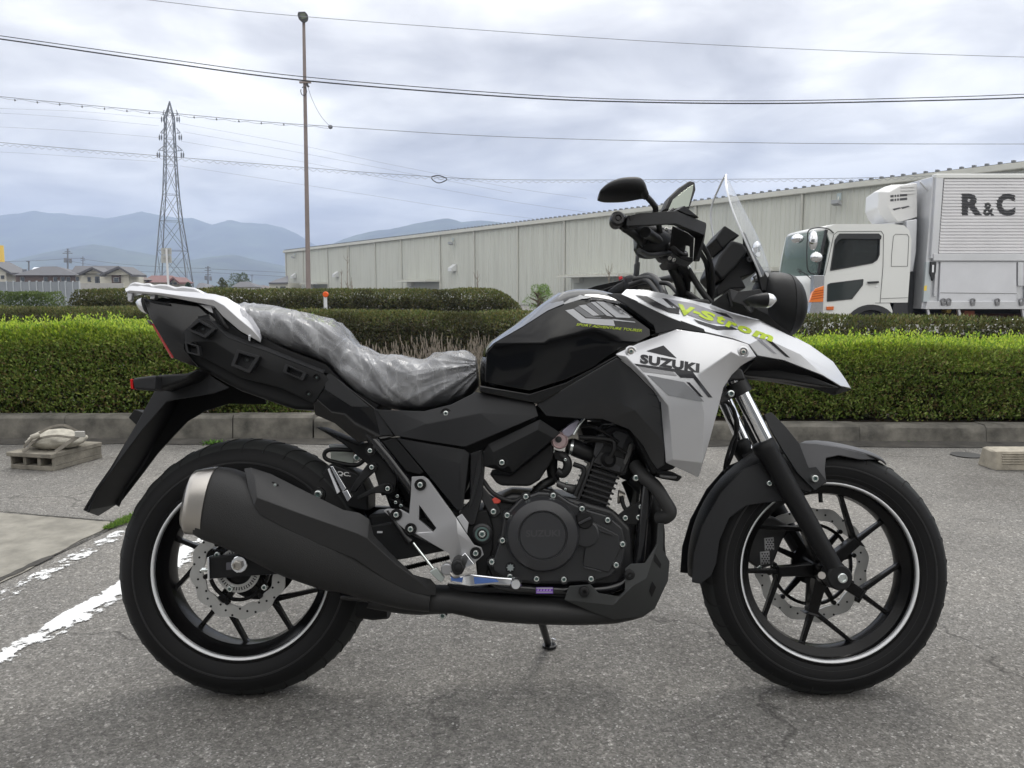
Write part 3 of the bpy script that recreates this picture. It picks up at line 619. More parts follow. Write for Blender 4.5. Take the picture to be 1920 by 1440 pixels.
sp = [(-200, 245), (0, 267), (310, 293), (570, 314), (760, 328), (960, 337), (1360, 336), (1640, 333), (1920, 322), (2200, 308)]
sx, sy = zip(*sp)
o = cable(sp, 28, .009, 'spiral wrapped cable crossing the pylon below its lowest arms', m=M_WIREL)
pth = []
for k in range(0, 1500):
    x = -60+k*1.5; ph = x*.75; pth.append(W(x, np.interp(x, sx, sy)+4+2.4*math.sin(ph*.45), 28+.04*math.cos(ph*.45)))
pth = [W(x, np.interp(x, sx, sy)+4.2+2.2*math.sin(x*.42), 28) for x in np.arange(-60, 2000, 3.2)]
V, F = tube_data(pth, .006, 3, False); mk('spiral_wrap', V, F, M_WIREL, o)
V = [W(x, y, 27.9) for x, y in ((810, 331), (823, 329), (838, 336), (823, 343), (811, 337), (810, 331))]; tube('cable_damper', V, .018, M_WIRE, o, n=4, seg=5)
# ================================================================ PYLON
TY = 180.0; SCL = TY/FOC
def T(px, py, dy=0): return W(px, py, TY+dy)
M_PYL = mat('galvanised_dark', (.16, .17, .18), .6, metal=.3)
base = T(322, 560); py_ = root('transmission_tower', (base.x, TY, -.23), 'tall steel lattice power pylon with six short arms', 'pylon')
prof = [(190, 318, 318), (206, 314, 322), (218, 310, 326), (260, 309, 328), (310, 308.5, 331), (365, 307, 335), (415, 302, 341), (470, 298, 350), (535, 293, 360), (560, 291, 364)]
def corner(i, k):
    y, l, r_ = prof[i]; c = T((l+r_)/2, y); h = (r_-l)/2*SCL; sx_, sy_ = ((-1, -1), (1, -1), (1, 1), (-1, 1))[k]; q_ = math.cos(.3); w_ = math.sin(.3)
    x0, y0 = sx_*h*.83, sy_*h*.83; return Vector((c.x+x0*q_-y0*w_*.6, TY+x0*w_+y0*q_, c.z))
VF = []
for k in range(4):
    VF.append(tube_data([corner(i, k) for i in range(len(prof))], .14, 4))
V, F = join(*VF); mk('corner_posts', V, F, M_PYL, py_)
VF = []
lev = []
for i in range(len(prof)-1):
    n = max(1, int((prof[i+1][0]-prof[i][0])/(prof[i][2]-prof[i][1]+6)*1.0)) if i else 1
    n = min(n, 4)
    for j in range(n): lev.append((i, j/n))
lev.append((len(prof)-1, 0))
def cl(l, k):
    i, f = l; a = corner(i, k); return a if f == 0 else a.lerp(corner(i+1, k), f)
for a, b in zip(lev[:-1], lev[1:]):
    for k in range(4):
        k2 = (k+1) % 4
        VF.append(tube_data([cl(a, k), cl(b, k2)], .06, 3)); VF.append(tube_data([cl(a, k2), cl(b, k)], .06, 3)); VF.append(tube_data([cl(b, k), cl(b, k2)], .06, 3))
V, F = join(*VF); tag(mk('lattice_bracing', V, F, M_PYL, py_), kind='stuff')
M_INS = mat('insulator', (.12, .13, .14), .4)
for (y0, yt, l, r_, xl, xr) in ((216, 206, 305, 334, 308, 330), (250, 240, 301, 338, 308, 331), (283, 273, 297, 342, 308, 332)):
    for tip, bx_, sg in ((l, xl, -1), (r_, xr, 1)):
        VF = []; e = T(tip, y0-1, .8)
        for dy in (-1.2, 1.2):
            VF.append(tube_data([T(bx_, y0, dy), e], .09, 3)); VF.append(tube_data([T(bx_-sg*-1*0, yt, dy*.8), e], .08, 3))
            for u in (.3, .6): VF.append(tube_data([T(bx_, y0, dy).lerp(e, u), T(bx_, yt, dy*.8).lerp(e, u)], .05, 3))
        V, F = join(*VF); a_ = mk('crossarm', V, F, M_PYL, py_)
        for d in (-2.2, 2.2):
            p0 = T(tip+d*.9, y0+1, .8); p1 = T(tip+d*.9, y0+14, .8); V, F = tube_data([p0, p0.lerp(p1, .2), p0.lerp(p1, .25), p0.lerp(p1, .8), p0.lerp(p1, .85), p1], [.05, .05, .17, .17, .05, .05], 6); mk('insulator', V, F, M_INS, a_)
for i, (pts, lb) in enumerate([([(-200, 190), (0, 203), (150, 209), (301, 222)], 'uppermost faint conductor left of the pylon'),
    ([(336, 231), (560, 272), (750, 312), (960, 352), (1100, 372)], 'uppermost faint conductor right of the pylon'),
    ([(-200, 228), (0, 238), (150, 246), (298, 258)], 'middle faint conductor left of the pylon'),
    ([(340, 265), (560, 302), (750, 340), (960, 378), (1100, 398)], 'middle faint conductor right of the pylon'),
    ([(-200, 278), (0, 285), (150, 294), (294, 303)], 'lowest faint conductor left of the pylon'),
    ([(338, 311), (560, 345), (700, 367), (860, 392), (1000, 410)], 'lowest faint conductor right of the pylon'),
    ([(-200, 205), (0, 212), (150, 222), (298, 236)], 'second faint conductor from the top left of the pylon'),
    ([(344, 247), (560, 286), (750, 322), (960, 362)], 'second faint conductor from the top right of the pylon')]):
    cable(pts, TY, .022, lb, 'conductors hung on the pylon', M_WIREL)
# ================================================================ HOUSES, FENCE, POLES, TREES
M_TILE = mat('grey_roof_tile', (.085, .085, .092), .6, bump=.5, bscale=2, var=.15, vscale=.6)
M_TILER = mat('red_brown_roof', (.16, .075, .07), .6, var=.15, vscale=.6)
M_TILEB = mat('brown_roof', (.13, .10, .085), .7, var=.15, vscale=.6)
M_PLAS = mat('cream_render', (.55, .53, .45), .9, var=.05, vscale=.4); M_BROWN = mat('brown_siding', (.12, .085, .07), .8, var=.1)
M_WIN = mat('window_glass', (.05, .06, .07), .1); M_FRAME = mat('window_frame', (.3, .3, .3), .5)
HY = 95.0
def H_(px, py, dy=0): return W(px, py, HY+dy)
def wallp(name, x0, x1, y0, y1, dy, m, par, th=.2):
    a, b = H_(x0, y1, dy), H_(x1, y0, dy); return mk(name, *boxes_data([((a.x, a.y, a.z), (b.x, a.y+th, b.z))]), m, par)
def win(x0, x1, y0, y1, dy, par):
    o = wallp('window', x0, x1, y0, y1, dy-.10, M_FRAME, par, .12); e = (x1-x0)*.12; wallp('pane', x0+e, x1-e, y0+e*.8, y1-e*.8, dy-.16, M_WIN, o, .08)
def body(x0, x1, ytop, dy, depth, m, par, name='wall'):
    a, b = H_(x0, 551+20, dy), H_(x1, ytop, dy); return box(name, (a.x, a.y, -.23), (b.x, a.y+depth, b.z), m, par)
def hip(x0, x1, ye, r0, r1, yr, dy, depth, m, par, ov=.5):
    a, b = H_(x0, ye, dy-ov), H_(x1, ye, dy-ov); c, d = H_(r0, yr, dy), H_(r1, yr, dy); ym = a.y+depth/2+ov
    c.y = d.y = ym; s = ym/(HY+dy); c = Vector((c.x*s, ym, EYE+(c.z-EYE)*s)); d = Vector((d.x*s, ym, EYE+(d.z-EYE)*s)); ya = a.y+depth+2*ov
    V = [a, b, (b.x, ya, b.z), (a.x, ya, a.z), c, d]; return mk('roof', V, [(0, 1, 5, 4), (1, 2, 5), (2, 3, 4, 5), (3, 0, 4), (0, 3, 2, 1)], m, par, solid=.0)
def gable(x0, x1, ye, xa, ya, dy, depth, m, par, th=.25):
    "gable facing the camera"
    a, b, t = H_(x0, ye, dy-.6), H_(x1, ye, dy-.6), H_(xa, ya, dy-.6)
    V = []
    for y in (0, depth+1.2):
        for p in (a, t, b): V.append((p.x, p.y+y, p.z))
        for p in (a, t, b): V.append((p.x, p.y+y, p.z-th))
    F = [(0, 1, 7, 6), (1, 2, 8, 7), (3, 9, 10, 4), (4, 10, 11, 5), (0, 3, 4, 1), (1, 4, 5, 2), (6, 7, 10, 9), (7, 8, 11, 10), (0, 6, 9, 3), (2, 5, 11, 8)]
    mk('roof', V, F, m, par)
    a, b, t = H_(x0+(x1-x0)*.09, ye+1, dy), H_(x1-(x1-x0)*.09, ye+1, dy), H_(xa, ya+2.0, dy)
    V = [a, b, t]+[(p.x, p.y+.3, p.z) for p in (a, b, t)]; return mk('gable_wall', V, [(0, 1, 2), (3, 4, 5), (0, 1, 4, 3), (1, 2, 5, 4), (2, 0, 3, 5)], M_PLAS, par)
h1 = root('house', H_(5, 560)[:2]+(-.23,), 'house cut off by the left edge of the photo, white gable with grey roof', 'house', 'far houses')
body(-40, 11, 512, 4, 3, M_PLAS, h1); gable(-60, 21, 511, -22, 489, 4, 3, M_TILE, h1); win(1, 7, 516, 523, 4, h1)
h1 = root('house', H_(26, 560)[:2]+(-.23,), 'small dark roofed house squeezed between the cut-off gable and the hip roofed house', 'house', 'far houses')
body(12, 40, 513, 12, 3, M_PLAS, h1); hip(8, 44, 512, 18, 34, 503, 12, 3, M_TILE, h1)
h2 = root('house', H_(85, 560)[:2]+(-.23,), 'brown walled house with wide grey hip roof and skylight left of the cream gables', 'house', 'far houses')
body(33, 141, 515, 0, 4, M_BROWN, h2); rf = hip(23, 149, 516, 80, 107, 499.5, 0, 4, M_TILE, h2)
a = H_(57, 510, -.3); mk('skylight', [H_(56, 509.5, .6), H_(72, 509.5, .6), H_(77, 502, 2.6), H_(64, 502, 2.6)], [(0, 1, 2, 3)], mat('bright_glass', (.7, .74, .8), .2), rf, solid=.05)
for x in (38, 82, 100, 114, 124): win(x, x+7, 519, 528, 0, h2)
h3 = root('house', H_(195, 560)[:2]+(-.23,), 'cream house with twin grey gables and a brown panel between two windows', 'house', 'far houses')
body(145, 243, 514, 0, 3.5, M_PLAS, h3); gable(147, 197, 512, 172, 500.5, -.5, 2, M_TILE, h3); gable(186, 248, 514.5, 222, 499, -2.5, 2.4, M_TILE, h3)
hip(131, 226, 512, 141, 222, 498.5, 1, 3, M_TILE, h3)
body(190, 241, 514, -2, 2.5, M_PLAS, h3, 'porch_wall'); wallp('brown_panel', 210, 224.5, 504.5, 536, -2.2, M_BROWN, h3, .15)
for x, y0, y1 in ((164, 519.5, 528), (178, 518, 531), (184, 518, 531), (142, 519, 527)): win(x, x+5.5, y0, y1, 0, h3)
win(213, 222, 520, 529, -2.35, h3)
h4 = root('house', H_(250, 560)[:2]+(-.23,), 'small brown roofed house behind the right end of the cream gables', 'house', 'far houses')
body(243, 262, 524, 8, 3, M_PLAS, h4); hip(238, 267, 524.5, 246, 250, 513, 8, 3, M_TILEB, h4)
h5 = root('house', H_(302, 560)[:2]+(-.23,), 'house with a dull red hip roof under the pylon', 'house', 'far houses')
body(271, 334, 529, 10, 4, M_PLAS, h5); hip(264, 338, 529.5, 284, 322, 516.5, 10, 4, M_TILER, h5); gable(312, 336, 529, 324, 519, 8.5, 3, M_TILER, h5)
win(318, 323, 529, 534, 8.4, h5); win(325, 331, 529, 534, 8.4, h5)
h6 = root('house', H_(460, 560)[:2]+(-.23,), 'low house with grey hip roof right of the round tree', 'house', 'far houses')
body(440, 478, 538, 20, 3, M_PLAS, h6); hip(433, 482, 538, 450, 466, 528, 20, 3, M_TILE, h6)
h7 = root('house', H_(520, 560)[:2]+(-.23,), 'white flat shed with a row of small windows at the warehouse corner', 'house', 'far houses')
a, b = W(505, 545, 130), W(540, 530, 130); box('wall', (a.x, 130, -.23), (b.x, 138, b.z), M_PLAS, h7)
mk('roof', [W(503.5, 530, 129.5), W(540, 529.5, 129.5), W(540, 517, 140), W(518, 524, 140)], [(0, 1, 2, 3)], M_TILE, h7, solid=.2)
for x in (518, 526, 529.5, 533): a, b = W(x, 540, 129.9), W(x+2, 537, 129.9); box('window', (a.x, 129.85, a.z), (b.x, 130.01, b.z), M_WIN, h7)
for i, (x0, x1, ye, yr, dy, m, lb) in enumerate([(366, 388, 540, 530.5, 40, M_TILE, 'tiny grey roofed house between pylon and round tree'), (478, 502, 542, 535, 45, M_TILEB, 'tiny pale roofed shed left of the white shed')]):
    hh = root('house', H_(x0+9, 560, dy)[:2]+(-.23,), lb, 'house', 'far houses'); body(x0+2, x1-2, ye, dy, 8, M_PLAS, hh); hip(x0, x1, ye, x0+7, x1-7, yr, dy, 8, m, hh)
# metal fence on the left
fn = root('metal_fence', (-40, 62, -.23), 'grey metal panel fence with lighter posts in front of the brown walled house', 'fence')
M_FEN = mat('grey_fence_panel', (.23, .25, .27), .55, metal=.2, var=.12, vscale=.7); FYY = 62.0
edges = [-40, -17, -3, 13, 25.5, 40, 55.5, 69, 81, 95.5, 110.5, 123, 137, 149]
for a, b in zip(edges[:-1], edges[1:]):
    p, q_ = W(a+.3, 535, FYY), W(b-.3, 528+.4*random.random(), FYY); q_.x = W(b-.3, 535, FYY).x; box('fence_panel', (p.x, FYY, -.2), (q_.x, FYY+.06, q_.z), M_FEN, fn)
    p = W(b-.9, 535, FYY); z = W(b, 526.5, FYY).z; box('post', (p.x, FYY-.05, -.23), (p.x+.055, FYY+.1, z), mat('fence_post_pale', (.42, .45, .47), .5) if b == 13 else bpy.data.materials.get('fence_post_pale') or M_FRAME, fn)
lw = root('boundary_wall', (-25, 75, -.23), 'low pale boundary wall running behind the third hedge to the warehouse', 'wall')
a, b = W(149, 537.5, 75), W(505, 541, 75); c_ = W(236, 541.5, 75)
box('wall', (c_.x, 75, -.23), (b.x, 75.2, b.z), mat('pale_wall', (.55, .55, .53), .85, var=.06), lw)
box('wall', (a.x, 74.6, -.23), (c_.x-.05, 74.8, W(200, 531, 75).z), mat('grey_wall', (.36, .35, .33), .9, var=.08), lw)
# sign seen from behind
sg = root('road_sign', (W(312, 545, 30).x, 30, -.23), 'back of a grey square road sign on a white post before the pylon', 'sign')
a = W(312, 466, 30); V, F = tube_data([(a.x, 30, -.23), (a.x, 30, a.z)], .042, 10); mk('post', V, F, mat('white_post', (.62, .63, .64), .5), sg, smooth=60)
for y0, y1 in ((465, 477.5), (478.5, 493)):
    p, q_ = W(302.5, y1, 30.05), W(321, y0, 30.05); box('sign_plate', (p.x, 30.05, p.z), (q_.x, 30.07, q_.z), mat('sign_back_grey', (.38, .385, .37), .6) if y0 == 465 else bpy.data.materials['sign_back_grey'], sg)
for y in (470, 485): p = W(306, y, 30.04); q_ = W(318, y-1.5, 30.04); box('clamp', (p.x, 30.03, p.z), (q_.x, 30.049, q_.z), M_FRAME, sg)
ys_ = root('yellow_sign', (W(-4, 560, 50).x, 50, -.23), 'edge of a yellow sign at the far left above the houses', 'sign')
p, q_ = W(-30, 491, 50), W(3, 460, 50); box('sign_panel', (p.x, 50, p.z), (q_.x, 50.2, q_.z), mat('yellow_sign', (.75, .52, .12), .5), ys_)
V, F = tube_data([(W(-18, 560, 50).x, 50.1, -.23), (W(-18, 490, 50).x, 50.1, p.z+.1)], .1, 8); mk('post', V, F, M_FRAME, ys_)
# orange delineator
dl = root('delineator_post', (W(610, 560, 14.2).x, 14.2, -.23), 'white delineator post with round orange reflector between the hedges', 'delineator')
a = W(610, 561, 14.2); V, F = tube_data([(a.x, 14.2, -.23), (a.x, 14.2, W(610, 552, 14.2).z)], .032, 10); mk('post', V, F, bpy.data.materials['white_post'], dl, smooth=60)
lathe('reflector', W(610.5, 552, 14.17), (0, 1, 0), [(.002, -.02), (.04, -.02), (.052, -.008), (.052, .02), (.002, .02)], mat('orange_reflector', (.75, .11, .015), .35), dl, seg=20)
# utility poles
def upole(px, ytop, Y, label, arms, r_=.14):
    b = W(px, 560, Y); ro = root('utility_pole', (b.x, Y, -.23), label, 'utility pole', 'far utility poles'); t = W(px, ytop, Y)
    V, F = tube_data([(b.x, Y, -.23), (t.x, Y, t.z)], (r_*1.2, r_), 8); mk('pole', V, F, M_WIREL, ro)
    for dy, w in arms: z = W(px, ytop+dy, Y).z; k = w*Y/FOC; box('crossarm', (t.x-k, Y-.2, z-.07), (t.x+k, Y-.08, z+.07), M_WIREL, ro)
    for q2 in (0, 1): z = W(px, ytop+22+q2, Y).z; lathe('transformer', (t.x+(.5 if q2 else -.5), Y-.2, z), (0, 0, 1), [(.02, -.45), (.25, -.45), (.25, .4), (.02, .45)], M_WIREL, ro, seg=8)
upole(127, 466, 150, 'far utility pole with many arms above the brown walled house', [(6, 5), (9, 9), (21, 6), (24, 8)])
upole(155.5, 481, 190, 'small far utility pole above the left cream gable', [(4, 4), (7, 4)], .1)
upole(390, 499, 160, 'far utility pole with transformer right of the pylon', [(3, 5), (8, 6), (16, 5)])
upole(472.5, 514, 220, 'thin far utility pole behind the low grey hip roof', [(3, 3)], .1)
upole(54, 489, 100, 'short utility pole in front of the hip roof at the left', [(1, 3)], .09)
for i, (pts, Y, lb) in enumerate([([(-60, 492), (60, 489), (127, 485), (155, 484)], 150, 'faint roadside wire left of the many-armed pole'), ([(155, 486), (250, 497), (390, 504), (560, 512)], 160, 'upper faint roadside wire between the far poles'), ([(127, 489), (250, 508), (390, 511), (560, 520)], 155, 'lower faint roadside wire between the far poles')]):
    cable(pts, Y, .035, lb, 'roadside wires', M_WIREL)
# trees
def tree(px, Y, h, w, kind, label, pal, seed, group='far trees', trunk=.25, n=2600, z0=-.23):
    b = W(px, 560, Y); ro = root('tree', (b.x, Y, z0), label, 'tree', group); rg = np.random.default_rng(seed)
    V, F = tube_data([(b.x, Y, z0), (b.x+.1, Y, z0+h*.5), (b.x, Y, z0+h*.85)], (trunk, trunk*.25), 6); VF = [(V, F)]
    for k in range(9):
        a = k*2.4; z = z0+h*(.25+.06*k); VF.append(tube_data([(b.x, Y, z), (b.x+math.cos(a)*w*.32, Y+math.sin(a)*w*.32, z+h*.14)], (trunk*.35, .03), 4))
    V, F = join(*VF); mk('trunk', V, F, M_TWIG, ro)
    cl_ = []
    for k in range(16):
        zz = rg.random(); rad = w*.5*(math.sqrt(1-(2*zz-1)**2*.8) if kind == 'round' else (1.05-zz))
        a = rg.random()*6.28; cl_.append((b.x+math.cos(a)*rad*.6, Y+math.sin(a)*rad*.6, z0+h*(.22+.72*zz), rad*.42+.15*w*.3))
    ci = rg.integers(0, 16, n); cc = np.array(cl_)[ci]; d = rg.normal(size=(n, 3)); d /= np.linalg.norm(d, axis=1)[:, None]
    c = cc[:, :3]+d*(cc[:, 3:4])*(.65+.4*rg.random((n, 1)))
    cols = np.array(pal)[rg.integers(0, len(pal), n)]*(.7+.6*rg.random((n, 1))); s = h*.045
    V, F, C = leaves(c, d, s*(.7+.8*rg.random(n)), s*.6*np.ones(n), cols); quick('crown', V, F, M_LEAFD, ro, C)
tree(354, 85, 2.5, 1.7, 'cone', 'small dark green conifer between the pylon legs and the rack', [(.03, .07, .03), (.04, .09, .035)], 31)
tree(418, 100, 3.3, 2.8, 'cone', 'yellow green bushy tree beside the transformer pole', [(.10, .11, .03), (.13, .13, .04), (.07, .09, .03)], 32)
tree(402, 100, 2.0, 2.4, 'round', 'low olive bush left of the yellow green tree', [(.08, .09, .03), (.06, .07, .03)], 33)
tree(449, 150, 5.0, 4.3, 'round', 'pale grey green round tree behind the low hip roof', [(.10, .13, .06), (.08, .11, .05)], 34)
tree(1010, 42, 1.6, 1.6, 'round', 'fresh green shrub at the foot of the warehouse wall beside the fuel tank', [(.16, .26, .04), (.12, .2, .04)], 35)
tree(495, 110, 1.4, 1.3, 'round', 'small yellow green shrub at the corner of the white shed', [(.18, .2, .03)], 36)
def sapling(px, yt, Y, label, seed, spread=6):
    b = W(px, 560, Y); ro = root('bare_sapling', (b.x, Y, -.23), label, 'tree', 'leafless saplings'); rs = random.Random(seed); t = W(px-1, yt, Y); VF = []
    VF.append(tube_data([(b.x, Y, -.23), (b.x, Y, (t.z)*.5), tuple(t)], (.045, .012), 5))
    for k in range(14):
        z = t.z*rs.uniform(.25, .9); a = rs.uniform(0, 6.28); l = spread*Y/FOC*rs.uniform(.5, 1.3)
        VF.append(tube_data([(b.x, Y, z), (b.x+math.cos(a)*l*.6, Y+math.sin(a)*l*.6, z+l*.7), (b.x+math.cos(a)*l, Y+math.sin(a)*l, z+l*1.7)], (.016, .006), 3))
    V, F = join(*VF); mk('branches', V, F, M_TWIGP, ro)
sapling(652, 465, 45, 'tall leafless sapling near the left end of the warehouse', 1)
sapling(641, 505, 44, 'short leafless sapling left of the tall one', 2, 4)
sapling(896, 507, 40, 'leafless sapling below the middle floodlight', 3, 7)
sapling(1142, 498, 38, 'pinkish leafless sapling over the handlebar switch box', 4, 9)
sapling(660, 520, 44, 'small leafless twig right of the tall sapling', 6, 4)
# ================================================================ TRUCK
YT = 15.2; GZ = -.23
def Tk(px, py, dy=0.0):
    p = W(px, py, YT); return Vector((p.x, YT+dy, p.z))
tx = Tk(1640, 666)
tk = root('refrigerated_truck', (tx.x, YT+1.1, GZ), 'white refrigerated box truck with chrome mirrors parked behind the hedges at the right', 'truck')
M_WHT = mat('truck_white', (.70, .71, .69), .3, coat=.4, spec=.5); M_BLK = mat('truck_black', (.025, .026, .028), .55)
M_CHR = mat('chrome', (.82, .83, .85), .06, metal=1.0); M_ALU = mat('aluminium', (.60, .61, .63), .35, metal=.55, var=.08, vscale=1.2)
M_GLS = bpy.data.materials.new('tinted_glass'); M_GLS.use_nodes = True
nt = M_GLS.node_tree; b = nt.nodes['Principled BSDF']; b.inputs['Base Color'].default_value = (.03, .035, .035, 1); b.inputs['Roughness'].default_value = .05
tr = N(nt, 'ShaderNodeBsdfTransparent', n_0=(.55, .6, .6, 1)); mx = N(nt, 'ShaderNodeMixShader', n_0=.45); L(nt, b, 0, mx, 1); L(nt, tr, 0, mx, 2); L(nt, mx, 0, nt.nodes['Material Output'], 0)
M_WSH = bpy.data.materials.new('windscreen_glass'); M_WSH.use_nodes = True
nt = M_WSH.node_tree; b = nt.nodes['Principled BSDF']; b.inputs['Base Color'].default_value = (.22, .28, .265, 1); b.inputs['Roughness'].default_value = .04
tr = N(nt, 'ShaderNodeBsdfTransparent', n_0=(.8, .9, .87, 1)); mx = N(nt, 'ShaderNodeMixShader', n_0=.62); L(nt, b, 0, mx, 1); L(nt, tr, 0, mx, 2); L(nt, mx, 0, nt.nodes['Material Output'], 0)
WID = 2.25
def prism(name, pts, d0, d1, m, par=tk, bevel=0, **kw):
    n = len(pts); V = [Tk(x, y, d0) for x, y in pts]+[Tk(x, y, d1) for x, y in pts]
    return mk(name, V, [tuple(range(n)), tuple(range(n, 2*n))]+[(i, (i+1) % n, n+(i+1) % n, n+i) for i in range(n)], m, par, bevel=bevel, **kw)
# cab body built as side walls, roof, rear, front with a real window opening
side = [(1508, 431), (1527, 424.5), (1565, 420), (1676, 420), (1695, 422.5), (1705, 432), (1709, 450), (1707, 500), (1702, 567), (1676, 569)]
archp = [(1631+47*math.cos(a), 618+47*math.sin(a)) for a in np.linspace(R(-80), R(-172), 9)]
low = [(1672, 592)]+[(1633+45*math.cos(a), 616+45*math.sin(a)) for a in np.linspace(R(-30), R(-160), 12)]+[(1588, 618), (1540, 618), (1541, 575), (1546, 512), (1552, 486), (1561, 452), (1548, 431.5)]
wn = [(1557, 507), (1563, 468), (1566, 450), (1572, 441), (1645, 441), (1649, 446), (1648, 478), (1644, 487), (1635, 493)]
def holed(name, outer, holes, d, m, par, th=.05):
    "flat sheet with openings, cut by triangulation"
    bm = bmesh.new(); es = []
    for lp_ in [outer]+holes:
        vs = [bm.verts.new(Tk(x, y, d)-ORG[tk.name]) for x, y in lp_]; es += [bm.edges.new((vs[i], vs[(i+1) % len(vs)])) for i in range(len(vs))]
    bmesh.ops.triangle_fill(bm, use_beauty=True, edges=es, use_dissolve=False)
    bmesh.ops.recalc_face_normals(bm, faces=bm.faces); bm.normal_update()
    if sum(f.normal.y for f in bm.faces) > 0: bmesh.ops.reverse_faces(bm, faces=bm.faces)
    me = bpy.data.meshes.new(name); bm.to_mesh(me); bm.free(); o = link(name, me, par, m)
    md = o.modifiers.new('solid', 'SOLIDIFY'); md.thickness = th; md.offset = -1; return o
outer = side+low[:0]+[(1672, 592)]+[(1632+44*math.cos(a), 616+45*math.sin(a)) for a in np.linspace(R(-32), R(-150), 12)]+[(1588, 618), (1540, 618), (1541, 575), (1546, 512), (1552, 486), (1561, 448), (1548, 431.5)]
outer = [(1548, 429), (1565, 420), (1676, 420), (1695, 422.5), (1705, 432), (1709, 450), (1707, 500), (1702, 567), (1676, 569), (1672, 592)]+[(1632+44*math.cos(a), 616+45*math.sin(a)) for a in np.linspace(R(-32), R(-150), 12)]+[(1585, 640), (1540, 640), (1541, 575), (1546, 512), (1552, 480), (1557, 455)]
sidep = holed('side_panel', outer, [wn], 0, M_WHT, tk)
wd = prism('far_side_panel', [(1541, 470), (1550, 429), (1676, 420), (1705, 432), (1702, 567), (1540, 640), (1533, 520)], WID-.05, WID, M_WHT)
rfp = [(1552, 424.5), (1565, 420), (1676, 420), (1695, 422.5), (1705, 432), (1709, 450)]
V = [Tk(x, y, d) for x, y in rfp for d in (.02, WID-.02)]; mk('roof', V, [(2*i, 2*i+1, 2*i+3, 2*i+2) for i in range(len(rfp)-1)], M_WHT, tk, smooth=40, solid=.04)
mk('rear_wall', [Tk(1708, 450, .03), Tk(1701, 590, .03), Tk(1701, 590, WID), Tk(1708, 450, WID)], [(0, 1, 2, 3)], M_WHT, tk, solid=.04)
# front: windscreen, face
ws = [(1510, 432), (1496, 460), (1484, 490), (1477, 516)]
def frontx(py): return np.interp(py, [425, 432, 516, 560, 600, 640], [1535, 1530, 1500+28, 1528, 1530, 1532])
V = []
fr = [(420, 1566), (422.5, 1557), (426, 1552), (432, 1549), (470, 1541), (516, 1533)]
nn = 7; V = []; Fq = []
for y, x in fr:
    for j in range(nn):
        t = j/(nn-1); bow = .22*(1-(2*t-1)**2)*min(1, max(0, (y-419)/8)); p = Tk(x, y, .04+t*(WID-.08)); V.append(p-Vector((bow, 0, 0)))
V0 = V; mk('roof_front', V0[:4*nn], [(i*nn+j, i*nn+j+1, (i+1)*nn+j+1, (i+1)*nn+j) for i in range(3) for j in range(nn-1)], M_WHT, tk, smooth=60, solid=.02); V = V0[3*nn:]
for i in range(2):
    for j in range(nn-1): Fq.append((i*nn+j, i*nn+j+1, (i+1)*nn+j+1, (i+1)*nn+j))
wsh = mk('windscreen', V, Fq, M_WSH, tk, smooth=60, solid=.02)
V = []; Fq = []
for y, x in ((516.5, 1532), (535, 1530), (575, 1531), (600, 1532), (640, 1532)):
    for j in range(nn):
        t = j/(nn-1); bow = .24*(1-(2*t-1)**2); p = Tk(x, y, .01+t*(WID-.02)); V.append(p-Vector((bow, 0, 0)))
for i in range(4):
    for j in range(nn-1): Fq.append((i*nn+j, i*nn+j+1, (i+1)*nn+j+1, (i+1)*nn+j))
mk('front_panel', V, Fq, M_WHT, tk, smooth=40, solid=.04)
tube('screen_pillar', [Tk(1549, 431, -.01), Tk(1541, 470, -.01), Tk(1534, 512, -.01)], .03, M_BLK, tk)
tube('mirror_arm', [Tk(1562, 437, -.02), Tk(1550, 430, -.08), Tk(1530, 428, -.14), Tk(1511, 433, -.16), Tk(1508, 450, -.16), Tk(1507, 480, -.16), Tk(1509, 505, -.15), Tk(1520, 513, -.05), Tk(1532, 514, -.01)], .012, M_BLK, tk)
tube('far_mirror_arm', [Tk(1498, 446, WID), Tk(1484, 444, WID+.1), Tk(1480, 470, WID+.1), Tk(1481, 490, WID+.1)], .014, M_BLK, tk)
for p, s, d in (((1519, 452), (.09, .06, .19), -.16), ((1525, 483), (.12, .07, .10), -.16), ((1499, 447), (.12, .10, .09), .1), ((1471+9, 468), (.07, .06, .17), WID), ((1481, 452), (.09, .07, .13), WID*.9)):
    sph('mirror', Tk(*p, d), 1, M_CHR, tk, s)
tube('wiper', [Tk(1492, 506, -.05), Tk(1502, 503.5, 0.2), Tk(1514, 506, .3)], .008, M_BLK, tk); tube('wiper', [Tk(1500, 513, -.05), Tk(1497, 508, 0), Tk(1508, 512, .0), Tk(1520, 523, -.02)], .009, M_BLK, tk)
# lamps and chrome on the corner
prism('corner_chrome', [(1524, 516), (1545, 516), (1541.5, 600), (1512, 600), (1523, 560)], -.035, .12, mat('bright_metal', (.5, .51, .53), .2, metal=.9), tk, bevel=.01)
il = prism('indicator', [(1515.5, 567), (1521, 549), (1527, 541), (1543, 535.5), (1541.5, 566)], -.06, .02, mat('amber_lens', (.80, .20, .02), .15, coat=1), tk, bevel=.01)
M_AM2 = mat('amber_dark', (.38, .06, .01), .2)
for k in range(4): prism('lens_rib', [(1523-k*1.4, 546.5+k*4.6), (1542.3, 543+k*4.6), (1542.2, 544.2+k*4.6), (1522.5-k*1.4, 547.8+k*4.6)], -.067, -.061, M_AM2, il)
hd = prism('headlight', [(1499, 597), (1519, 592), (1521, 603), (1500, 606)], -.05, .06, M_CHR, tk, bevel=.02)
prism('bumper', [(1496, 586), (1540, 588), (1540, 594), (1520, 596), (1497, 594)], -.03, .1, M_CHR, tk, bevel=.01)
gr_ = prism('grille', [(1495, 553), (1512, 553), (1511, 577), (1493, 577)], -.01, .05, M_BLK, tk, bevel=.01)
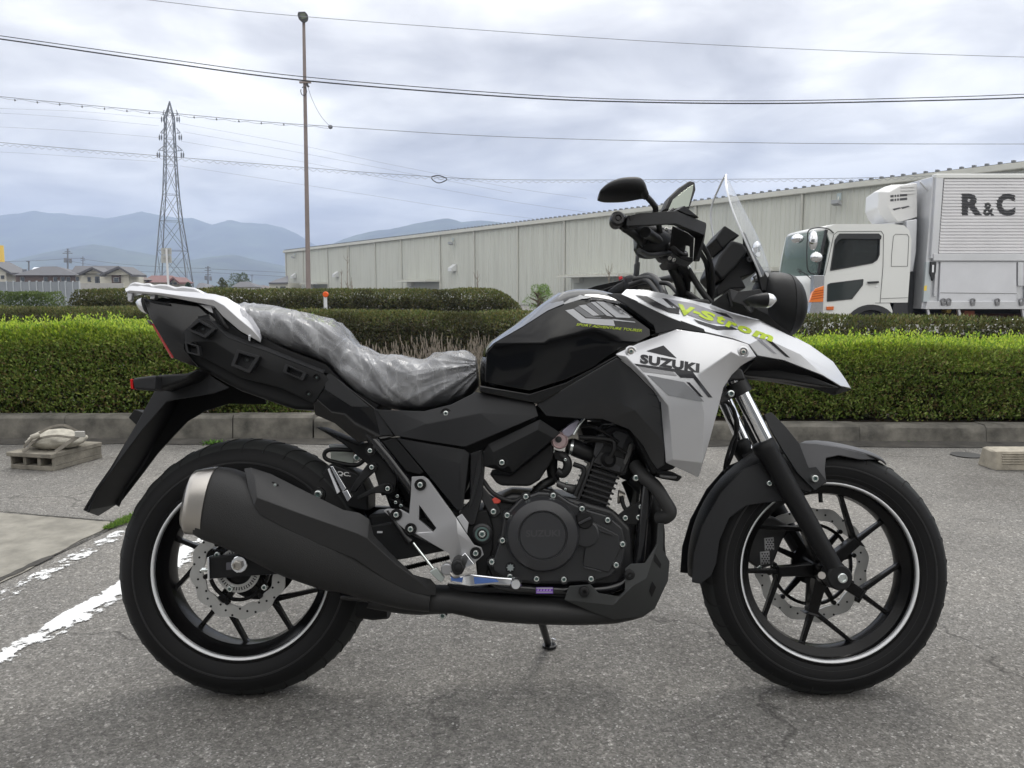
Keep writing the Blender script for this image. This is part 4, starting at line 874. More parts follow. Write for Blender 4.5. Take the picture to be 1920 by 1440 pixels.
for k in range(3): prism('grille_bar', [(1496, 557+k*7), (1509, 557+k*7), (1509, 559.5+k*7), (1496, 559.5+k*7)], -.02, 0, M_CHR, gr_)
# door etc.
M_GAP = mat('panel_gap', (.10, .10, .10), .8)
def line(name, pts, w, m=M_GAP, par=tk, d=-.003, close=False):
    VF = []; pp = pts+([pts[0]] if close else [])
    for a, b in zip(pp[:-1], pp[1:]): VF.append(tube_data([Tk(*a, d), Tk(*b, d)], w, 4))
    V, F = join(*VF); return mk(name, V, F, m, par)
dr = prism('door', [(1571, 434.5), (1652, 434), (1656, 440), (1655, 500), (1650, 567.5), (1549, 572), (1550, 520), (1553, 495), (1560, 455), (1565, 441)], -.002, .0, M_WHT)
bpy.data.objects.remove(dr, do_unlink=True)
dr = line('door_outline', [(1571, 434), (1652, 433.5), (1656.5, 440), (1655.5, 500), (1650, 568), (1641, 568)], .006)
line('door_outline', [(1563, 440), (1571, 434)], .006); line('door_outline', [(1546, 517), (1553, 489), (1563, 440)], .006)
line('door_outline', [(1650, 560), (1702, 558)], .005); line('door_outline', [(1650, 568), (1702, 567.5)], .005)
line('sleeper_panel', [(1679, 439), (1701, 439.5), (1704, 444), (1701.5, 499), (1671, 499.5), (1671.5, 480), (1675, 443)], .005, close=True)
prism('window_visor', [(1563, 461), (1566, 448), (1573, 438), (1646, 438), (1651, 443), (1650, 449), (1577, 448), (1571, 451)], -.05, -.004, M_BLK, tk, bevel=.005)
gl = prism('window_glass', wn, .02, .03, M_GLS); line('window_seal', wn, .014, M_BLK, close=True)
lwp = [(1552, 534), (1557, 531.5), (1618, 524), (1616.5, 535), (1597, 560), (1551, 565)]
prism('lower_window', lwp, -.006, .004, mat('dark_glass', (.02, .028, .028), .06)); line('lower_window_seal', lwp, .012, M_BLK, close=True)
prism('door_handle', [(1626, 528), (1646, 527), (1646.5, 530.5), (1626, 532)], -.045, -.01, M_BLK, tk, bevel=.004)
lathe('door_lock', Tk(1643.5, 537, -.005), (0, 1, 0), [(.002, -.004), (.014, -.004), (.014, .004), (.002, .004)], M_CHR, tk, seg=12)
prism('side_marker', [(1549, 575), (1562.5, 574.5), (1562, 581), (1549, 581)], -.03, -.001, mat('orange_marker', (.6, .13, .02), .3), tk, bevel=.005)
# interior
M_INT = mat('cab_interior', (.05, .05, .052), .9)
prism('interior_rear', [(1600, 470), (1690, 470), (1690, 540), (1560, 540), (1560, 515)], .7, 1.6, M_INT)
prism('seat', [(1590, 455), (1600, 448), (1612, 455), (1616, 505), (1575, 506), (1578, 498)], .25, .65, mat('red_brown_seat', (.16, .05, .04), .9), tk, bevel=.04)
lathe('steering_wheel', Tk(1561, 497, .5), (1, 0, .8), [(.20, -.012), (.225, 0), (.20, .012), (.195, 0)], M_INT, tk, closed=True)
# arch, tyre, chassis
V = []
for r_ in (47, 38):
    pass
ar = []
for a in np.linspace(R(-170), R(-14), 16): ar.append((1633+52*math.cos(a), 621+50*math.sin(a)))
ar2 = [(1633+42*math.cos(a), 623+42*math.sin(a)) for a in np.linspace(R(-14), R(-170), 16)]
prism('wheel_arch', ar+ar2, -.03, .35, M_BLK, tk)
wc = Tk(1632, 622, .0); RT = 42/95.4
tyre_p = [(RT*.62, -.02), (RT*.93, -.02), (RT, .03), (RT, .22), (RT*.93, .26), (RT*.62, .26)]
M_RUB = mat('tyre_rubber', (.022, .022, .023), .8, bump=.2, bscale=150)
w_ = lathe('wheel', wc+Vector((0, .06, 0)), (0, 1, 0), tyre_p, M_RUB, tk, seg=36); lathe('rim', wc+Vector((0, .06, 0)), (0, 1, 0), [(.01, -.03), (.12, -.04), (.15, .02), (RT*.6, .0), (RT*.62, .2), (.01, .2)], M_ALU, w_, seg=30)
w_ = lathe('wheel', wc+Vector((0, WID-.3, 0)), (0, 1, 0), tyre_p, M_RUB, tk, seg=36)
prism('chassis', [(1560, 602), (1712, 590), (2300, 590), (2300, 608), (1560, 612)], .7, 1.5, mat('chassis_rust', (.07, .035, .03), .9, var=.4, vscale=3))
prism('cab_step_panel', [(1668, 568), (1702, 568), (1700, 606), (1684, 612), (1676, 590)], .0, .4, M_BLK, tk)
# box body
TOPY, BOTY = 326, 579
bx_ = prism('box_body', [(1751, 331), (1762, 327.5), (2450, 327.5), (2450, 579), (1729, 579), (1737, 500)], .03, WID+.1, M_ALU)
mk('front_post', *join(*[(lambda n, V: (V, [tuple(range(n)), tuple(range(n, 2*n))]+[(i, (i+1) % n, n+(i+1) % n, n+i) for i in range(n)]))(4, [Tk(x, y, d) for d in (-.03, .1) for x, y in ((1754, 333), (1768, 333), (1757, 485), (1744, 485))])]), M_ALU, tk, bevel=.01)
mk('top_rail', *join(*[(lambda n, V: (V, [tuple(range(n)), tuple(range(n, 2*n))]+[(i, (i+1) % n, n+(i+1) % n, n+i) for i in range(n)]))(4, [Tk(x, y, d) for d in (-.035, .12) for x, y in ((1753, 326), (2450, 325.5), (2450, 335), (1753, 335))])]), M_WHT, tk, bevel=.02)
# ribbed upper wall: one ribbed sheet
V = []; F = []; m_ = 24; i = 0; prof_ = []
for k in range(m_):
    y0 = 336+k*(477-336)/m_; hh = (477-336)/m_
    for f_, d in ((0, -.002), (.12, -.028), (.62, -.028), (.74, -.002)): prof_.append((y0+hh*f_, d))
prof_.append((477, -.002))
for y, d in prof_: xl = np.interp(y, [336, 477], [1769.5, 1758.5]); V += [Tk(xl, y, d), Tk(2450, y, d)]
ribs = mk('ribbed_wall', V, [(2*i, 2*i+1, 2*i+3, 2*i+2) for i in range(len(prof_)-1)], mat('ribbed_aluminium', (.74, .735, .75), .38, metal=.15, var=.05, vscale=2), tk)
prism('mid_rail', [(1748, 476), (2450, 476.5), (2450, 490), (1748, 489)], -.05, .02, M_ALU, tk, bevel=.005)
prism('lower_gate', [(1763, 491), (1905, 491.5), (1905, 567), (1760, 567)], -.015, .02, mat('gate_white', (.63, .64, .67), .35, metal=.2, var=.04), tk, bevel=.004)
prism('lower_gate', [(1921, 491.5), (2200, 491.5), (2200, 567), (1921, 567)], -.015, .02, bpy.data.materials['gate_white'], tk, bevel=.004)
line('gate_seam', [(1762, 549), (1905, 550.5)], .006, d=-.017)
prism('gate_post', [(1907, 492), (1918, 492), (1918, 536), (1907, 536)], -.03, .02, M_ALU, tk, bevel=.004)
prism('corner_post', [(1736, 491), (1746, 491), (1742, 566), (1730, 566)], -.02, .05, mat('pale_blue_grey', (.5, .55, .57), .4, metal=.3), tk, bevel=.004)
prism('inner_post', [(1753, 495), (1759, 495), (1755, 556), (1750, 556)], -.02, .03, M_ALU, tk, bevel=.004)
lt = prism('gate_latch', [(1742, 491), (1753, 491), (1752, 510), (1746, 527), (1741, 512)], -.06, -.0, M_BLK, tk, bevel=.006); prism('latch_bar', [(1744, 497), (1747.5, 497), (1747, 511), (1743.5, 511)], -.075, -.06, M_CHR, lt, bevel=.002)
prism('bottom_rail', [(1737, 565), (2450, 566), (2450, 579.5), (1733, 579.5)], -.04, .05, M_ALU, tk, bevel=.005)
prism('yellow_tag', [(1732, 536), (1737, 535), (1736, 545), (1731, 545)], -.025, -.02, mat('yellow_tag', (.8, .6, .1), .5))
for x in (1766, 1776, 1821, 1867, 1912):
    lk = lathe('gate_lock', Tk(x, 564, -.035), (0, 1, 0), [(.03, -.03), (.05, -.03), (.05, .0), (.03, 0)], mat('steel_dark', (.25, .25, .26), .35, metal=.9) if x == 1766 else bpy.data.materials['steel_dark'], tk, closed=True, seg=14)
    prism('lock_block', [(x-4.5, 566), (x+4.5, 566), (x+3, 573), (x-3, 573)], -.07, -.04, bpy.data.materials['steel_dark'], lk, bevel=.004)
# under the box: guard pipe, brackets, tank
tube('side_guard', [Tk(1832, 599.5, .05), Tk(2400, 600, .05)], .022, M_CHR, tk, smooth=False)
for x in (1738, 1796, 1916): prism('guard_bracket', [(x, 580), (x+4, 580), (x+9, 600), (x+4, 601)], .0, .05, M_ALU, tk)
lathe('air_tank', Tk(1791, 583.5, .3), (0, 1, 0), [(.01, -.1), (.05, -.08), (.05, .1), (.01, .1)], mat('brass', (.4, .3, .08), .4, metal=.6), tk, seg=12)
prism('rusty_box', [(1814, 583), (1833, 583), (1833, 596), (1814, 596)], .1, .4, mat('rust', (.17, .055, .03), .9), tk)
prism('underbody', [(1733, 580), (2450, 580), (2450, 600), (1733, 600)], 1.0, 1.9, M_BLK, tk)
# air ducting behind the cab
prism('duct', [(1713, 411), (1733, 408), (1731, 470), (1725, 509), (1709, 509)], .25, 1.9, M_ALU, tk, bevel=.02)
prism('duct_dark', [(1705, 505), (1732, 509), (1729, 600), (1703, 600)], .35, 1.8, M_BLK)
# refrigeration unit with louvres
uc = [[(1636, 349), (1703, 334.5), (1704, 334), (1738, 339), (1738, 404), (1733, 409), (1668, 417), (1652, 396), (1635.5, 384)]]
UC = []
for d, fx, k_ in ((.35, 1684, 0), (.50, 1670, 1), (.85, 1676, 2), (1.5, 1690, 1)):
    for x, y in ((fx, 356-k_*3), (fx+24, 342-k_*2), (1738, 338), (1738, 404), (fx+18, 414), (fx+4, 398), (fx-2, 384)): UC.append(Tk(x, y, d))
un = mk('cooling_unit', UC, [tuple(range(7)), tuple(range(21, 28))]+[(7*j+i, 7*j+(i+1) % 7, 7*j+7+(i+1) % 7, 7*j+7+i) for j in range(3) for i in range(7)], mat('unit_white', (.70, .70, .69), .35, coat=.2), tk, bevel=.02, seg=3)
M_LV = mat('louvre_dark', (.08, .08, .085), .7)
for k, yy in enumerate((360.5, 368)):
    for a, b in ((1686, 1692), (1694, 1697), (1699, 1702), (1704, 1718)):
        s_ = (1700-a)*.09; s2 = (1700-b)*.09
        prism('louvre', [(a, yy+s_), (b, yy+s2), (b, yy+s2+4.2), (a, yy+s_+4.2)], .343, .36, M_LV, un)
for a in ((1690, 388), (1706, 385)): prism('louvre', [a, (a[0]+14, a[1]-3), (a[0]+17, a[1]-1.5), (a[0]+3, a[1]+3)], .343, .36, M_LV, un)
for k, y in enumerate((345, 351, 357.5)): prism('unit_rib', [(1706, y), (1731, y-1), (1731, y+1.6), (1706, y+2.6)], .33, .352, bpy.data.materials['unit_white'], un, bevel=.003)
tube('unit_strut', [Tk(1735, 338, .2), Tk(1751, 357, .2)], .02, M_ALU, tk)
prism('unit_shelf', [(1664, 417), (1733, 408), (1733, 411), (1668, 420)], .4, 1.8, M_ALU)
# lettering
def text_bm(s, off=.02, shear=0, space=1.0, size=1.0):
    c = bpy.data.curves.new('t', 'FONT'); c.body = s; c.offset = off; c.shear = shear; c.space_character = space; c.resolution_u = 4; c.fill_mode = 'FRONT'
    o = bpy.data.objects.new('t', c); SC.collection.objects.link(o); dg = bpy.context.evaluated_depsgraph_get(); dg.update()
    me = bpy.data.meshes.new_from_object(o.evaluated_get(dg)); bpy.data.objects.remove(o, do_unlink=True)
    V = [v.co.copy() for v in me.vertices]; F = [tuple(p.vertices) for p in me.polygons]; bpy.data.meshes.remove(me)
    x0 = min(v.x for v in V); x1 = max(v.x for v in V); y0 = min(v.y for v in V); y1 = max(v.y for v in V)
    return [((v.x-x0)/(x1-x0), (v.y-y0)/(y1-y0)) for v in V], F
def quadmap(uv, tl, tr_, br, bl):
    u, v = uv; return tuple((1-v)*((1-u)*bl[i]+u*br[i])+v*((1-u)*tl[i]+u*tr_[i]) for i in (0, 1))
M_LET = mat('letter_black', (.03, .03, .035), .5)
for s, q4 in (('R', ((1802, 363), (1840, 363), (1840, 404), (1802, 404))), ('&', ((1842, 380), (1863, 380), (1863, 405), (1842, 405))), ('C', ((1867, 363), (1902, 363), (1902, 405), (1867, 405)))):
    T2, F = text_bm(s, .055 if s != '&' else .03); bm = bmesh.new(); vs = [bm.verts.new((*quadmap(t, *q4), 0)) for t in T2]
    for f in F:
        try: bm.faces.new([vs[i] for i in f])
        except ValueError: pass
    hh = (477-336)/24
    for k in range(24):
        for f_ in (.06, .68): bmesh.ops.bisect_plane(bm, geom=bm.verts[:]+bm.edges[:]+bm.faces[:], plane_co=(0, 336+hh*(k+f_), 0), plane_no=(0, 1, 0))
    V = []; F2 = []
    for f in bm.faces:
        fy = ((f.calc_center_median().y-336)/hh) % 1; d = -.0305 if .06 < fy < .68 else -.006; k = len(V)
        V += [Tk(v.co.x, v.co.y, d) for v in f.verts]; F2.append(tuple(range(k, k+len(f.verts))))
    bm.free(); tag(mk('letter', V, F2, M_LET, ribs, fix=False), kind='stuff')
# ================================================================ MOUNTAINS
def ridge(name, sky_, Y, m, seed, depth=900, rough=.05, sub=260):
    px = np.linspace(sky_[0][0], sky_[-1][0], sub); xs_, ys_2 = zip(*sky_); rows = 14; V = []
    for j in range(rows):
        f = j/(rows-1); yy = Y-depth*(1-f)
        for i, p in enumerate(px):
            py = np.interp(p, xs_, ys_2); c = W(p, py, Y); zc = max(c.z, 4)
            n_ = noise.fractal(Vector((c.x*.004+seed, yy*.004, 0)), .9, 2.1, 6)
            zz = zc*(f**1.15)*(1-.30*(1-f)*(.5+n_)) + zc*.012*noise.fractal(Vector((c.x*.02+seed, yy*.02, 3)), .9, 2.2, 5)
            V.append((c.x, yy, zz-2*(1-f)))
    for i, p in enumerate(px): c = W(p, np.interp(p, xs_, ys_2), Y); V.append((c.x, Y+depth*.3, -5))
    F = [(j*sub+i, j*sub+i+1, (j+1)*sub+i+1, (j+1)*sub+i) for j in range(rows) for i in range(sub-1)]
    o = quick(name, V, F, m, smooth=True); tag(o, kind='structure'); return o
M_MT = mat('forested_slope', (.022, .035, .03), .95, var=.5, vscale=.01, dirt=(.06, .08, .05))
ridge('mountain', [(-900, 470), (-500, 400), (-200, 396), (0, 404), (60, 396), (120, 401), (200, 409), (240, 402), (265, 396), (290, 402), (330, 409), (360, 408), (395, 421), (430, 413), (450, 417), (500, 420), (530, 426), (560, 440), (590, 459), (620, 468), (700, 478), (900, 500), (1100, 548)], 2600, M_MT, 1)
ridge('mountain', [(480, 548), (560, 500), (615, 462), (640, 450), (665, 441), (700, 433), (730, 430), (745, 426), (790, 418), (820, 411), (836, 408.5), (852, 412), (865, 416), (900, 414), (935, 416), (980, 424), (1040, 428), (1200, 420), (1500, 440), (1900, 430), (2300, 420), (2800, 460)], 1900, M_MT, 5, depth=600)
ridge('foothills', [(-900, 520), (-400, 500), (0, 497), (50, 482), (90, 472), (130, 465), (175, 458), (210, 462), (240, 470), (300, 480), (360, 488), (400, 480), (440, 478), (480, 488), (540, 500), (620, 515), (800, 530), (1100, 545)], 1500, M_MT, 9, depth=500)
# ================================================================ UNSEEN BUILDING ADDED BEHIND THE CAMERA (darkens reflections, blocks low sky light)
wb = root('added_building', (0, -9.5, 0), 'unseen grey building of guessed form, added behind the camera to darken the tank reflections', 'building')
M_WS_ = mat('added_building_wall', (.27, .27, .26), .8, var=.1, vscale=.6)
box('wall', (-17, -16, 0), (17, -9.5, 5.2), M_WS_, wb); box('roof', (-17.5, -16.5, 5.2), (17.5, -9.0, 5.45), mat('added_building_roof', (.07, .07, .07), .7), wb)
for k in range(6):
    x = -14.5+k*5.2; f_ = box('shutter_door', (x, -9.5, 0), (x+3.6, -9.42, 3.2), mat('shutter_dark', (.12, .122, .125), .5) if k == 0 else bpy.data.materials['shutter_dark'], wb)
    box('window', (x+.6, -9.5, 3.9), (x+3.0, -9.43, 4.7), M_WIN, wb)
# ================================================================ HAZE
hz = mk('haze', *boxes_data([((-3300, -40, -6.5), (3300, 2950, 330))]), None)
hm = bpy.data.materials.new('haze'); hm.use_nodes = True; nt = hm.node_tree; nt.nodes.clear()
pv = N(nt, 'ShaderNodeVolumePrincipled', i_Density=.00045, i_Anisotropy=0.0); pv.inputs['Color'].default_value = (.53, .645, .90, 1)
ou = N(nt, 'ShaderNodeOutputMaterial'); L(nt, pv, 0, ou, 'Volume'); hz.data.materials.append(hm); tag(hz, kind='stuff')
# ================================================================ MOTORCYCLE
bk = root('motorcycle', BO, 'new black and silver adventure motorcycle leaning on its side stand in the car park', 'motorcycle', rot=(-LEAN, 0, 0))
ORG[bk.name] = Vector((0, 0, 0))
M_PL = mat('matte_black_plastic', (.0075, .0078, .0085), .48, bump=.35, bscale=900, spec=.26, var=.12, vscale=6)
M_PLG = mat('dark_grey_plastic', (.0145, .015, .0165), .48, bump=.3, bscale=900, spec=.28)
M_GLO = mat('gloss_black_paint', (.002, .002, .0023), .06, coat=.15, spec=.45)
M_SIL = mat('silver_paint', (.56, .565, .582), .33, metal=.72, coat=.5, bump=.03, bscale=2500)
M_SILW = mat('silver_paint_skylit', (.70, .71, .73), .30, metal=.45, coat=.5)  # same silver paint, brightened in the colour for sky reflected on the cowl
M_GRY = mat('graphite_paint', (.060, .060, .064), .42, metal=.3, bump=.1, bscale=1500)
M_ALB = mat('brushed_bracket', (.42, .42, .43), .36, metal=.75, bump=.05, bscale=800)
M_CHB = mat('bright_chrome', (.86, .87, .89), .07, metal=1.0)
M_STEEL = mat('brushed_steel', (.50, .475, .44), .30, metal=1.0, bump=.15, bscale=400)
M_DISC = mat('disc_steel', (.44, .44, .43), .36, metal=.7, var=.08, vscale=30)
M_ENG = mat('engine_black', (.012, .012, .013), .33, bump=.25, bscale=1200)
M_ENG2 = mat('engine_cover_black', (.018, .0185, .020), .33, bump=.12, bscale=1500)
M_ENGD = mat('engine_dark', (.005, .005, .0055), .6, spec=.3)
M_HOSE = mat('rubber_hose', (.008, .008, .0085), .5, spec=.4)
M_BOLT = mat('zinc_bolt', (.72, .76, .74), .22, metal=.9)
M_BOLTD = mat('bolt_recess', (.12, .18, .17), .4, metal=.6)
M_RIM = mat('rim_gloss_black', (.003, .0028, .003), .25, coat=.0, spec=.22)
M_STR = mat('rim_stripe_white', (.70, .71, .72), .45)
M_FRM = mat('frame_black', (.007, .007, .008), .25, coat=.4)
M_RED = mat('red_lens', (.42, .006, .006), .25, spec=.3)
M_CLR = mat('clear_lens', (.75, .76, .77), .08, metal=.5)
M_SPO = mat('sticker_grey', (.20, .205, .215), .4); M_SBL = mat('sticker_black', (.018, .018, .022), .35); M_SWH = mat('sticker_silver', (.52, .53, .55), .35); M_LIM = mat('sticker_lime', (.48, .62, .03), .4)
def slab(name, pts, s0, s1, m, par=bk, bevel=.003, seg=2, smooth=None, persp=False):
    n = len(pts); A = [P(x, y, s0) for x, y in pts]; B = [Vector((a.x, -s1, a.z)) for a in A]
    if persp: B = [P(x, y, s1) for x, y in pts]
    return mk(name, A+B, [tuple(range(n)), tuple(range(n, 2*n))]+[(i, (i+1) % n, n+(i+1) % n, n+i) for i in range(n)], m, par, bevel=bevel, seg=seg)
def facet(name, V, F, m, par=bk, th=.004, bevel=.0025, seg=2, sub=0):
    return mk(name, [P(*v) for v in V], F, m, par, bevel=bevel, seg=seg, solid=th, near=True, sub=sub)
def mirror(o, name=None):
    me = o.data.copy(); bm = bmesh.new(); bm.from_mesh(me)
    for v in bm.verts: v.co.y = -v.co.y
    bmesh.ops.reverse_faces(bm, faces=bm.faces); bm.to_mesh(me); bm.free()
    c = o.copy(); c.data = me; SC.collection.objects.link(c); c.name = name or o.name
    me.shade_smooth() if o.modifiers.get('bevel') else None
    return c
def loft(name, st, m, par=bk, n=24, power=2.6, stp=None, sbt=None, smooth=60, res=1, cap=True, fn=None, bevel=0):
    "st rows: top px, top py, bottom px, bottom py, s centre, s half width"
    V, F = [], []
    rows = []
    for r_ in st:
        sc, sh = r_[4], r_[5]; t = P(r_[0], r_[1], sc if stp is None else stp); b = P(r_[2], r_[3], sc+(sh if sbt is None else 0) if sbt is None and stp is not None else (sc if sbt is None else sbt))
        rows.append((Vector((t.x, 0, t.z)), Vector((b.x, 0, b.z)), sc, sh))
    if res > 1:
        def cat(a, b, c, d, t): return .5*((2*b)+(c-a)*t+(2*a-5*b+4*c-d)*t*t+(3*b-a-3*c+d)*t**3)
        R_ = [rows[0]]+rows+[rows[-1]]; out = []
        for i in range(1, len(R_)-2):
            for k in range(res):
                t = k/res; q4 = R_[i-1:i+3]; out.append(tuple(cat(*[z[j] for z in q4], t) for j in range(4)))
        rows = out+[rows[-1]]
    for i, (t, b, sc, sh) in enumerate(rows):
        c = (t+b)/2; a = (t-b)/2
        for k in range(n):
            th = 2*math.pi*k/n; cc, ss = math.cos(th), math.sin(th); e = 2/power
            x = c+a*(abs(ss)**e*(1 if ss > 0 else -1)); v = Vector((x.x, -(sc+sh*abs(cc)**e*(1 if cc > 0 else -1)), x.z))
            if fn: v = fn(v, i/(len(rows)-1), th)
            V.append(v)
    m_ = len(rows)
    for i in range(m_-1):
        for k in range(n): F.append((i*n+k, i*n+(k+1) % n, (i+1)*n+(k+1) % n, (i+1)*n+k))
    if cap: F += [tuple(range(n)), tuple((m_-1)*n+k for k in range(n))]
    return mk(name, V, F, m, par, smooth=smooth, bevel=bevel)
def tb(name, pts, r, m=M_HOSE, par=bk, seg=8, n=5, smooth=True): return tube(name, [P(*p) for p in pts], r, m, par, seg, n, smooth)
AX = Vector((0, -1, 0))       # towards the camera side
def disc(name, px, py, s, prof, m, par=bk, seg=32, closed=False, smooth=35, axis=AX): return lathe(name, P(px, py, s), axis, prof, m, par, seg, closed, smooth)
_bm = {}
def bolt(px, py, s, r=.0065, par=bk, m=None, hex_=True):
    key = (round(r, 4), m.name if m else '')
    if key not in _bm:
        V, F = lathe_data((0, 0, 0), AX, [(r*.98, -.004), (r, r*.28), (r*.86, r*.62), (r*.5, r*.72), (r*.42, r*.70), (r*.40, r*.34), (.0001, r*.34)], 14)
        me = bpy.data.meshes.new('bolt'); me.from_pydata([tuple(v) for v in V], [], F); me.materials.append(m or M_BOLT); me.materials.append(M_BOLTD); me.shade_smooth(); me.set_sharp_from_angle(angle=R(35))
        for p_ in me.polygons:
            c = sum((me.vertices[i].co for i in p_.vertices), Vector())/len(p_.vertices)
            if (c.x**2+c.z**2)**.5 < r*.45: p_.material_index = 1
        _bm[key] = me
    o = bpy.data.objects.new('bolt', _bm[key]); SC.collection.objects.link(o); o.parent = par; o.location = P(px, py, s); return o
def dbolt(px, py, s, r=.0065, par=bk):
    disc('bolt_recess', px, py, s, [(r*1.9, -.004), (r*1.9, .0012), (r*1.5, .0012), (r*1.45, -.002)], M_ENGD, par, 18, smooth=30); return bolt(px, py, s, r, par)
BVH = {}
def bvh_of(*objs):
    bpy.context.view_layer.update(); dg = bpy.context.evaluated_depsgraph_get(); V, F = [], []
    for o in objs:
        e = o.evaluated_get(dg); me = e.to_mesh(); k = len(V); V += [v.co.copy() for v in me.vertices]; me.calc_loop_triangles(); F += [tuple(i+k for i in p.vertices) for p in me.loop_triangles]; e.to_mesh_clear()
    return BVHTree.FromPolygons(V, F)
def cast(bv, px, py, off):
    d = to_bike(ray(px, py)).normalized(); h = bv.ray_cast(CAMB, d)
    if h[0] is None:
        h = bv.find_nearest(CAMB+d*2.0); 
        for _ in range(3): q_ = h[0]; t = (q_-CAMB).dot(d); h = bv.find_nearest(CAMB+d*t)
        t = (h[0]-CAMB).dot(d); return CAMB+d*(t-off)
    return h[0]-d*off
def decal(name, bv, polys, m, par, off=.0015, fine=6):
    "flat sticker laid on the surface found under the given outline"
    bm = bmesh.new()
    for pts in polys:
        vs = [bm.verts.new((x, y, 0)) for x, y in pts]; bm.faces.new(vs)
    bmesh.ops.triangulate(bm, faces=bm.faces)
    for _ in range(3):
        le = [e for e in bm.edges if e.calc_length() > fine]
        if not le: break
        bmesh.ops.subdivide_edges(bm, edges=le, cuts=1); bmesh.ops.triangulate(bm, faces=bm.faces)
    V = [cast(bv, v.co.x, v.co.y, off) for v in bm.verts]; bm.verts.index_update(); F = [tuple(v.index for v in f.verts) for f in bm.faces]; bm.free()
    return mk(name, V, F, m, par, fix=False, smooth=180)
def lettering(s, bv, tl, tr_, br, bl, m, par, off_=.02, shear=0, lift=.0022, space=1.0, name='lettering'):
    T2, F = text_bm(s, off_, shear, space); bm = bmesh.new(); vs = [bm.verts.new((*quadmap(t, tl, tr_, br, bl), 0)) for t in T2]
    for f in F:
        try: bm.faces.new([vs[i] for i in f])
        except ValueError: pass
    for _ in range(4):
        le = [e for e in bm.edges if e.calc_length() > 5]
        if not le: break
        bmesh.ops.subdivide_edges(bm, edges=le, cuts=1); bmesh.ops.triangulate(bm, faces=bm.faces)
    V = [cast(bv, v.co.x, v.co.y, lift) for v in bm.verts]; bm.verts.index_update(); F = [tuple(v.index for v in f.verts) for f in bm.faces]; bm.free()
    return mk(name, V, F, m, par, fix=False)
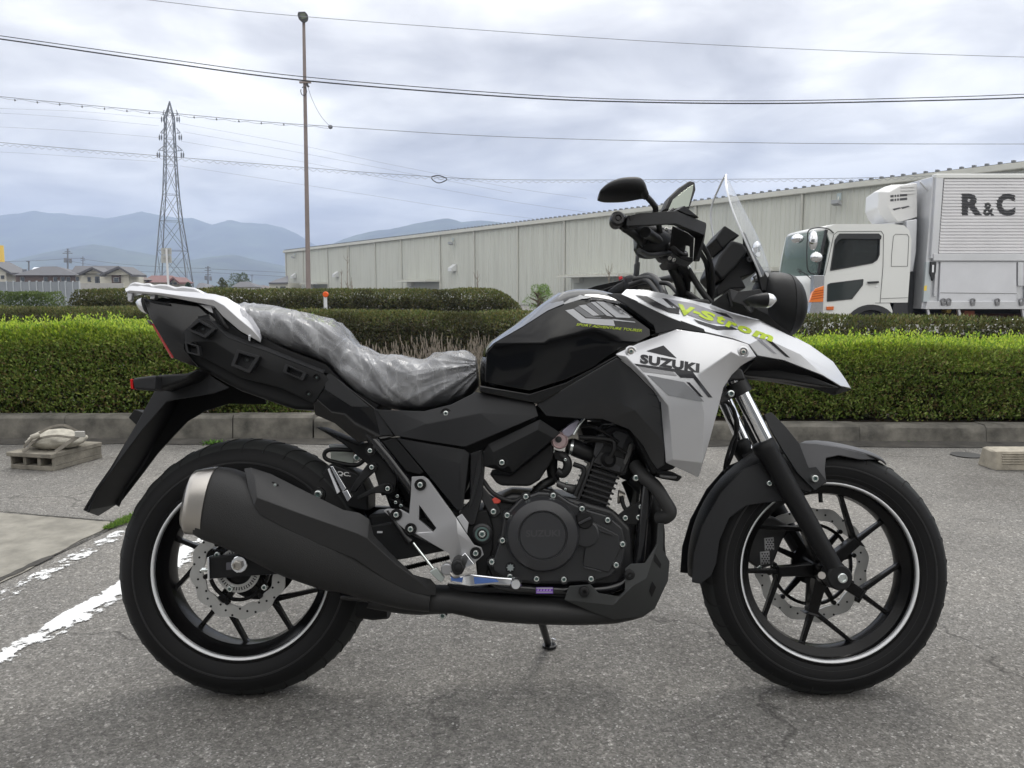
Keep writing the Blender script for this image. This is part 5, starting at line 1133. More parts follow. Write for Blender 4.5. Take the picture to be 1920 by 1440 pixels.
# ---------------------------------------------------------------- wheels
def tyre_mat():
    m = mat('motorcycle_tyre', (.007, .007, .0074), .62, spec=.18, bump=.15, bscale=900); nt = m.node_tree; b = nt.nodes['Principled BSDF']; return m
M_TY = tyre_mat(); M_TRD = mat('tyre_tread', (.016, .0172, .017), .70, spec=.3, bump=.3, bscale=500); M_TYS = mat('tyre_sidewall', (.010, .010, .0105), .48, bump=.1, bscale=700)
def wheel(cx, cy, Rt, hw, rimr, base_ang, label, disc_s, disc_r):
    c = P(cx, cy, 0); c.y = 0; c.z = Rt*.999
    hub = lathe(label, c, AX, [(.012, -.075), (.034, -.075), (.036, -.05), (.028, -.03), (.028, .03), (.036, .05), (.034, .07), (.012, .07)], M_RIM, bk, 28, True)
    # tyre
    pr = []
    for a in np.linspace(-78, 78, 23):
        s = math.sin(R(a))/math.sin(R(78)); pr.append((Rt-hw*1.0*(1-math.sqrt(max(0, 1-(s*.965)**2))), s*hw))
    wr = hw*.80
    prof = [(rimr, -wr)]+[(rimr+.006, -wr-.004), (rimr+.022, -hw*.98)]+pr+[(rimr+.022, hw*.98), (rimr+.006, wr+.004), (rimr, wr)]
    V, F = lathe_data(c, AX, prof, 120, False); F = F[:-2]; ty = mk('tyre', V, F, M_TY, hub, smooth=40, fix=False)
    ty.data.flip_normals() if sum(p.normal.dot(p.center-c) for p in ty.data.polygons) < 0 else None
    ty.data.materials.append(M_TRD)
    for p in ty.data.polygons:
        if abs(p.center.y) < hw*.80 and (p.center-c).length > Rt*.85: p.material_index = 1
    # raised sidewall rings
    for sg in (1, -1):
        for rr, w in ((rimr+.014, .0018), (rimr+.034, .0012)):
            s = wr+.0055 if rr < rimr+.02 else hw*.995
            V, F = lathe_data(c, AX, [(rr-.002, sg*(s-.002)), (rr, sg*(s+w)), (rr+.003, sg*(s+w)), (rr+.005, sg*(s-.002))], 90); mk('sidewall_ring', V, F[:-2], M_TYS, hub, smooth=40)
    # tread grooves: recess-coloured thin bars following the crown
    VF = []; M_ = 34
    for k in range(M_):
        for sg in (1, -1):
            a0 = 2*math.pi*(k+(.5 if sg < 0 else 0))/M_; pts = []
            for j in range(9):
                t = j/8; s = (.08+.78*t); aa = a0+(.10*t**1.5)+.05*math.sin(t*3); rr = Rt-hw*(1-math.sqrt(max(0, 1-(s*.965)**2)))-.0012
                pts.append(c+Vector((math.cos(aa)*rr, -sg*s*hw, math.sin(aa)*rr)))
            VF.append(tube_data(pts, (.0034, .0022), 4, True))
    V, F = join(*VF); tag(mk('tread_grooves', V, F, mat('groove_black', (.003, .003, .003), .9) if 'groove_black' not in bpy.data.materials else bpy.data.materials['groove_black'], hub), kind='stuff')
    # rim
    ri = rimr-.026
    prof = [(rimr+.004, wr), (rimr+.0045, wr+.003), (rimr-.002, wr+.004), (rimr-.010, wr-.002), (rimr-.014, wr-.014), (ri-.006, wr*.45), (ri-.010, 0), (ri-.006, -wr*.45), (rimr-.014, -wr+.014), (rimr-.010, -wr+.002), (rimr-.002, -wr-.004), (rimr+.0045, -wr-.003), (rimr+.004, -wr)]
    inner = [(rimr+.004, -wr+.004), (ri+.006, -wr*.4), (ri+.004, 0), (ri+.006, wr*.4), (rimr+.004, wr-.004)]
    V, F = lathe_data(c, AX, prof+inner, 96, True); mk('rim', V, F, M_RIM, hub, smooth=35)
    V, F = lathe_data(c, AX, [(rimr-.0112, wr-.004), (rimr-.0070, wr+.0020), (rimr-.0034, wr+.0046), (rimr-.0060, wr+.0040)], 96, True); mk('rim_stripe', V, F, M_STR, hub, smooth=180)
    V, F = lathe_data(c, AX, [(rimr-.0100, -wr+.0015), (rimr-.0058, -wr-.0028), (rimr-.0036, -wr-.0045), (rimr-.0060, -wr-.0032)], 96, True); mk('rim_stripe', V, F, M_STR, hub, smooth=180)
    # spokes: five arms, each splitting into a straight and a leaning branch
    def bar(p0, p1, w0, w1, t0, t1, par):
        p0, p1 = Vector(p0), Vector(p1); d = (p1-p0).normalized(); n_ = Vector((-d.z, 0, d.x)); V = []
        for p, w, t in ((p0, w0, t0), (p0.lerp(p1, .5), (w0*.45+w1*.55)*.95, (t0+t1)/2*.95), (p1.lerp(p0, .06), w1, t1), (p1, w1*1.9, t1*1.3)):
            for q_, e in ((-1, -1), (1, -1), (1, 1), (-1, 1)): V.append(c+p+n_*q_*w+Vector((0, e*t, 0)))
        F = [(0, 1, 2, 3), (15, 14, 13, 12)]+[(i*4+k, i*4+(k+1) % 4, i*4+4+(k+1) % 4, i*4+4+k) for i in range(3) for k in range(4)]
        return mk('spoke', V, F, M_RIM, par, bevel=.0025)
    for k in range(5):
        a = R(base_ang+72*k); b = R(base_ang+72*k+36); rr = ri-.004
        e = lambda an, r_: Vector((math.cos(an)*r_, 0, math.sin(an)*r_))
        bar(e(a, .026), e(a, .116), .0155, .0125, .017, .013, hub)
        bar(e(a, .106), e(a-R(1.5), rr), .0068, .005, .0115, .009, hub)
        bar(e(a+R(1), .106), e(b, rr), .0068, .005, .0115, .009, hub)
    # brake disc with wavy edge and holes
    for ds, dr, thick, car in disc_s:
        n = 144; V = []; F = []; nh = 0
        ra = dr-.030 if dr > .13 else dr-.030
        for j, y in enumerate((ds+thick/2, ds-thick/2)):
            for k in range(n):
                an = 2*math.pi*k/n; w = .0035*math.sin(an*12); V.append(c+Vector((math.cos(an)*(dr+w), -y, math.sin(an)*(dr+w))))
            for k in range(n):
                an = 2*math.pi*k/n; w = .0025*math.sin(an*12+1); V.append(c+Vector((math.cos(an)*(ra+w), -y, math.sin(an)*(ra+w))))
        for k in range(n):
            k2 = (k+1) % n; F += [(k, k2, n+k2, n+k), (2*n+k, 3*n+k, 3*n+k2, 2*n+k2), (k, 2*n+k, 2*n+k2, k2), (n+k, n+k2, 3*n+k2, 3*n+k)]
        dd = mk('brake_disc', V, F, M_DISC, hub, smooth=40)
        VF = []
        for k in range(36):
            an = 2*math.pi*k/36+.05; rr = ra+.007+.008*(k % 3)
            VF.append(lathe_data(c+Vector((math.cos(an)*rr, -ds, math.sin(an)*rr)), AX, [(.0001, -thick*.5-.0004), (.0028, -thick*.5-.0004), (.0028, thick*.5+.0004), (.0001, thick*.5+.0004)], 8))
        V, F = join(*VF); tag(mk('disc_holes', V, F, M_ENGD, hub), kind='stuff')
        VF = [lathe_data(c+Vector((0, -ds, 0)), AX, [(ra-.018, -.003), (ra-.010, -.003), (ra-.010, .003), (ra-.018, .003)], 60, True), lathe_data(c+Vector((0, -ds, 0)), AX, [(.032, -.004), (.052, -.004), (.052, .004), (.032, .004)], 40, True)]
        for k in range(car):
            an = 2*math.pi*k/car+.2; u = Vector((math.cos(an), 0, math.sin(an))); w = Vector((-u.z, 0, u.x)); y0 = Vector((0, -ds, 0)); V = [c+y0+u*r_+w*q_+Vector((0, e_, 0)) for r_, q_ in ((.048, -.008), (ra-.012, -.006), (ra-.012, .006), (.048, .008)) for e_ in (-.003, .003)]
            VF.append((V, [(0, 2, 4, 6), (1, 7, 5, 3), (0, 1, 3, 2), (2, 3, 5, 4), (4, 5, 7, 6), (6, 7, 1, 0)]))
            VF.append(lathe_data(c+Vector((math.cos(an)*(ra-.004), -ds, math.sin(an)*(ra-.004))), AX, [(.0001, -.005), (.006, -.005), (.006, .005), (.0001, .005)], 10))
        V, F = join(*VF); mk('disc_carrier', V, F, M_RIM, hub, smooth=40)
    return hub, c
fw, FC = wheel(1541, 1079, .304, .056, .221, -33, 'front_wheel', [(-.068, .146, .0045, 10)], 0)
rw, RC = wheel(467, 1061, .314, .070, .221, 162, 'rear_wheel', [(.070, .115, .0045, 6)], 0)
# rear: abs ring and bolts
c2 = RC+Vector((0, -.076, 0)); VF = []
for k in range(44):
    an = 2*math.pi*k/44; u = Vector((math.cos(an), 0, math.sin(an))); w = Vector((-u.z, 0, u.x)); V = [c2+u*r_+w*q_+Vector((0, e_, 0)) for r_, q_ in ((.040, -.0016), (.048, -.0019), (.048, .0019), (.040, .0016)) for e_ in (-.0012, .0012)]
    VF.append((V, [(0, 2, 4, 6), (1, 7, 5, 3), (0, 1, 3, 2), (2, 3, 5, 4), (4, 5, 7, 6), (6, 7, 1, 0)]))
VF.append(lathe_data(c2, AX, [(.048, -.0012), (.053, -.0012), (.053, .0012), (.048, .0012)], 44, True)); VF.append(lathe_data(c2, AX, [(.034, -.0012), (.040, -.0012), (.040, .0012), (.034, .0012)], 44, True))
V, F = join(*VF); mk('speed_sensor_ring', V, F, M_DISC, rw)
for p in ((432, 1104), (496, 1101), (408, 1040)): bolt(*p, .079, .0075, rw)
# sprocket and chain on the far side
lathe('sprocket', RC+Vector((0, .075, 0)), AX, [(.05, -.003), (.098, -.003), (.102, 0), (.098, .003), (.05, .003)], M_ENGD, rw, 60, True)
# ---------------------------------------------------------------- swingarm, chain, axle
sa = slab('swingarm', [(392, 1046), (455, 1038), (560, 1020), (700, 985), (870, 960), (905, 985), (900, 1020), (760, 1048), (600, 1072), (470, 1080), (392, 1086)], .105, .075, M_PL, bevel=.004)
mirror(sa)
slab('chain_adjuster', [(388, 1046), (392, 1044), (393, 1088), (389, 1088)], .112, .078, M_CHB, bevel=.001)
tb('adjuster_bolt', [(391, 1068, .1), (376, 1070, .1)], .0032, M_BOLT, smooth=False); disc('adjuster_nut', 383, 1069, .1, [(.0001, -.005), (.006, -.005), (.006, .005), (.0001, .005)], M_BOLT, seg=6, axis=Vector((1, 0, 0)))
slab('axle_slot', [(424, 1055), (458, 1052), (458, 1066), (424, 1069)], .1065, .104, mat('slot_grey', (.10, .10, .12), .5), bevel=.001)
ax_ = disc('axle_washer', 449, 1058, .1065, [(.010, -.002), (.0195, -.002), (.0195, .003), (.018, .0045), (.010, .0045)], M_CHB, seg=32)
disc('axle_nut', 447, 1059, .110, [(.0001, 0), (.0125, 0), (.013, .004), (.012, .010), (.0085, .011), (.008, .006), (.0001, .006)], M_STEEL, ax_, seg=6, smooth=20)
VF = []; 
def chain_run(p0, p1, n):
    a, b = P(*p0), P(*p1)
    for k in range(n):
        q_ = a.lerp(b, (k+.5)/n); d = (b-a).normalized(); w = Vector((-d.z, 0, d.x)); l = (b-a).length/n*.5
        for e_ in (-.007, .007):
            V = [q_+d*l*u+w*v+Vector((0, e_+f_, 0)) for u, v in ((-1.05, -.0035), (-.6, -.006), (0, -.004), (.6, -.006), (1.05, -.0035), (1.05, .0035), (.6, .006), (0, .004), (-.6, .006), (-1.05, .0035)) for f_ in (-.001, .001)]
            idx = list(range(0, 20, 2)); VF.append((V, [tuple(idx), tuple(i+1 for i in idx)]+[(idx[i], idx[(i+1) % 10], idx[(i+1) % 10]+1, idx[i]+1) for i in range(10)]))
        VF.append(lathe_data(q_+d*l, AX, [(.0001, -.009), (.004, -.009), (.004, .009), (.0001, .009)], 8))
chain_run((500, 1128, -.075), (905, 1030, -.075), 48); chain_run((500, 985, -.075), (905, 970, -.075), 48)
V, F = join(*VF); tag(mk('chain', V, F, M_ENGD, bk), kind='stuff')
chain_guard = slab('chain_guard', [(470, 955), (560, 950), (700, 950), (830, 955), (835, 985), (560, 985), (470, 980)], -.062, -.095, M_PL)
slab('swingarm_bridge', [(690, 965), (830, 950), (905, 955), (905, 1010), (820, 1030), (700, 1030)], .06, -.06, M_PL, bevel=.008)
# ---------------------------------------------------------------- rear mudguard and number plate bracket
fl = [(375, 692), (450, 733), (553, 768), (620, 793), (560, 778), (487, 757), (430, 757), (387, 770), (353, 790), (327, 817), (297, 850), (267, 890), (247, 915), (230, 937), (183, 964), (158, 963), (156, 955), (180, 915), (207, 877), (253, 800), (290, 733), (320, 717), (347, 703)]
OUT = [(156, 956), (180, 915), (207, 877), (253, 800), (290, 733), (320, 717), (347, 703), (375, 690), (450, 700)]
INN = [(183, 965), (230, 938), (267, 890), (297, 850), (327, 817), (353, 790), (387, 770), (430, 757), (500, 758)]
M_MUD = mat('mudguard_shaded_black', (.006, .006, .006), .6, spec=.3)  # inside of the channel, its shade darkened into the colour
V = []; n = len(OUT)
for (x, y), (u, w) in zip(OUT, INN):
    a = P(x, y, .078); b = P(u, w, -.078); V += [a, Vector((a.x, -a.y, a.z)), b]
F = []
for i in range(n-1): F += [(3*i, 3*i+1, 3*i+4, 3*i+3), (3*i+1, 3*i+2, 3*i+5, 3*i+4)]
F += [(0, 2, 1)]
rm = mk('rear_mudguard', [v for v in V], F, M_MUD, bk, solid=.004)
o = facet('mudguard_flange', [(156, 956, .074), (207, 877, .076), (253, 800, .080), (290, 733, .084), (320, 717, .086), (347, 703, .088), (375, 692, .088), (430, 727, .09), (400, 738, .092), (332, 749, .094), (313, 753, .092), (270, 802, .086), (225, 862, .080), (180, 925, .076), (166, 962, .074)],
          [(0, 1, 13, 14), (1, 2, 12, 13), (2, 11, 12), (2, 3, 10, 11), (3, 4, 10), (4, 5, 9, 10), (5, 6, 8, 9), (6, 7, 8)], M_PLG, rm, th=.004); o2 = mirror(o)
slab('plate_bracket', [(240, 783), (252, 767), (277, 777), (272, 797), (257, 799)], .03, -.03, M_ENGD, rm, bevel=.003)
sg = slab('rear_indicator', [(247, 709), (292, 703), (290, 733), (250, 730)], .20, .15, M_PLG, bevel=.006); slab('indicator_stalk', [(292, 703), (347, 700), (372, 692), (350, 712), (320, 722), (290, 733)], .17, .08, M_PL, bevel=.006)
slab('indicator_lens', [(243, 711), (247.5, 710), (250, 730), (244.5, 729)], .197, .153, M_RED, sg, bevel=.002)
for o in (sg,): mirror(o)
# ---------------------------------------------------------------- tail
tail = slab('tail_body', [(266, 562), (300, 556), (360, 566), (420, 590), (470, 618), (520, 655), (600, 695), (640, 730), (610, 770), (553, 768), (507, 753), (450, 733), (410, 712), (373, 690), (327, 674), (300, 630), (281, 597)], .088, -.088, M_PL, bevel=.012, seg=3)
M_TAILG = mat('tail_gloss_black', (.006, .006, .0065), .25, coat=.15)
o = facet('tail_side_panel', [(268, 560, .085), (320, 567, .098), (373, 574, .105), (400, 600, .112), (347, 620, .110), (300, 600, .100), (281, 597, .092), (345, 655, .108), (327, 673, .095), (373, 690, .098)],
          [(0, 1, 5, 6), (1, 2, 4, 5), (2, 3, 4), (5, 4, 7), (6, 5, 7, 8), (7, 9, 8)], M_TAILG, bk); mirror(o)
# luggage mount plate with recessed boxes
mp = facet('luggage_mount_plate', [(345, 620, .118), (370, 596, .120), (393, 600, .120), (427, 633, .120), (510, 661, .122), (533, 671, .122), (607, 700, .124), (617, 712, .124), (588, 757, .120), (527, 728, .116), (450, 708, .114), (387, 674, .112), (347, 657, .114),
     (360, 640, .126), (400, 640, .127), (450, 672, .127), (530, 702, .127), (590, 722, .127)],
     [(0, 1, 13), (1, 2, 14, 13), (2, 3, 14), (3, 4, 15, 14), (4, 5, 16, 15), (5, 6, 17, 16), (6, 7, 17), (7, 8, 17), (8, 9, 16, 17), (9, 10, 15, 16), (10, 11, 14, 15), (11, 12, 13, 14), (12, 0, 13)], M_PL, bk, th=.006, bevel=.002); mirror(mp)
facet('luggage_mount_rail', [(370, 592, .105), (392, 588, .108), (430, 622, .112), (505, 652, .114), (535, 664, .116), (610, 694, .118), (607, 700, .126), (533, 671, .125), (507, 661, .124), (427, 633, .122), (393, 601, .122), (372, 597, .121)], [(0, 1, 10, 11), (1, 2, 9, 10), (2, 3, 8, 9), (3, 4, 7, 8), (4, 5, 6, 7)], M_PLG, mp, th=.004)
def frame_box(pts, s0, dep, par, m=M_PL, w=.16):
    c = (sum(p[0] for p in pts)/4, sum(p[1] for p in pts)/4); inn = [(c[0]+(x-c[0])*(1-w*2), c[1]+(y-c[1])*(1-w*2)) for x, y in pts]
    A = [P(x, y, s0) for x, y in pts]; B = [P(x, y, s0) for x, y in inn]; C_ = [Vector((b.x, b.y+dep, b.z)) for b in B]; D = [Vector((a.x, a.y+dep*.9, a.z)) for a in A]
    V = A+B+C_+D; F = []
    for i in range(4): j = (i+1) % 4; F += [(i, j, 4+j, 4+i), (4+i, 4+j, 8+j, 8+i), (i, 12+i, 12+j, j)]
    F.append((8, 9, 10, 11)); o = mk('mount_box', V, F, m, par, bevel=.0012, fix=True); return o
for pts in (([(347, 617), (372, 598), (405, 617), (385, 634)]), ([(444, 655), (488, 668), (468, 700), (432, 686)]), ([(534, 682), (575, 700), (568, 714), (530, 697)]), ([(345, 640), (372, 648), (375, 668), (350, 662)])):
    frame_box(pts, .146, .018, mp, M_PLG)
for x, y, s in ((380, 616, .130), (363, 647, .130), (463, 674, .130), (593, 707, .132), (578, 738, .130)):
    disc('mount_boss', x, y, s-.004, [(.0085, -.003), (.0085, .003), (.0065, .003), (.006, -.002), (.0001, -.002)], M_ENGD, mp, 16); bolt(x+1, y+1, s-.004, .0035, mp, M_ENG)
# tail lamp, reflector
o = loft('tail_lamp', [(274, 559, 282, 591, .05, .034), (266, 562, 273, 588, .05, .030), (260, 567, 265, 580, .05, .020)], M_CLR, power=3, res=2); mirror(o)
facet('lamp_shroud', [(272, 559, .09), (282, 562, .10), (316, 568, .105), (318, 573, .105), (281, 566, .10), (274, 563, .09)], [(0, 1, 4, 5), (1, 2, 3, 4)], M_PLG)
facet('red_reflector', [(283, 607, .070), (289, 608, .088), (325, 672, .090), (321, 673, .072)], [(0, 1, 2, 3)], M_RED, th=.01)
loft('reflector_cap', [(279, 600, 281, 606, .07, .012), (285, 606, 284, 610, .07, .012)], M_CLR, n=8)
# glossy rear side fairing
o = facet('rear_fairing', [(620, 699, .118), (662, 733, .128), (703, 765, .135), (740, 817, .136), (716, 819, .132), (672, 831, .118), (627, 794, .110), (590, 778, .106), (587, 757, .116), (660, 764, .130), (610, 733, .122), (695, 764, .134)],
          [(0, 1, 9, 10), (1, 2, 11), (1, 11, 9), (10, 9, 6, 8), (8, 6, 7), (0, 10, 8), (9, 4, 5, 6), (9, 11, 4), (11, 2, 3, 4)], M_GLO, bk, th=.005, bevel=.003); mirror(o)
facet('rear_fairing_matte', [(612, 702, .122), (620, 700, .122), (693, 763, .137), (660, 763, .133), (608, 730, .126)], [(0, 1, 2, 3, 4)], M_PLG, o, th=.003)
facet('rear_fairing_matte', [(701, 767, .138), (706, 766, .139), (737, 815, .139), (713, 817, .136)], [(0, 1, 2, 3)], M_PLG, o, th=.003)
# ---------------------------------------------------------------- seat
SEATST = [(440, 574, 470, 622, 0, .10), (460, 577, 490, 634, 0, .115), (520, 583, 532, 654, 0, .125), (575, 595, 572, 668, 0, .13), (623, 606, 610, 684, 0, .13), (647, 623, 628, 705, 0, .13), (664, 647, 655, 729, 0, .13), (688, 655, 680, 750, 0, .13), (719, 674, 712, 762, 0, .135), (752, 670, 745, 768, 0, .135), (793, 677, 795, 770, 0, .13), (815, 667, 830, 760, 0, .12), (843, 660, 850, 752, 0, .105), (872, 660, 878, 738, 0, .09), (892, 672, 895, 720, 0, .075)]
def shrink(st, px, sh): return [((a*1.0), b+px, c, d, e, f-sh) for a, b, c, d, e, f in st]
seat = loft('seat', shrink(SEATST, 5, .006), mat('seat_vinyl', (.016, .016, .018), .6, bump=.3, bscale=500), stp=.03, power=3.2, res=3, n=28)
slab('seat_base_trim', [(455, 612), (532, 652), (610, 682), (655, 727), (712, 760), (702, 770), (660, 752), (615, 703), (533, 676), (462, 640)], .108, -.108, M_ENGD, bevel=.004)
# ---------------------------------------------------------------- grab rail and carrier
o = facet('grab_rail', [(233, 541, .118), (236, 548, .122), (292, 553, .124), (345, 563, .126), (388, 572, .128), (402, 575, .128), (417, 593, .128), (450, 621, .126), (473, 634, .124), (489, 643, .120), (491, 633, .118), (487, 617, .118), (473, 595, .118), (450, 573, .118), (425, 557, .120), (403, 551, .120), (365, 547, .118), (330, 545, .117), (290, 540, .116), (247, 535, .114), (242, 545, .128), (300, 549, .130), (350, 556, .131), (400, 562, .134), (420, 573, .136), (448, 598, .134), (472, 618, .130), (487, 634, .124)],
      [(0, 1, 20, 19), (1, 2, 21, 20), (2, 3, 22, 21), (3, 4, 22), (4, 5, 23, 22), (5, 6, 24, 23), (6, 7, 25, 24), (7, 8, 26, 25), (8, 9, 27, 26), (9, 10, 27), (10, 11, 27), (27, 11, 12, 26), (26, 12, 13, 25), (25, 13, 14, 24), (24, 14, 15, 23), (23, 15, 16, 22), (22, 16, 17), (22, 17, 21), (21, 17, 18), (21, 18, 19, 20)], M_SIL, bk, th=.022, bevel=.005, seg=3); mirror(o)
slab('carrier_plate', [(236, 540), (244, 531), (252, 528), (268, 531), (279, 530), (286, 534), (298, 532), (314, 533), (328, 538), (342, 536), (364, 539), (379, 547), (390, 556), (340, 556), (290, 548)], -.02, -.11, M_SIL, bevel=.005, seg=3, persp=False)
slab('carrier_plate', [(240, 541), (262, 535), (300, 541), (330, 546), (365, 547), (400, 553), (395, 566), (345, 559), (290, 551)], .11, -.02, M_SIL, bevel=.004, persp=False)
slab('carrier_hook', [(238, 547), (249, 546), (246, 563), (242, 566), (239, 563)], .118, .105, M_SIL, bevel=.002); slab('carrier_leg', [(281, 550), (291, 551), (290, 560), (281, 561)], .11, .09, M_SIL, bevel=.002)
facet('rail_underside', [(395, 574, .118), (417, 596, .118), (470, 636, .118), (482, 642, .116), (470, 648, .114), (430, 634, .112), (405, 606, .112)], [(0, 1, 6), (1, 2, 5, 6), (2, 3, 4, 5)], M_PL, bk)
slab('rail_clip', [(465, 628), (469, 629), (469, 640), (466, 639)], .13, .12, M_CHB, bevel=.001)
tb('rail_strap', [(405, 578, .11), (413, 592, .12), (420, 607, .12), (428, 616, .115)], .006, M_HOSE)
facet('wrapping_film', [(374, 571, .108), (398, 573, .112), (415, 588, .114), (410, 592, .114), (392, 584, .112)], [(0, 1, 2, 3, 4)], mat('crumpled_film', (.6, .6, .62), .2), bk, th=.002)
# ---------------------------------------------------------------- side covers
sc1 = facet('side_cover', [(703, 767, .140), (735, 769, .144), (795, 770, .145), (845, 758, .143), (893, 734, .138), (945, 744, .142), (1003, 756, .145), (1010, 780, .146), (942, 809, .158), (873, 838, .156), (806, 828, .154), (740, 817, .146), (800, 795, .158), (900, 775, .160)],
      [(0, 1, 12, 11), (1, 2, 12), (2, 3, 13, 12), (3, 4, 5, 13), (5, 6, 7, 13), (13, 7, 8), (8, 9, 12, 13), (12, 9, 10), (10, 11, 12)], M_PLG, bk, th=.005, bevel=.0025); mirror(sc1)
dbolt(836, 775, .150, .0065, sc1)
sc2 = facet('lower_side_cover', [(743, 821, .140), (806, 832, .149), (871, 843, .150), (880, 850, .146), (868, 957, .138), (857, 957, .136), (798, 886, .136), (862, 870, .154), (800, 850, .150)], [(0, 1, 8), (1, 2, 7, 8), (2, 3, 7), (3, 4, 7), (4, 5, 7), (7, 5, 6, 8), (8, 6, 0)], M_PLG, bk, th=.005); mirror(sc2)
sc3 = facet('rear_side_cover', [(717, 828, .132), (741, 821, .138), (794, 885, .136), (788, 890, .134), (762, 884, .130)], [(0, 1, 2, 3, 4)], M_PL, bk, th=.004); mirror(sc3)
# airbox and its lid
ab = facet('airbox_cover', [(905, 874, .128), (907, 845, .135), (915, 832, .140), (1012, 786, .145), (1051, 811, .138), (1040, 822, .140), (962, 886, .130), (957, 889, .126), (1008, 806, .152), (925, 848, .150), (925, 872, .146), (955, 875, .144)],
      [(0, 1, 9, 10), (1, 2, 9), (2, 3, 8, 9), (3, 4, 5, 8), (8, 5, 6, 11), (9, 8, 11, 10), (10, 11, 6, 7, 0)], M_PL, bk, th=.004, bevel=.003); mirror(ab)
dbolt(941, 867, .148, .0072, ab)
slab('airbox', [(917, 888), (957, 891), (1040, 824), (1037, 860), (1030, 873), (1012, 900), (993, 912), (940, 911), (930, 905)], .105, -.105, M_ENGD, bevel=.006)
slab('air_duct', [(740, 780), (880, 770), (1000, 762), (1010, 790), (900, 850), (870, 930), (850, 940), (800, 880), (745, 815)], .10, -.10, M_ENGD, bevel=.01)
# ---------------------------------------------------------------- fuel tank
tk_st = [(900, 688, 900, 728, 0, .075), (906, 664, 906, 738, 0, .11), (925, 642, 925, 750, 0, .135), (960, 616, 960, 756, 0, .15), (1000, 588, 1000, 757, 0, .158), (1035, 558, 1035, 742, 0, .162), (1060, 545, 1060, 728, 0, .163), (1090, 541, 1090, 712, 0, .162), (1130, 545, 1130, 692, 0, .158), (1170, 560, 1170, 668, 0, .15), (1205, 590, 1205, 650, 0, .142), (1232, 612, 1232, 640, 0, .13)]
tank = loft('fuel_tank', tk_st, M_GLO, stp=.05, sbt=.14, power=2.7, res=3, n=36, smooth=50)
tp = facet('tank_side_panel', [(909, 716, .158), (912, 660, .158), (926, 644, .158), (980, 613, .160), (1027, 583, .162), (1080, 563, .162), (1130, 561, .160), (1152, 571, .158), (1185, 593, .156), (1224, 620, .152), (1228, 626, .150), (1205, 638, .158), (1160, 656, .164), (1140, 668, .166), (1110, 690, .166), (1060, 712, .166), (993, 733, .166), (950, 725, .164), (1030, 650, .176), (1100, 640, .176)],
       [(0, 1, 2, 18, 17), (2, 3, 18), (3, 4, 18), (4, 5, 19, 18), (5, 6, 19), (6, 7, 19), (7, 8, 19), (8, 9, 10, 11, 19), (19, 11, 12), (19, 12, 13), (19, 13, 14, 15, 18), (18, 15, 16, 17)], M_GLO, tank, th=.004, bevel=.003, sub=0)
mirror(tp)
TI = [(909, 668, .156), (914, 655, .157), (926, 643, .158), (980, 612, .160), (1027, 582, .161), (1058, 569, .158)]; TO = [(899, 683), (903, 667), (915, 651), (960, 615), (1012, 573), (1046, 548)]
V = [P(*p) for p in TI]; W2 = []
for (x, y), v in zip(TO, V):
    c_ = P(x, y, -.02); W2 += [v.lerp(c_, .33)+Vector((-.001, 0, .008)), v.lerp(c_, .7)+Vector((0, 0, .008)), c_, Vector((c_.x, .10, c_.z-.012))]
V = V+W2; nn_ = len(TI); F = []
for i in range(nn_-1):
    F.append((i, i+1, nn_+4*i+4, nn_+4*i))
    for j in range(3): F.append((nn_+4*i+j, nn_+4*i+4+j, nn_+4*i+5+j, nn_+4*i+1+j))
mk('tank_shoulder', V, F, M_GLO, tank, smooth=60)
tc_ = facet('tank_top_trim', [(1028, 588, .15), (1053, 548, .10), (1082, 543, .09), (1124, 551, .09), (1128, 556, .12), (1092, 560, .155), (1060, 570, .16)], [(0, 1, 2, 6), (2, 5, 6), (2, 3, 4, 5)], mat('tinted_black', (.008, .008, .009), .08, coat=1), tank, th=.003, bevel=.002)
# dark trim between tank and shroud
tr1 = facet('tank_trim', [(1137, 550, .150), (1163, 550, .145), (1200, 566, .158), (1256, 593, .170), (1320, 616, .182), (1324, 624, .184), (1273, 617, .182), (1230, 626, .175), (1226, 610, .168), (1173, 571, .160)], [(0, 1, 2, 9), (2, 3, 8, 9), (3, 6, 7, 8), (3, 4, 5, 6)], M_PLG, bk, th=.004, bevel=.002); mirror(tr1)
slab('tank_lower_band', [(899, 722), (993, 737), (1060, 716), (1157, 664), (1228, 630), (1232, 640), (1170, 672), (1090, 715), (1010, 757), (960, 748), (899, 735)], .158, .12, M_GLO, tank, bevel=.004)
# dark side fairing behind the silver shroud
sf = facet('radiator_fairing', [(1005, 757, .146), (1060, 727, .160), (1157, 670, .182), (1183, 690, .188), (1180, 735, .186), (1226, 733, .196), (1237, 752, .198), (1245, 832, .196), (1245, 872, .190), (1232, 880, .180), (1222, 866, .172), (1205, 835, .165), (1180, 806, .162), (1130, 786, .160), (1085, 785, .158), (1023, 780, .150), (1190, 770, .192), (1090, 762, .166), (1140, 745, .172)],
      [(0, 1, 17, 15), (1, 2, 18, 17), (2, 3, 4, 18), (3, 5, 4), (4, 5, 6, 16), (18, 4, 16), (16, 6, 7), (16, 7, 11, 12), (7, 8, 9, 10, 11), (18, 16, 12, 13), (17, 18, 13, 14), (17, 14, 15)], mat('fairing_satin_black', (.011, .0115, .0125), .32, coat=.15), bk, th=.005, bevel=.003); mirror(sf)
for a, b in (((1213, 737), (1232, 741)), ((1222, 760), (1240, 766)), ((1230, 790), (1243, 798))): decal('fairing_rib', bvh_of(sf), [[a, b, (b[0], b[1]+2), (a[0]+2, a[1]+2)]], M_PLG, sf)
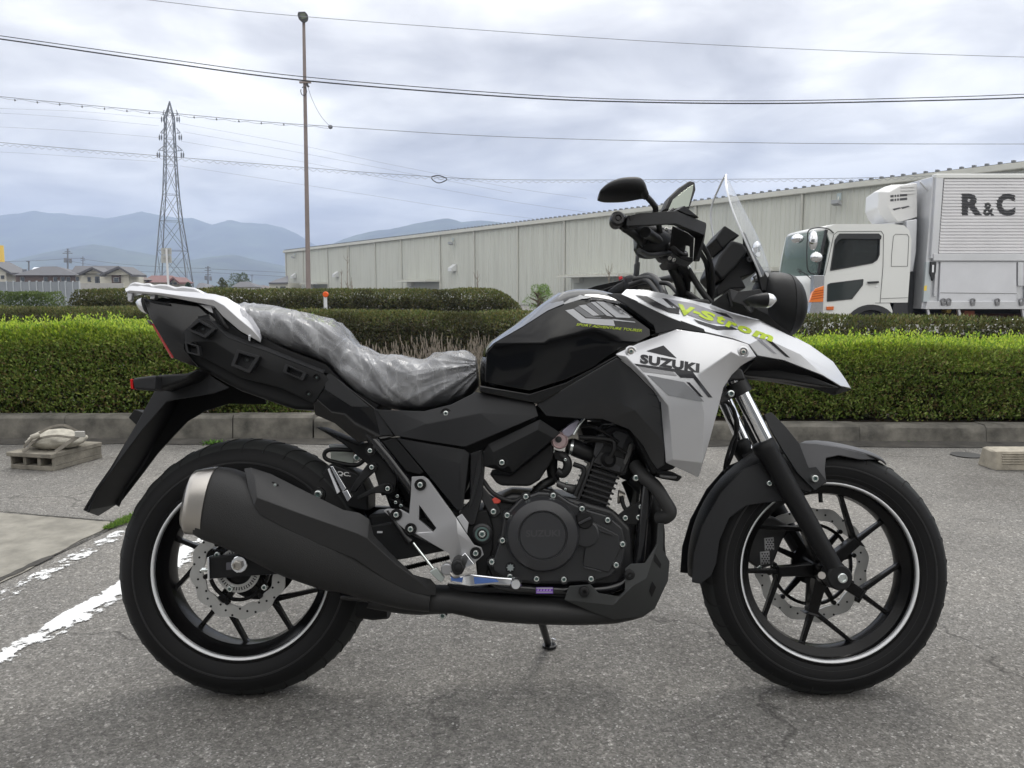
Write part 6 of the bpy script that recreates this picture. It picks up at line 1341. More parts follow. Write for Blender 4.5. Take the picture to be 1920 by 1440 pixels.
# ---------------------------------------------------------------- silver shroud
SH = [(1153, 664, .190), (1195, 644, .196), (1268, 617, .200), (1325, 625, .202), (1375, 636, .202), (1403, 645, .200), (1419, 669, .192), (1390, 686, .192), (1372, 704, .192), (1357, 727, .192), (1345, 775, .192), (1328, 835, .190), (1310, 896, .184), (1248, 868, .192), (1245, 833, .198), (1238, 752, .204), (1226, 731, .204), (1181, 688, .196),
      (1172, 668, .202), (1263, 639, .212), (1304, 640, .214), (1371, 660, .212), (1392, 672, .206), (1309, 702, .232), (1254, 762, .224), (1262, 862, .208), (1206, 702, .212), (1317, 868, .204), (1320, 776, .222), (1258, 800, .220)]
shroud = facet('side_shroud', SH, [(0, 1, 19, 18), (1, 2, 19), (2, 3, 20, 19), (3, 4, 21, 20), (4, 5, 22, 21), (5, 6, 22), (6, 7, 22), (22, 7, 8, 21), (21, 8, 9, 23), (23, 9, 10, 28), (28, 10, 11, 27), (27, 11, 12), (27, 12, 13, 25), (13, 14, 25), (14, 29, 25), (14, 15, 24, 29), (15, 16, 24), (16, 26, 24), (16, 17, 26), (17, 0, 18, 26), (18, 19, 26), (19, 20, 23, 26), (20, 21, 23), (26, 23, 24), (24, 23, 28, 29), (29, 28, 27, 25)], M_SIL, bk, th=.005, bevel=.0022, seg=3)
mirror(shroud)
for x, y, s in ((1183, 659, .2), (1393, 660, .205)):
    disc('bolt_collar', x, y, s, [(.0125, -.006), (.0135, .0015), (.011, .003), (.0095, .003), (.0085, -.001), (.0001, -.001)], M_SIL, shroud, 24); bolt(x, y, s+.0005, .0068, shroud, M_STEEL)
bv = bvh_of(shroud)
decal('emblem_triangle', bv, [[(1212, 658), (1244, 647.5), (1269, 671.5)]], M_SBL, shroud)
lettering('SUZUKI', bv, (1201, 663.5), (1312, 681.5), (1311, 699), (1199.5, 680.5), M_SBL, shroud, .055, space=1.06)
decal('shroud_stripe', bv, [[(1189, 681.5), (1298, 696), (1336, 745.5), (1328, 745), (1300, 709), (1276, 708), (1265, 697), (1194, 686)]], M_SBL, shroud)
decal('shroud_stripe', bv, [[(1196, 687), (1262, 697), (1270, 705), (1206, 697)]], mat('sticker_pale_grey', (.30, .30, .31), .4), shroud)
decal('shroud_stripe', bv, [[(1213, 703), (1283, 716.5), (1317, 749), (1320, 754), (1253, 741)]], M_SPO, shroud)
decal('shroud_stripe', bv, [[(1287, 716), (1293, 717), (1319, 745), (1312, 743.5)]], M_SBL, shroud, off=.002)
# ---------------------------------------------------------------- beak / upper cowl
BKV = [(1160, 556, .150), (1174, 542, .135), (1208, 543, .13), (1241, 549, .125), (1304, 564, .12), (1332, 570, .115), (1368, 584, .11), (1424, 599, .10), (1483, 628, .075), (1519, 647, .055), (1562, 678, .03), (1586, 712, .012), (1596, 728, .0),
       (1577, 724, .030), (1543, 704, .055), (1471, 676, .095), (1421, 667, .13), (1404, 645, .165), (1375, 634, .178), (1323, 622, .182), (1256, 595, .172), (1200, 568, .160),
       (1250, 571, .158), (1330, 598, .160), (1430, 632, .132), (1500, 664, .086), (1560, 697, .042)]
beak = facet('front_cowl', BKV, [(0, 1, 2, 21), (2, 3, 22, 21), (3, 4, 23, 22), (4, 5, 23), (5, 6, 24, 23), (6, 7, 24), (7, 8, 25, 24), (8, 9, 25), (9, 10, 26, 25), (10, 11, 26), (11, 12, 13, 26), (26, 13, 14, 25), (25, 14, 15, 24), (24, 15, 16, 17), (24, 17, 18, 23), (23, 18, 19), (23, 19, 20, 22), (22, 20, 21)], M_SILW, bk, th=.004, bevel=.003, seg=3)
mirror(beak)
V = []; 
ctr = [(1241, 549), (1304, 564), (1332, 570), (1368, 584), (1424, 599), (1483, 628), (1519, 647), (1562, 678), (1586, 712), (1596, 728)]; hwid = [.125, .12, .115, .11, .10, .075, .055, .03, .012, .001]
for (x, y), h_ in zip(ctr, hwid):
    a = P(x, y, h_); V += [a, Vector((a.x, 0, a.z+.012*(h_/.1)**.5 if x > 1400 else a.z-.03)), Vector((a.x, -a.y, a.z))]
mk('cowl_top', V[9:], [(3*i+j, 3*i+j+1, 3*i+3+j+1, 3*i+3+j) for i in range(6) for j in (0, 1)], M_SILW, bk, smooth=40, solid=.003)
# underside
ub = [(1421, 669, .125), (1471, 678, .092), (1543, 706, .052), (1577, 726, .028), (1596, 730, .001)]
V = []
for x, y, s in ub: a = P(x, y, s); V += [a, Vector((a.x-.006, 0, a.z-.042*(s/.12)**.6-.002)), Vector((a.x, -a.y, a.z))]
a = P(1392, 700, .10); V = [a, Vector((a.x, 0, a.z-.012)), Vector((a.x, -a.y, a.z))]+V
mk('cowl_underside', V, [(3*i+j, 3*i+j+1, 3*i+3+j+1, 3*i+3+j) for i in range(5) for j in (0, 1)], M_PL, bk, bevel=.002)
slab('cowl_underside', [(1392, 698), (1421, 672), (1440, 676), (1500, 696), (1575, 727), (1543, 724), (1471, 712), (1400, 704)], .05, -.05, M_PL, bevel=.004)
bv = bvh_of(beak)
decal('cowl_stripe', bv, [[(1191, 553), (1213, 555.5), (1252, 577), (1268, 579), (1275, 589), (1256, 586), (1225, 574)]], M_SBL, beak)
decal('cowl_stripe', bv, [[(1241, 559), (1250, 560), (1275, 578), (1273, 586), (1262, 578)]], M_SBL, beak)
decal('cowl_stripe', bv, [[(1214, 556), (1242, 560), (1268, 578), (1252, 576.5)]], M_SWH, beak)
decal('cowl_stripe', bv, [[(1250, 560), (1300, 569), (1340, 583), (1372, 597), (1384, 613), (1330, 605), (1290, 590), (1272, 576)]], mat('sticker_lilac_grey', (.30, .30, .33), .4), beak, off=.0012)
decal('cowl_stripe', bv, [[(1333, 582), (1362, 588), (1375, 598), (1356, 592)], [(1300, 598), (1326, 606), (1345, 611), (1372, 612), (1384, 618), (1345, 618), (1310, 606)]], M_SBL, beak, off=.0018)
decal('cowl_stripe', bv, [[(1436, 636), (1448, 640), (1482, 671), (1474, 669)]], M_SBL, beak); decal('cowl_stripe', bv, [[(1412, 630), (1422, 632), (1457, 664), (1450, 662)]], bpy.data.materials['sticker_lilac_grey'], beak)
for s_, q4 in (('V', ((1271, 569), (1304, 577), (1294, 593), (1273, 589))), ('-', ((1301, 582), (1313, 586), (1312, 590), (1299, 586))), ('S', ((1317, 580), (1344, 590), (1336, 604), (1309, 593))), ('t', ((1347, 589), (1363, 596), (1355, 609), (1340, 602))), ('r', ((1366, 601), (1384, 608), (1377, 618), (1359, 611))), ('o', ((1388, 608), (1413, 618), (1405, 628), (1380, 617))), ('m', ((1418, 619), (1452, 631), (1447, 641), (1410, 629)))):
    lettering(s_, bv, *q4, M_LIM, beak, .055 if s_ != '-' else .02, lift=.0030, name='letter')
bv = bvh_of(tp, tank)
decal('tank_stripe', bv, [[(1117, 565), (1133, 566), (1163, 590), (1187, 594), (1180, 596), (1155, 595)], [(1107, 566), (1116, 566), (1150, 594), (1138, 592)]], M_SWH, tp); decal('tank_stripe', bv, [[(1085, 573), (1098, 571), (1124, 591), (1112, 592)], [(1060, 582), (1075, 579), (1098, 597), (1150, 599), (1153, 611), (1122, 609), (1090, 605)]], M_SWH, tp)
decal('tank_stripe', bv, [[(1099, 570), (1107, 567), (1135, 591), (1125, 591)], [(1076, 578), (1085, 574), (1112, 593), (1128, 595), (1125, 597), (1099, 595)], [(1134, 566), (1160, 574), (1183, 592), (1164, 589)]], M_SPO, tp); decal('tank_stripe', bv, [[(1148, 598), (1190, 603), (1192, 605), (1152, 601)]], M_SWH, tp)
lettering('SPORT ADVENTURE TOURER', bv, (1081, 606), (1204, 617.5), (1203, 622.5), (1080, 610.5), M_LIM, tp, .012, shear=.25, lift=.003)
# ---------------------------------------------------------------- headlight, cowl, instruments
hc0 = P(1432, 570, 0); hx = Vector((1, 0, -.05)).normalized()
def hl(px0, py0, px1, py1, s=0): return P(px0, py0, s), P(px1, py1, s)
headlight = loft('headlight_housing', [(1412, 545, 1420, 585, 0, .045), (1425, 520, 1432, 605, 0, .075), (1447, 512, 1452, 625, 0, .085), (1472, 517, 1472, 632, 0, .09), (1488, 530, 1486, 628, 0, .085), (1496, 552, 1494, 612, 0, .07)], M_PL, power=2.3, stp=0, sbt=0, res=3, n=32)
loft('headlight_glass', [(1492, 540, 1491, 622, 0, .074), (1500, 556, 1498, 606, 0, .055), (1503, 570, 1502, 592, 0, .03)], M_CLR, headlight, power=2.1, res=2)
loft('headlight_ring', [(1470, 515.5, 1470, 633, 0, .0915), (1478, 519, 1477, 633, 0, .0915)], M_PLG, headlight, power=2.3, stp=0, sbt=0, n=32)
disc('cowl_badge', 1452, 535, .062, [(.0065, .002), (.0085, .002), (.0085, .004), (.0065, .004)], M_CHB, headlight, 24, True); disc('badge_bar', 1452, 535, .062, [(.0001, .001), (.003, .001), (.003, .004), (.0001, .004)], M_CHB, headlight, 8)
uc_ = facet('cowl_bracket_cover', [(1332, 570, .125), (1369, 541, .115), (1385, 546, .13), (1425, 542, .12), (1440, 560, .11), (1441, 590, .105), (1455, 605, .095), (1475, 620, .080), (1496, 636, .070), (1483, 629, .078), (1424, 600, .105), (1368, 585, .115), (1372, 565, .14), (1420, 580, .13)],
      [(0, 1, 12, 11), (1, 2, 12), (2, 3, 13, 12), (3, 4, 5, 13), (5, 6, 10, 13), (6, 7, 9, 10), (7, 8, 9), (12, 13, 10, 11)], M_PL, bk, th=.004); mirror(uc_)
slab('bracket_rib', [(1364, 549), (1368, 548), (1375, 574), (1371, 576)], .142, .13, M_ENGD, uc_, bevel=.001)
ind = loft('front_indicator', [(1394, 563, 1398, 569, .17, .010), (1404, 556, 1410, 574, .185, .017), (1420, 551.5, 1424, 576.5, .19, .022), (1435, 549.5, 1436, 577, .19, .026)], M_PL, power=2.4, res=2); mirror(ind)
o = loft('indicator_lens', [(1436, 550, 1436, 577, .19, .026), (1446, 552, 1443, 577, .19, .025), (1453, 559, 1449, 572, .19, .016), (1456, 564, 1453, 568, .19, .006)], M_CLR, ind, power=2.2, res=2)
tb('indicator_stem', [(1400, 568, .17), (1408, 580, .12)], .009, M_HOSE)
# instrument cluster
slab('instrument_panel', [(1341, 447), (1359, 422), (1388, 441), (1372, 451), (1355, 467)], .055, -.075, M_PL, bevel=.004)
slab('instrument_housing', [(1349, 480), (1372, 449), (1393, 455), (1404, 470), (1384, 496), (1354, 526), (1337, 507)], .075, -.075, M_PL, bevel=.008, seg=3)
slab('instrument_glass', [(1350, 480), (1360, 467), (1363, 470), (1352, 484)], .06, -.06, M_CHB, bevel=.001)
slab('instrument_stay', [(1393, 455), (1412, 485), (1424, 500), (1415, 512), (1390, 520), (1400, 540), (1370, 541), (1345, 556), (1343, 540), (1362, 515), (1384, 490)], .045, -.045, M_PL, bevel=.004)
slab('screen_bracket', [(1394, 434), (1398, 437), (1414, 475), (1440, 520), (1437, 545), (1428, 545), (1420, 510), (1396, 468)], .062, .05, M_PL, bevel=.002); slab('screen_bracket', [(1394, 434), (1398, 437), (1414, 475), (1440, 520), (1437, 545), (1428, 545), (1420, 510), (1396, 468)], -.05, -.062, M_PL, bevel=.002)
disc('screen_knob', 1403, 488, .064, [(.0001, 0), (.0075, 0), (.008, .006), (.006, .01), (.003, .01), (.003, .006), (.0001, .006)], M_PLG); disc('screen_knob', 1416, 492, .064, [(.0001, 0), (.006, 0), (.006, .008), (.0001, .008)], M_PL)
loft('reflector_bulb', [(1410, 520, 1412, 530, -.02, .02), (1418, 512, 1420, 528, -.02, .025)], M_CLR, n=12)
# windscreen
M_SCR = bpy.data.materials.new('clear_acrylic'); M_SCR.use_nodes = True; nt = M_SCR.node_tree; b = nt.nodes['Principled BSDF']
b.inputs['Base Color'].default_value = (.8, .82, .84, 1); b.inputs['Roughness'].default_value = .04; b.inputs['Coat Weight'].default_value = 1
tr = N(nt, 'ShaderNodeBsdfTransparent'); tr.inputs[0].default_value = (.93, .94, .95, 1); lw_ = N(nt, 'ShaderNodeLayerWeight', n_0=.42); mxr = N(nt, 'ShaderNodeMapRange', n_3=.04, n_4=.42); L(nt, lw_, 'Facing', mxr, 0)
mx = N(nt, 'ShaderNodeMixShader'); L(nt, mxr, 0, mx, 0); L(nt, tr, 0, mx, 1); L(nt, b, 0, mx, 2); L(nt, mx, 0, nt.nodes['Material Output'], 0)
M_SCE = mat('acrylic_edge', (.72, .74, .76), .15, coat=1)
scr = [((1361, 328), (1329, 381), .030, .085), ((1374, 365), (1331, 383), .060, .10), ((1395, 415), (1336, 420), .080, .12), ((1418, 462), (1342, 455), .085, .12), ((1436, 500), (1347, 485), .08, .10), ((1443, 535), (1400, 530), .06, .07)]
V = []; F = []; m_ = 13; cen = [(1361, 328), (1377, 365), (1400, 410), (1424, 458), (1440, 500), (1447, 520)]; hwd = [.018, .075, .098, .105, .09, .07]; bow = [.006, .040, .062, .070, .06, .05]
for (x, y), h_, b_ in zip(cen, hwd, bow):
    c = P(x, y, 0)
    for j in range(m_):
        t = -1+2*j/(m_-1); V.append(Vector((c.x-b_*abs(t)**1.8, -t*h_, c.z-.012*abs(t)**2)))
V2 = []
for j in range(m_):
    col_ = smoothpath([V[i*m_+j] for i in range(6)], 4); V2.append(col_)
nr = len(V2[0]); V = [V2[j][i] for i in range(nr) for j in range(m_)]
F = [(i*m_+j, i*m_+j+1, (i+1)*m_+j+1, (i+1)*m_+j) for i in range(nr-1) for j in range(m_-1)]
ws_ = mk('windscreen', V, F, M_SCR, bk, smooth=180)
edge_ = [V[i*m_] for i in range(nr-1, -1, -1)]+[V[j] for j in range(1, m_)]+[V[i*m_+m_-1] for i in range(1, nr)]
tube('screen_edge', edge_, .0026, M_SCE, ws_, n=1, smooth=False, seg=6)
for x, y in ((1420, 478), (1436, 516)): disc('screen_bolt', x, y, .05, [(.0001, 0), (.006, 0), (.006, .006), (.0001, .006)], M_CLR, ws_, 12)
# ---------------------------------------------------------------- fork
tb('fork_stanchion', [(1372, 700, .098), (1440, 836, .098)], .0185, M_CHB, seg=20, smooth=False); tb('fork_stanchion', [(1352, 735, -.098), (1402, 846, -.098)], .0185, M_CHB, seg=20, smooth=False)
tb('fork_collar', [(1379, 716, .098), (1391, 738, .098)], .027, M_HOSE, seg=18, smooth=False)
bolt(1370, 738, .125, .009); slab('fork_clamp', [(1348, 748), (1368, 728), (1378, 738), (1372, 748), (1352, 757)], .12, .09, M_ENG)
def leg(s, name='fork_leg'):
    a, b = ((1428, 828), (1560, 1066)) if s > 0 else ((1402, 838), (1500, 1040))
    A, B = P(*a, s), FC+Vector((0, -s, 0))+Vector((-.006, 0, .012))
    if s < 0: Ar = P(1428, 828, -s); A = Vector((Ar.x, -s, Ar.z))
    d = B-A; V, F = tube_data([A, A+d*.015, A+d*.06, A+d*.09, A+d*.5, A+d*.93, B], [.024, .029, .029, .026, .0235, .021, .020], 22)
    o = mk(name, V, F, M_PL, bk, smooth=50); return o
l1 = leg(.100); l2 = leg(-.100)
lathe('axle_lug', FC+Vector((-.004, -.098, 0)), AX, [(.0001, -.03), (.027, -.03), (.030, -.02), (.030, .018), (.026, .022), (.0001, .022)], M_PL, l1, 28)
lathe('axle_lug', FC+Vector((-.004, .098, 0)), AX, [(.0001, -.02), (.030, -.02), (.030, .02), (.0001, .02)], M_PL, l2, 28)
q0 = FC+Vector((-.001, -.122, 0)); lathe('axle_bolt', q0, AX, [(.0001, -.004), (.0115, -.004), (.0115, .004), (.010, .006), (.007, .006), (.0065, .002), (.0001, .002)], M_BOLT, l1, 24)
tb('front_axle', [(1541, 1079, .11), (1541, 1079, -.11)], .009, M_STEEL, smooth=False)
slab('lower_yoke', [(1345, 690), (1392, 690), (1400, 712), (1352, 715)], .13, -.13, M_ENG, bevel=.006)
slab('upper_yoke', [(1290, 560), (1330, 560), (1335, 575), (1295, 575)], .11, -.11, M_ENG, bevel=.006)
tb('fork_tube_upper', [(1312, 575, .09), (1373, 705, .096)], .0185, M_ENG, seg=16, smooth=False); tb('fork_tube_upper', [(1312, 575, -.09), (1352, 735, -.096)], .0185, M_ENG, seg=16, smooth=False)
# front mudguard: rear hugger and front blade
def guard(name, a0, a1, r0, w, m, lip=0.0, n=18):
    V, F = [], []; K = 9
    for i in range(n+1):
        a = R(a0+(a1-a0)*i/n); tp_ = min(1, i/2.0, (n-i)/2.0+.35) if lip else 1
        for j in range(K):
            t = -1+2*j/(K-1); rr = r0-.020*abs(t)**2.4; V.append(FC+Vector((math.cos(a)*rr, -t*w, math.sin(a)*rr)))
    F = [(i*K+j, i*K+j+1, (i+1)*K+j+1, (i+1)*K+j) for i in range(n) for j in range(K-1)]
    return mk(name, V, F, m, bk, smooth=180, solid=.004)
rg_ = guard('mudguard_rear', 108, 183, .332, .062, M_PL)
ms_ = facet('mudguard_side', [(1297, 1092, .066), (1313, 1095, .070), (1333, 1080, .074), (1343, 1056, .076), (1349, 1014, .078), (1367, 972, .080), (1400, 948, .082), (1433, 943, .084), (1468, 940, .086), (1464, 905, .088), (1452, 878, .086), (1425, 868, .080), (1392, 880, .074), (1350, 925, .068), (1316, 985, .064), (1300, 1040, .064), (1420, 895, .086), (1365, 940, .078), (1330, 1000, .074), (1322, 1060, .072)],
     [(0, 1, 19, 15), (1, 2, 3, 19), (3, 4, 18, 19), (19, 18, 14, 15), (4, 5, 17, 18), (18, 17, 13, 14), (5, 6, 7, 17), (17, 7, 16), (17, 16, 12, 13), (7, 8, 9, 16), (16, 9, 10, 11), (16, 11, 12)], M_PLG, bk, th=.004, bevel=.002); mirror(ms_)
bolt(1442, 906, .092, .0068, ms_); bolt(1495-30, 838, .09, .004, ms_)
V, F = [], []; K = 9; bl = [(1482, 870, .052), (1497, 826, .056), (1530, 824, .060), (1573, 830, .060), (1620, 842, .052), (1645, 853, .04), (1653, 861, .028)]
for x, y, w in bl:
    for j in range(K): t = -1+2*j/(K-1); c = P(x, y, 0); V.append(Vector((c.x, -t*w, c.z-.014*abs(t)**2.2)))
F = [(i*K+j, i*K+j+1, (i+1)*K+j+1, (i+1)*K+j) for i in range(len(bl)-1) for j in range(K-1)]
fg = mk('front_mudguard', V, F, M_GRY, bk, smooth=180, solid=.004, sub=1)
o = facet('mudguard_skirt', [(1490, 838, .060), (1500, 830, .060), (1530, 832, .064), (1573, 838, .064), (1620, 850, .056), (1650, 862, .034), (1613, 862, .060), (1573, 854, .068), (1549, 859, .072), (1547, 880, .076), (1550, 906, .080), (1528, 912, .082), (1505, 880, .076)], [(0, 1, 2, 8, 9, 12), (9, 10, 11, 12), (2, 3, 7, 8), (3, 4, 6, 7), (4, 5, 6)], M_GRY, fg, th=.004, bevel=.002); mirror(o)
st_ = facet('mudguard_stay', [(1433, 777, .092), (1447, 772, .088), (1474, 800, .092), (1500, 832, .094), (1517, 877, .098), (1531, 875, .098), (1552, 903, .096), (1528, 920, .102), (1496, 888, .104), (1466, 842, .104), (1442, 800, .098)], [(0, 1, 2, 10), (2, 3, 9, 10), (3, 4, 8, 9), (4, 5, 6, 7, 8)], M_PLG, bk, th=.006, bevel=.002); mirror(st_)
bolt(1527, 897, .105, .0092, st_); slab('stay_bracket', [(1460, 850), (1480, 870), (1530, 910), (1520, 925), (1490, 915), (1455, 880)], .096, .07, M_ENGD)
# brake caliper and lines on the far side
cal = slab('front_caliper', [(1412, 975), (1450, 968), (1480, 985), (1465, 1020), (1450, 1060), (1425, 1068), (1402, 1052), (1400, 1010)], -.045, -.105, M_ENG, bevel=.006)
VF = []
for cx_, cy_ in ((1442, 1021), (1434, 1047)):
    for i in range(-1, 2):
        for j in range(-2, 3):
            VF.append(lathe_data(P(cx_+i*5+(j % 2)*2.5, cy_+j*4.4, -.0435), AX, [(.0001, 0), (.0021, 0), (.0021, .001), (.0001, .001)], 6))
for cx_, cy_ in ((1442, 1021), (1434, 1047)): slab('caliper_piston', [(cx_-9, cy_-12), (cx_+9, cy_-14), (cx_+10, cy_+10), (cx_-8, cy_+12)], -.0432, -.046, M_ALB, cal, bevel=.001)
V, F = join(*VF); tag(mk('piston_holes', V, F, M_ENGD, cal), kind='stuff')
bolt(1424, 1064, -.044, .006, cal); bolt(1452, 1065-6, -.044, .006, cal)
tb('brake_hose', [(1376, 770, -.05), (1384, 800, -.06), (1372, 830, -.06), (1360, 870, -.06), (1366, 890, -.07), (1420, 960, -.10)], .0045); tb('brake_hose', [(1330, 740, -.03), (1368, 758, -.04), (1380, 790, -.05), (1376, 840, -.07), (1358, 885, -.08)], .0055)
tb('sensor_wire', [(1372, 880, -.05), (1400, 868, -.03), (1425, 855, .02)], .0035, M_ALB); disc('hose_clip', 1364, 884, -.06, [(.0001, -.01), (.010, -.01), (.010, .01), (.0001, .01)], M_ENGD, seg=8)
tb('tyre_valve', [(1537, 912, -.0), (1539, 942, -.0)], .0055, M_HOSE, fw, smooth=False)
loft('fork_seal_far', [(1384, 848, 1400, 876, -.098, .028), (1402, 836, 1412, 868, -.098, .03)], M_HOSE, n=16, power=2)
# horn bracket behind the shroud bottom
slab('horn_bracket', [(1230, 882), (1262, 885), (1280, 894), (1272, 903), (1240, 898)], .14, .02, M_ENGD, bevel=.003); slab('horn_plate', [(1236, 890), (1270, 893), (1268, 899), (1238, 896)], .145, .139, mat('dull_steel', (.14, .14, .14), .4, metal=.7))
slab('radiator', [(1165, 770), (1240, 752), (1300, 850), (1262, 880), (1225, 890)], .13, -.16, M_ENGD, bevel=.004)
# ---------------------------------------------------------------- handlebar
tb('handlebar', [(1210, 435, .36), (1232, 450, .28), (1262, 475, .20), (1282, 505, .10), (1290, 520, .04), (1290, 520, -.04), (1262, 522, -.12), (1225, 530, -.22), (1190, 537, -.30), (1150, 545, -.40)], .0115, M_HOSE, seg=14, n=6)
grp = loft('throttle_grip', [(1162, 402, 1152, 420, .39, .012), (1172, 404, 1160, 428, .37, .015), (1200, 420, 1190, 448, .33, .017), (1218, 428, 1208, 462, .29, .019)], M_HOSE, power=2, res=3, n=20)
disc('bar_end_weight', 1158, 411, .40, [(.0001, -.03), (.0135, -.03), (.0155, -.012), (.0155, .004), (.012, .010), (.007, .010), (.006, .006), (.0045, .006), (.004, .009), (.0001, .009)], M_ENG, seg=28, smooth=25)
sw = loft('switch_housing', [(1196, 422, 1190, 470, .28, .02), (1212, 420, 1200, 482, .27, .028), (1232, 428, 1222, 484, .26, .032), (1252, 440, 1240, 480, .24, .028), (1266, 450, 1262, 474, .22, .022)], M_PL, power=3, res=2, n=20)
o = loft('grip_collar', [(1190, 430, 1192, 474, .29, .024), (1200, 424, 1196, 480, .285, .029)], M_ENG, power=2, n=24)
for k in range(4): tb('collar_rib', [(1200+k*3, 437-k*1.3, .318), (1211+k*3, 441-k*1.3, .316)], .0022, M_PLG, o, smooth=False, seg=6)
disc('starter_button', 1193, 468, .27, [(.0001, 0), (.006, 0), (.006, .006), (.0001, .006)], M_PLG, sw, 12)
mc = loft('master_cylinder', [(1250, 428, 1252, 470, .22, .018), (1262, 430, 1262, 484, .21, .024), (1278, 432, 1276, 488, .20, .024), (1284, 445, 1282, 480, .19, .016)], M_ENG, power=3, res=2, n=18)
slab('reservoir_cap', [(1262, 424), (1282, 428), (1284, 436), (1262, 434)], .232, .19, M_PL, mc, bevel=.002)
tb('banjo_hose', [(1262, 434, .232), (1250, 448, .236), (1262, 462, .236), (1282, 472, .22), (1286, 480, .2), (1272, 488, .18)], .005, M_ENG); tb('brake_lever', [(1262, 470, .22), (1240, 476, .27), (1215, 478, .31), (1198, 470, .35)], .006, M_ENG)
tb('wiring_loop', [(1245, 456, .25), (1258, 462, .26), (1272, 474, .25), (1285, 478, .24)], .0065, M_ENG)
for x, y in ((1234, 434), (1249, 429), (1260, 430), (1256, 484), (1264, 487)): bolt(x, y, .25, .004, mc, M_STEEL)
slab('lever_bracket', [(1236, 424), (1266, 426), (1292, 442), (1300, 452), (1283, 458), (1284, 476), (1270, 486), (1240, 487), (1228, 470)], .19, .15, M_ENG, bevel=.005)
slab('lever_block', [(1245, 440), (1262, 436), (1276, 448), (1278, 470), (1260, 478), (1246, 466)], .225, .19, M_ENG2 if 'M_ENG2' in globals() else M_ENG, bevel=.006)
slab('bar_clamp', [(1248, 482), (1282, 484), (1284, 492), (1254, 493)], .19, .10, M_ENG, bevel=.004)
hg = facet('hand_guard', [(1176, 405, .405), (1200, 399, .40), (1268, 395, .37), (1286, 402, .35), (1324, 417, .31), (1325, 421, .31), (1321, 448, .30), (1312, 491, .27), (1299, 491, .26), (1302, 447, .27), (1290, 437, .28), (1264, 423, .33), (1232, 421, .36), (1178, 428, .40), (1175, 424, .415), (1267, 420, .375), (1320, 441, .325), (1306, 482, .29)],
     [(0, 1, 2, 15, 14), (2, 3, 4, 5, 16, 15), (5, 6, 16), (14, 15, 11, 12, 13), (15, 16, 10, 11), (16, 9, 10), (16, 6, 7, 17), (16, 17, 8, 9), (17, 7, 8)], M_PL, bk, th=.006, bevel=.003, seg=3)
mirror(hg); slab('guard_foot', [(1274, 480), (1300, 482), (1300, 491), (1292, 491), (1275, 484)], .27, .22, M_PL, hg, bevel=.003)
facet('guard_inner', [(1262, 424, .30), (1290, 437, .27), (1302, 446, .255), (1299, 490, .25), (1293, 482, .25), (1293, 462, .25), (1285, 460, .25), (1284, 477, .25), (1272, 482, .25), (1256, 470, .26)], [(0, 1, 6, 9), (1, 2, 5, 6), (2, 3, 4, 5), (6, 7, 8, 9)], M_ENGD, hg, th=.004)
facet('guard_fin', [(1270, 394, .36), (1284, 385, .355), (1312, 408, .33), (1290, 402, .35)], [(0, 1, 2, 3)], M_PLG, hg, th=.02, bevel=.002)
facet('guard_mount', [(1176, 403, .40), (1180, 404, .41), (1182, 426, .41), (1170, 432, .39), (1163, 424, .38)], [(0, 1, 2, 3, 4)], M_ENGD, hg, th=.02, bevel=.003)
loft('grip_underside', [(1162, 420, 1168, 434, .375, .012), (1182, 426, 1186, 446, .35, .015), (1204, 436, 1204, 466, .30, .018)], M_HOSE, res=2, power=2, n=16)
# left bar end, lever, grip, switch, red kill switch
loft('left_grip', [(1135, 548, 1140, 556, -.39, .015), (1160, 538, 1162, 552, -.35, .016), (1175, 534, 1178, 552, -.31, .016)], M_HOSE, power=2, res=3, n=18)
ls = loft('left_switch', [(1170, 520, 1170, 545, -.26, .02), (1180, 516, 1182, 548, -.24, .026), (1192, 519, 1194, 546, -.22, .022)], M_PL, power=2.6, res=2, n=18); slab('red_switch', [(1160, 519), (1166, 517), (1168, 522), (1162, 525)], -.25, -.262, mat('red_button', (.55, .02, .03), .35), ls, bevel=.001)
loft('left_guard_part', [(1140, 545, 1142, 556, -.30, .01), (1158, 532, 1160, 552, -.28, .014), (1172, 526, 1174, 548, -.26, .014)], M_PL, n=12, power=3)
tb('left_mirror_stem', [(1190, 520, -.24), (1194, 495, -.24), (1197, 478, -.24), (1210, 450, -.25), (1240, 410, -.27), (1262, 392, -.29)], .0052, M_ENG); loft('mirror_stem_boot', [(1188, 520, 1198, 521, -.24, .009), (1189, 496, 1200, 497, -.24, .011), (1192, 492, 1200, 493, -.24, .010)], M_PLG, n=14, power=2)
for pts, r_ in (([(1186, 530, -.22), (1215, 517, -.2), (1235, 530, -.12), (1246, 552, -.06)], .010), ([(1180, 535, -.2), (1210, 526, -.18), (1228, 540, -.12), (1240, 556, -.06)], .008), ([(1188, 524, -.2), (1220, 522, -.17), (1238, 532, -.1), (1247, 556, -.02)], .008), ([(1238, 530, -.05), (1255, 533, -.03), (1270, 548, 0), (1285, 556, .02)], .006)): tb('wiring_loom', pts, r_)
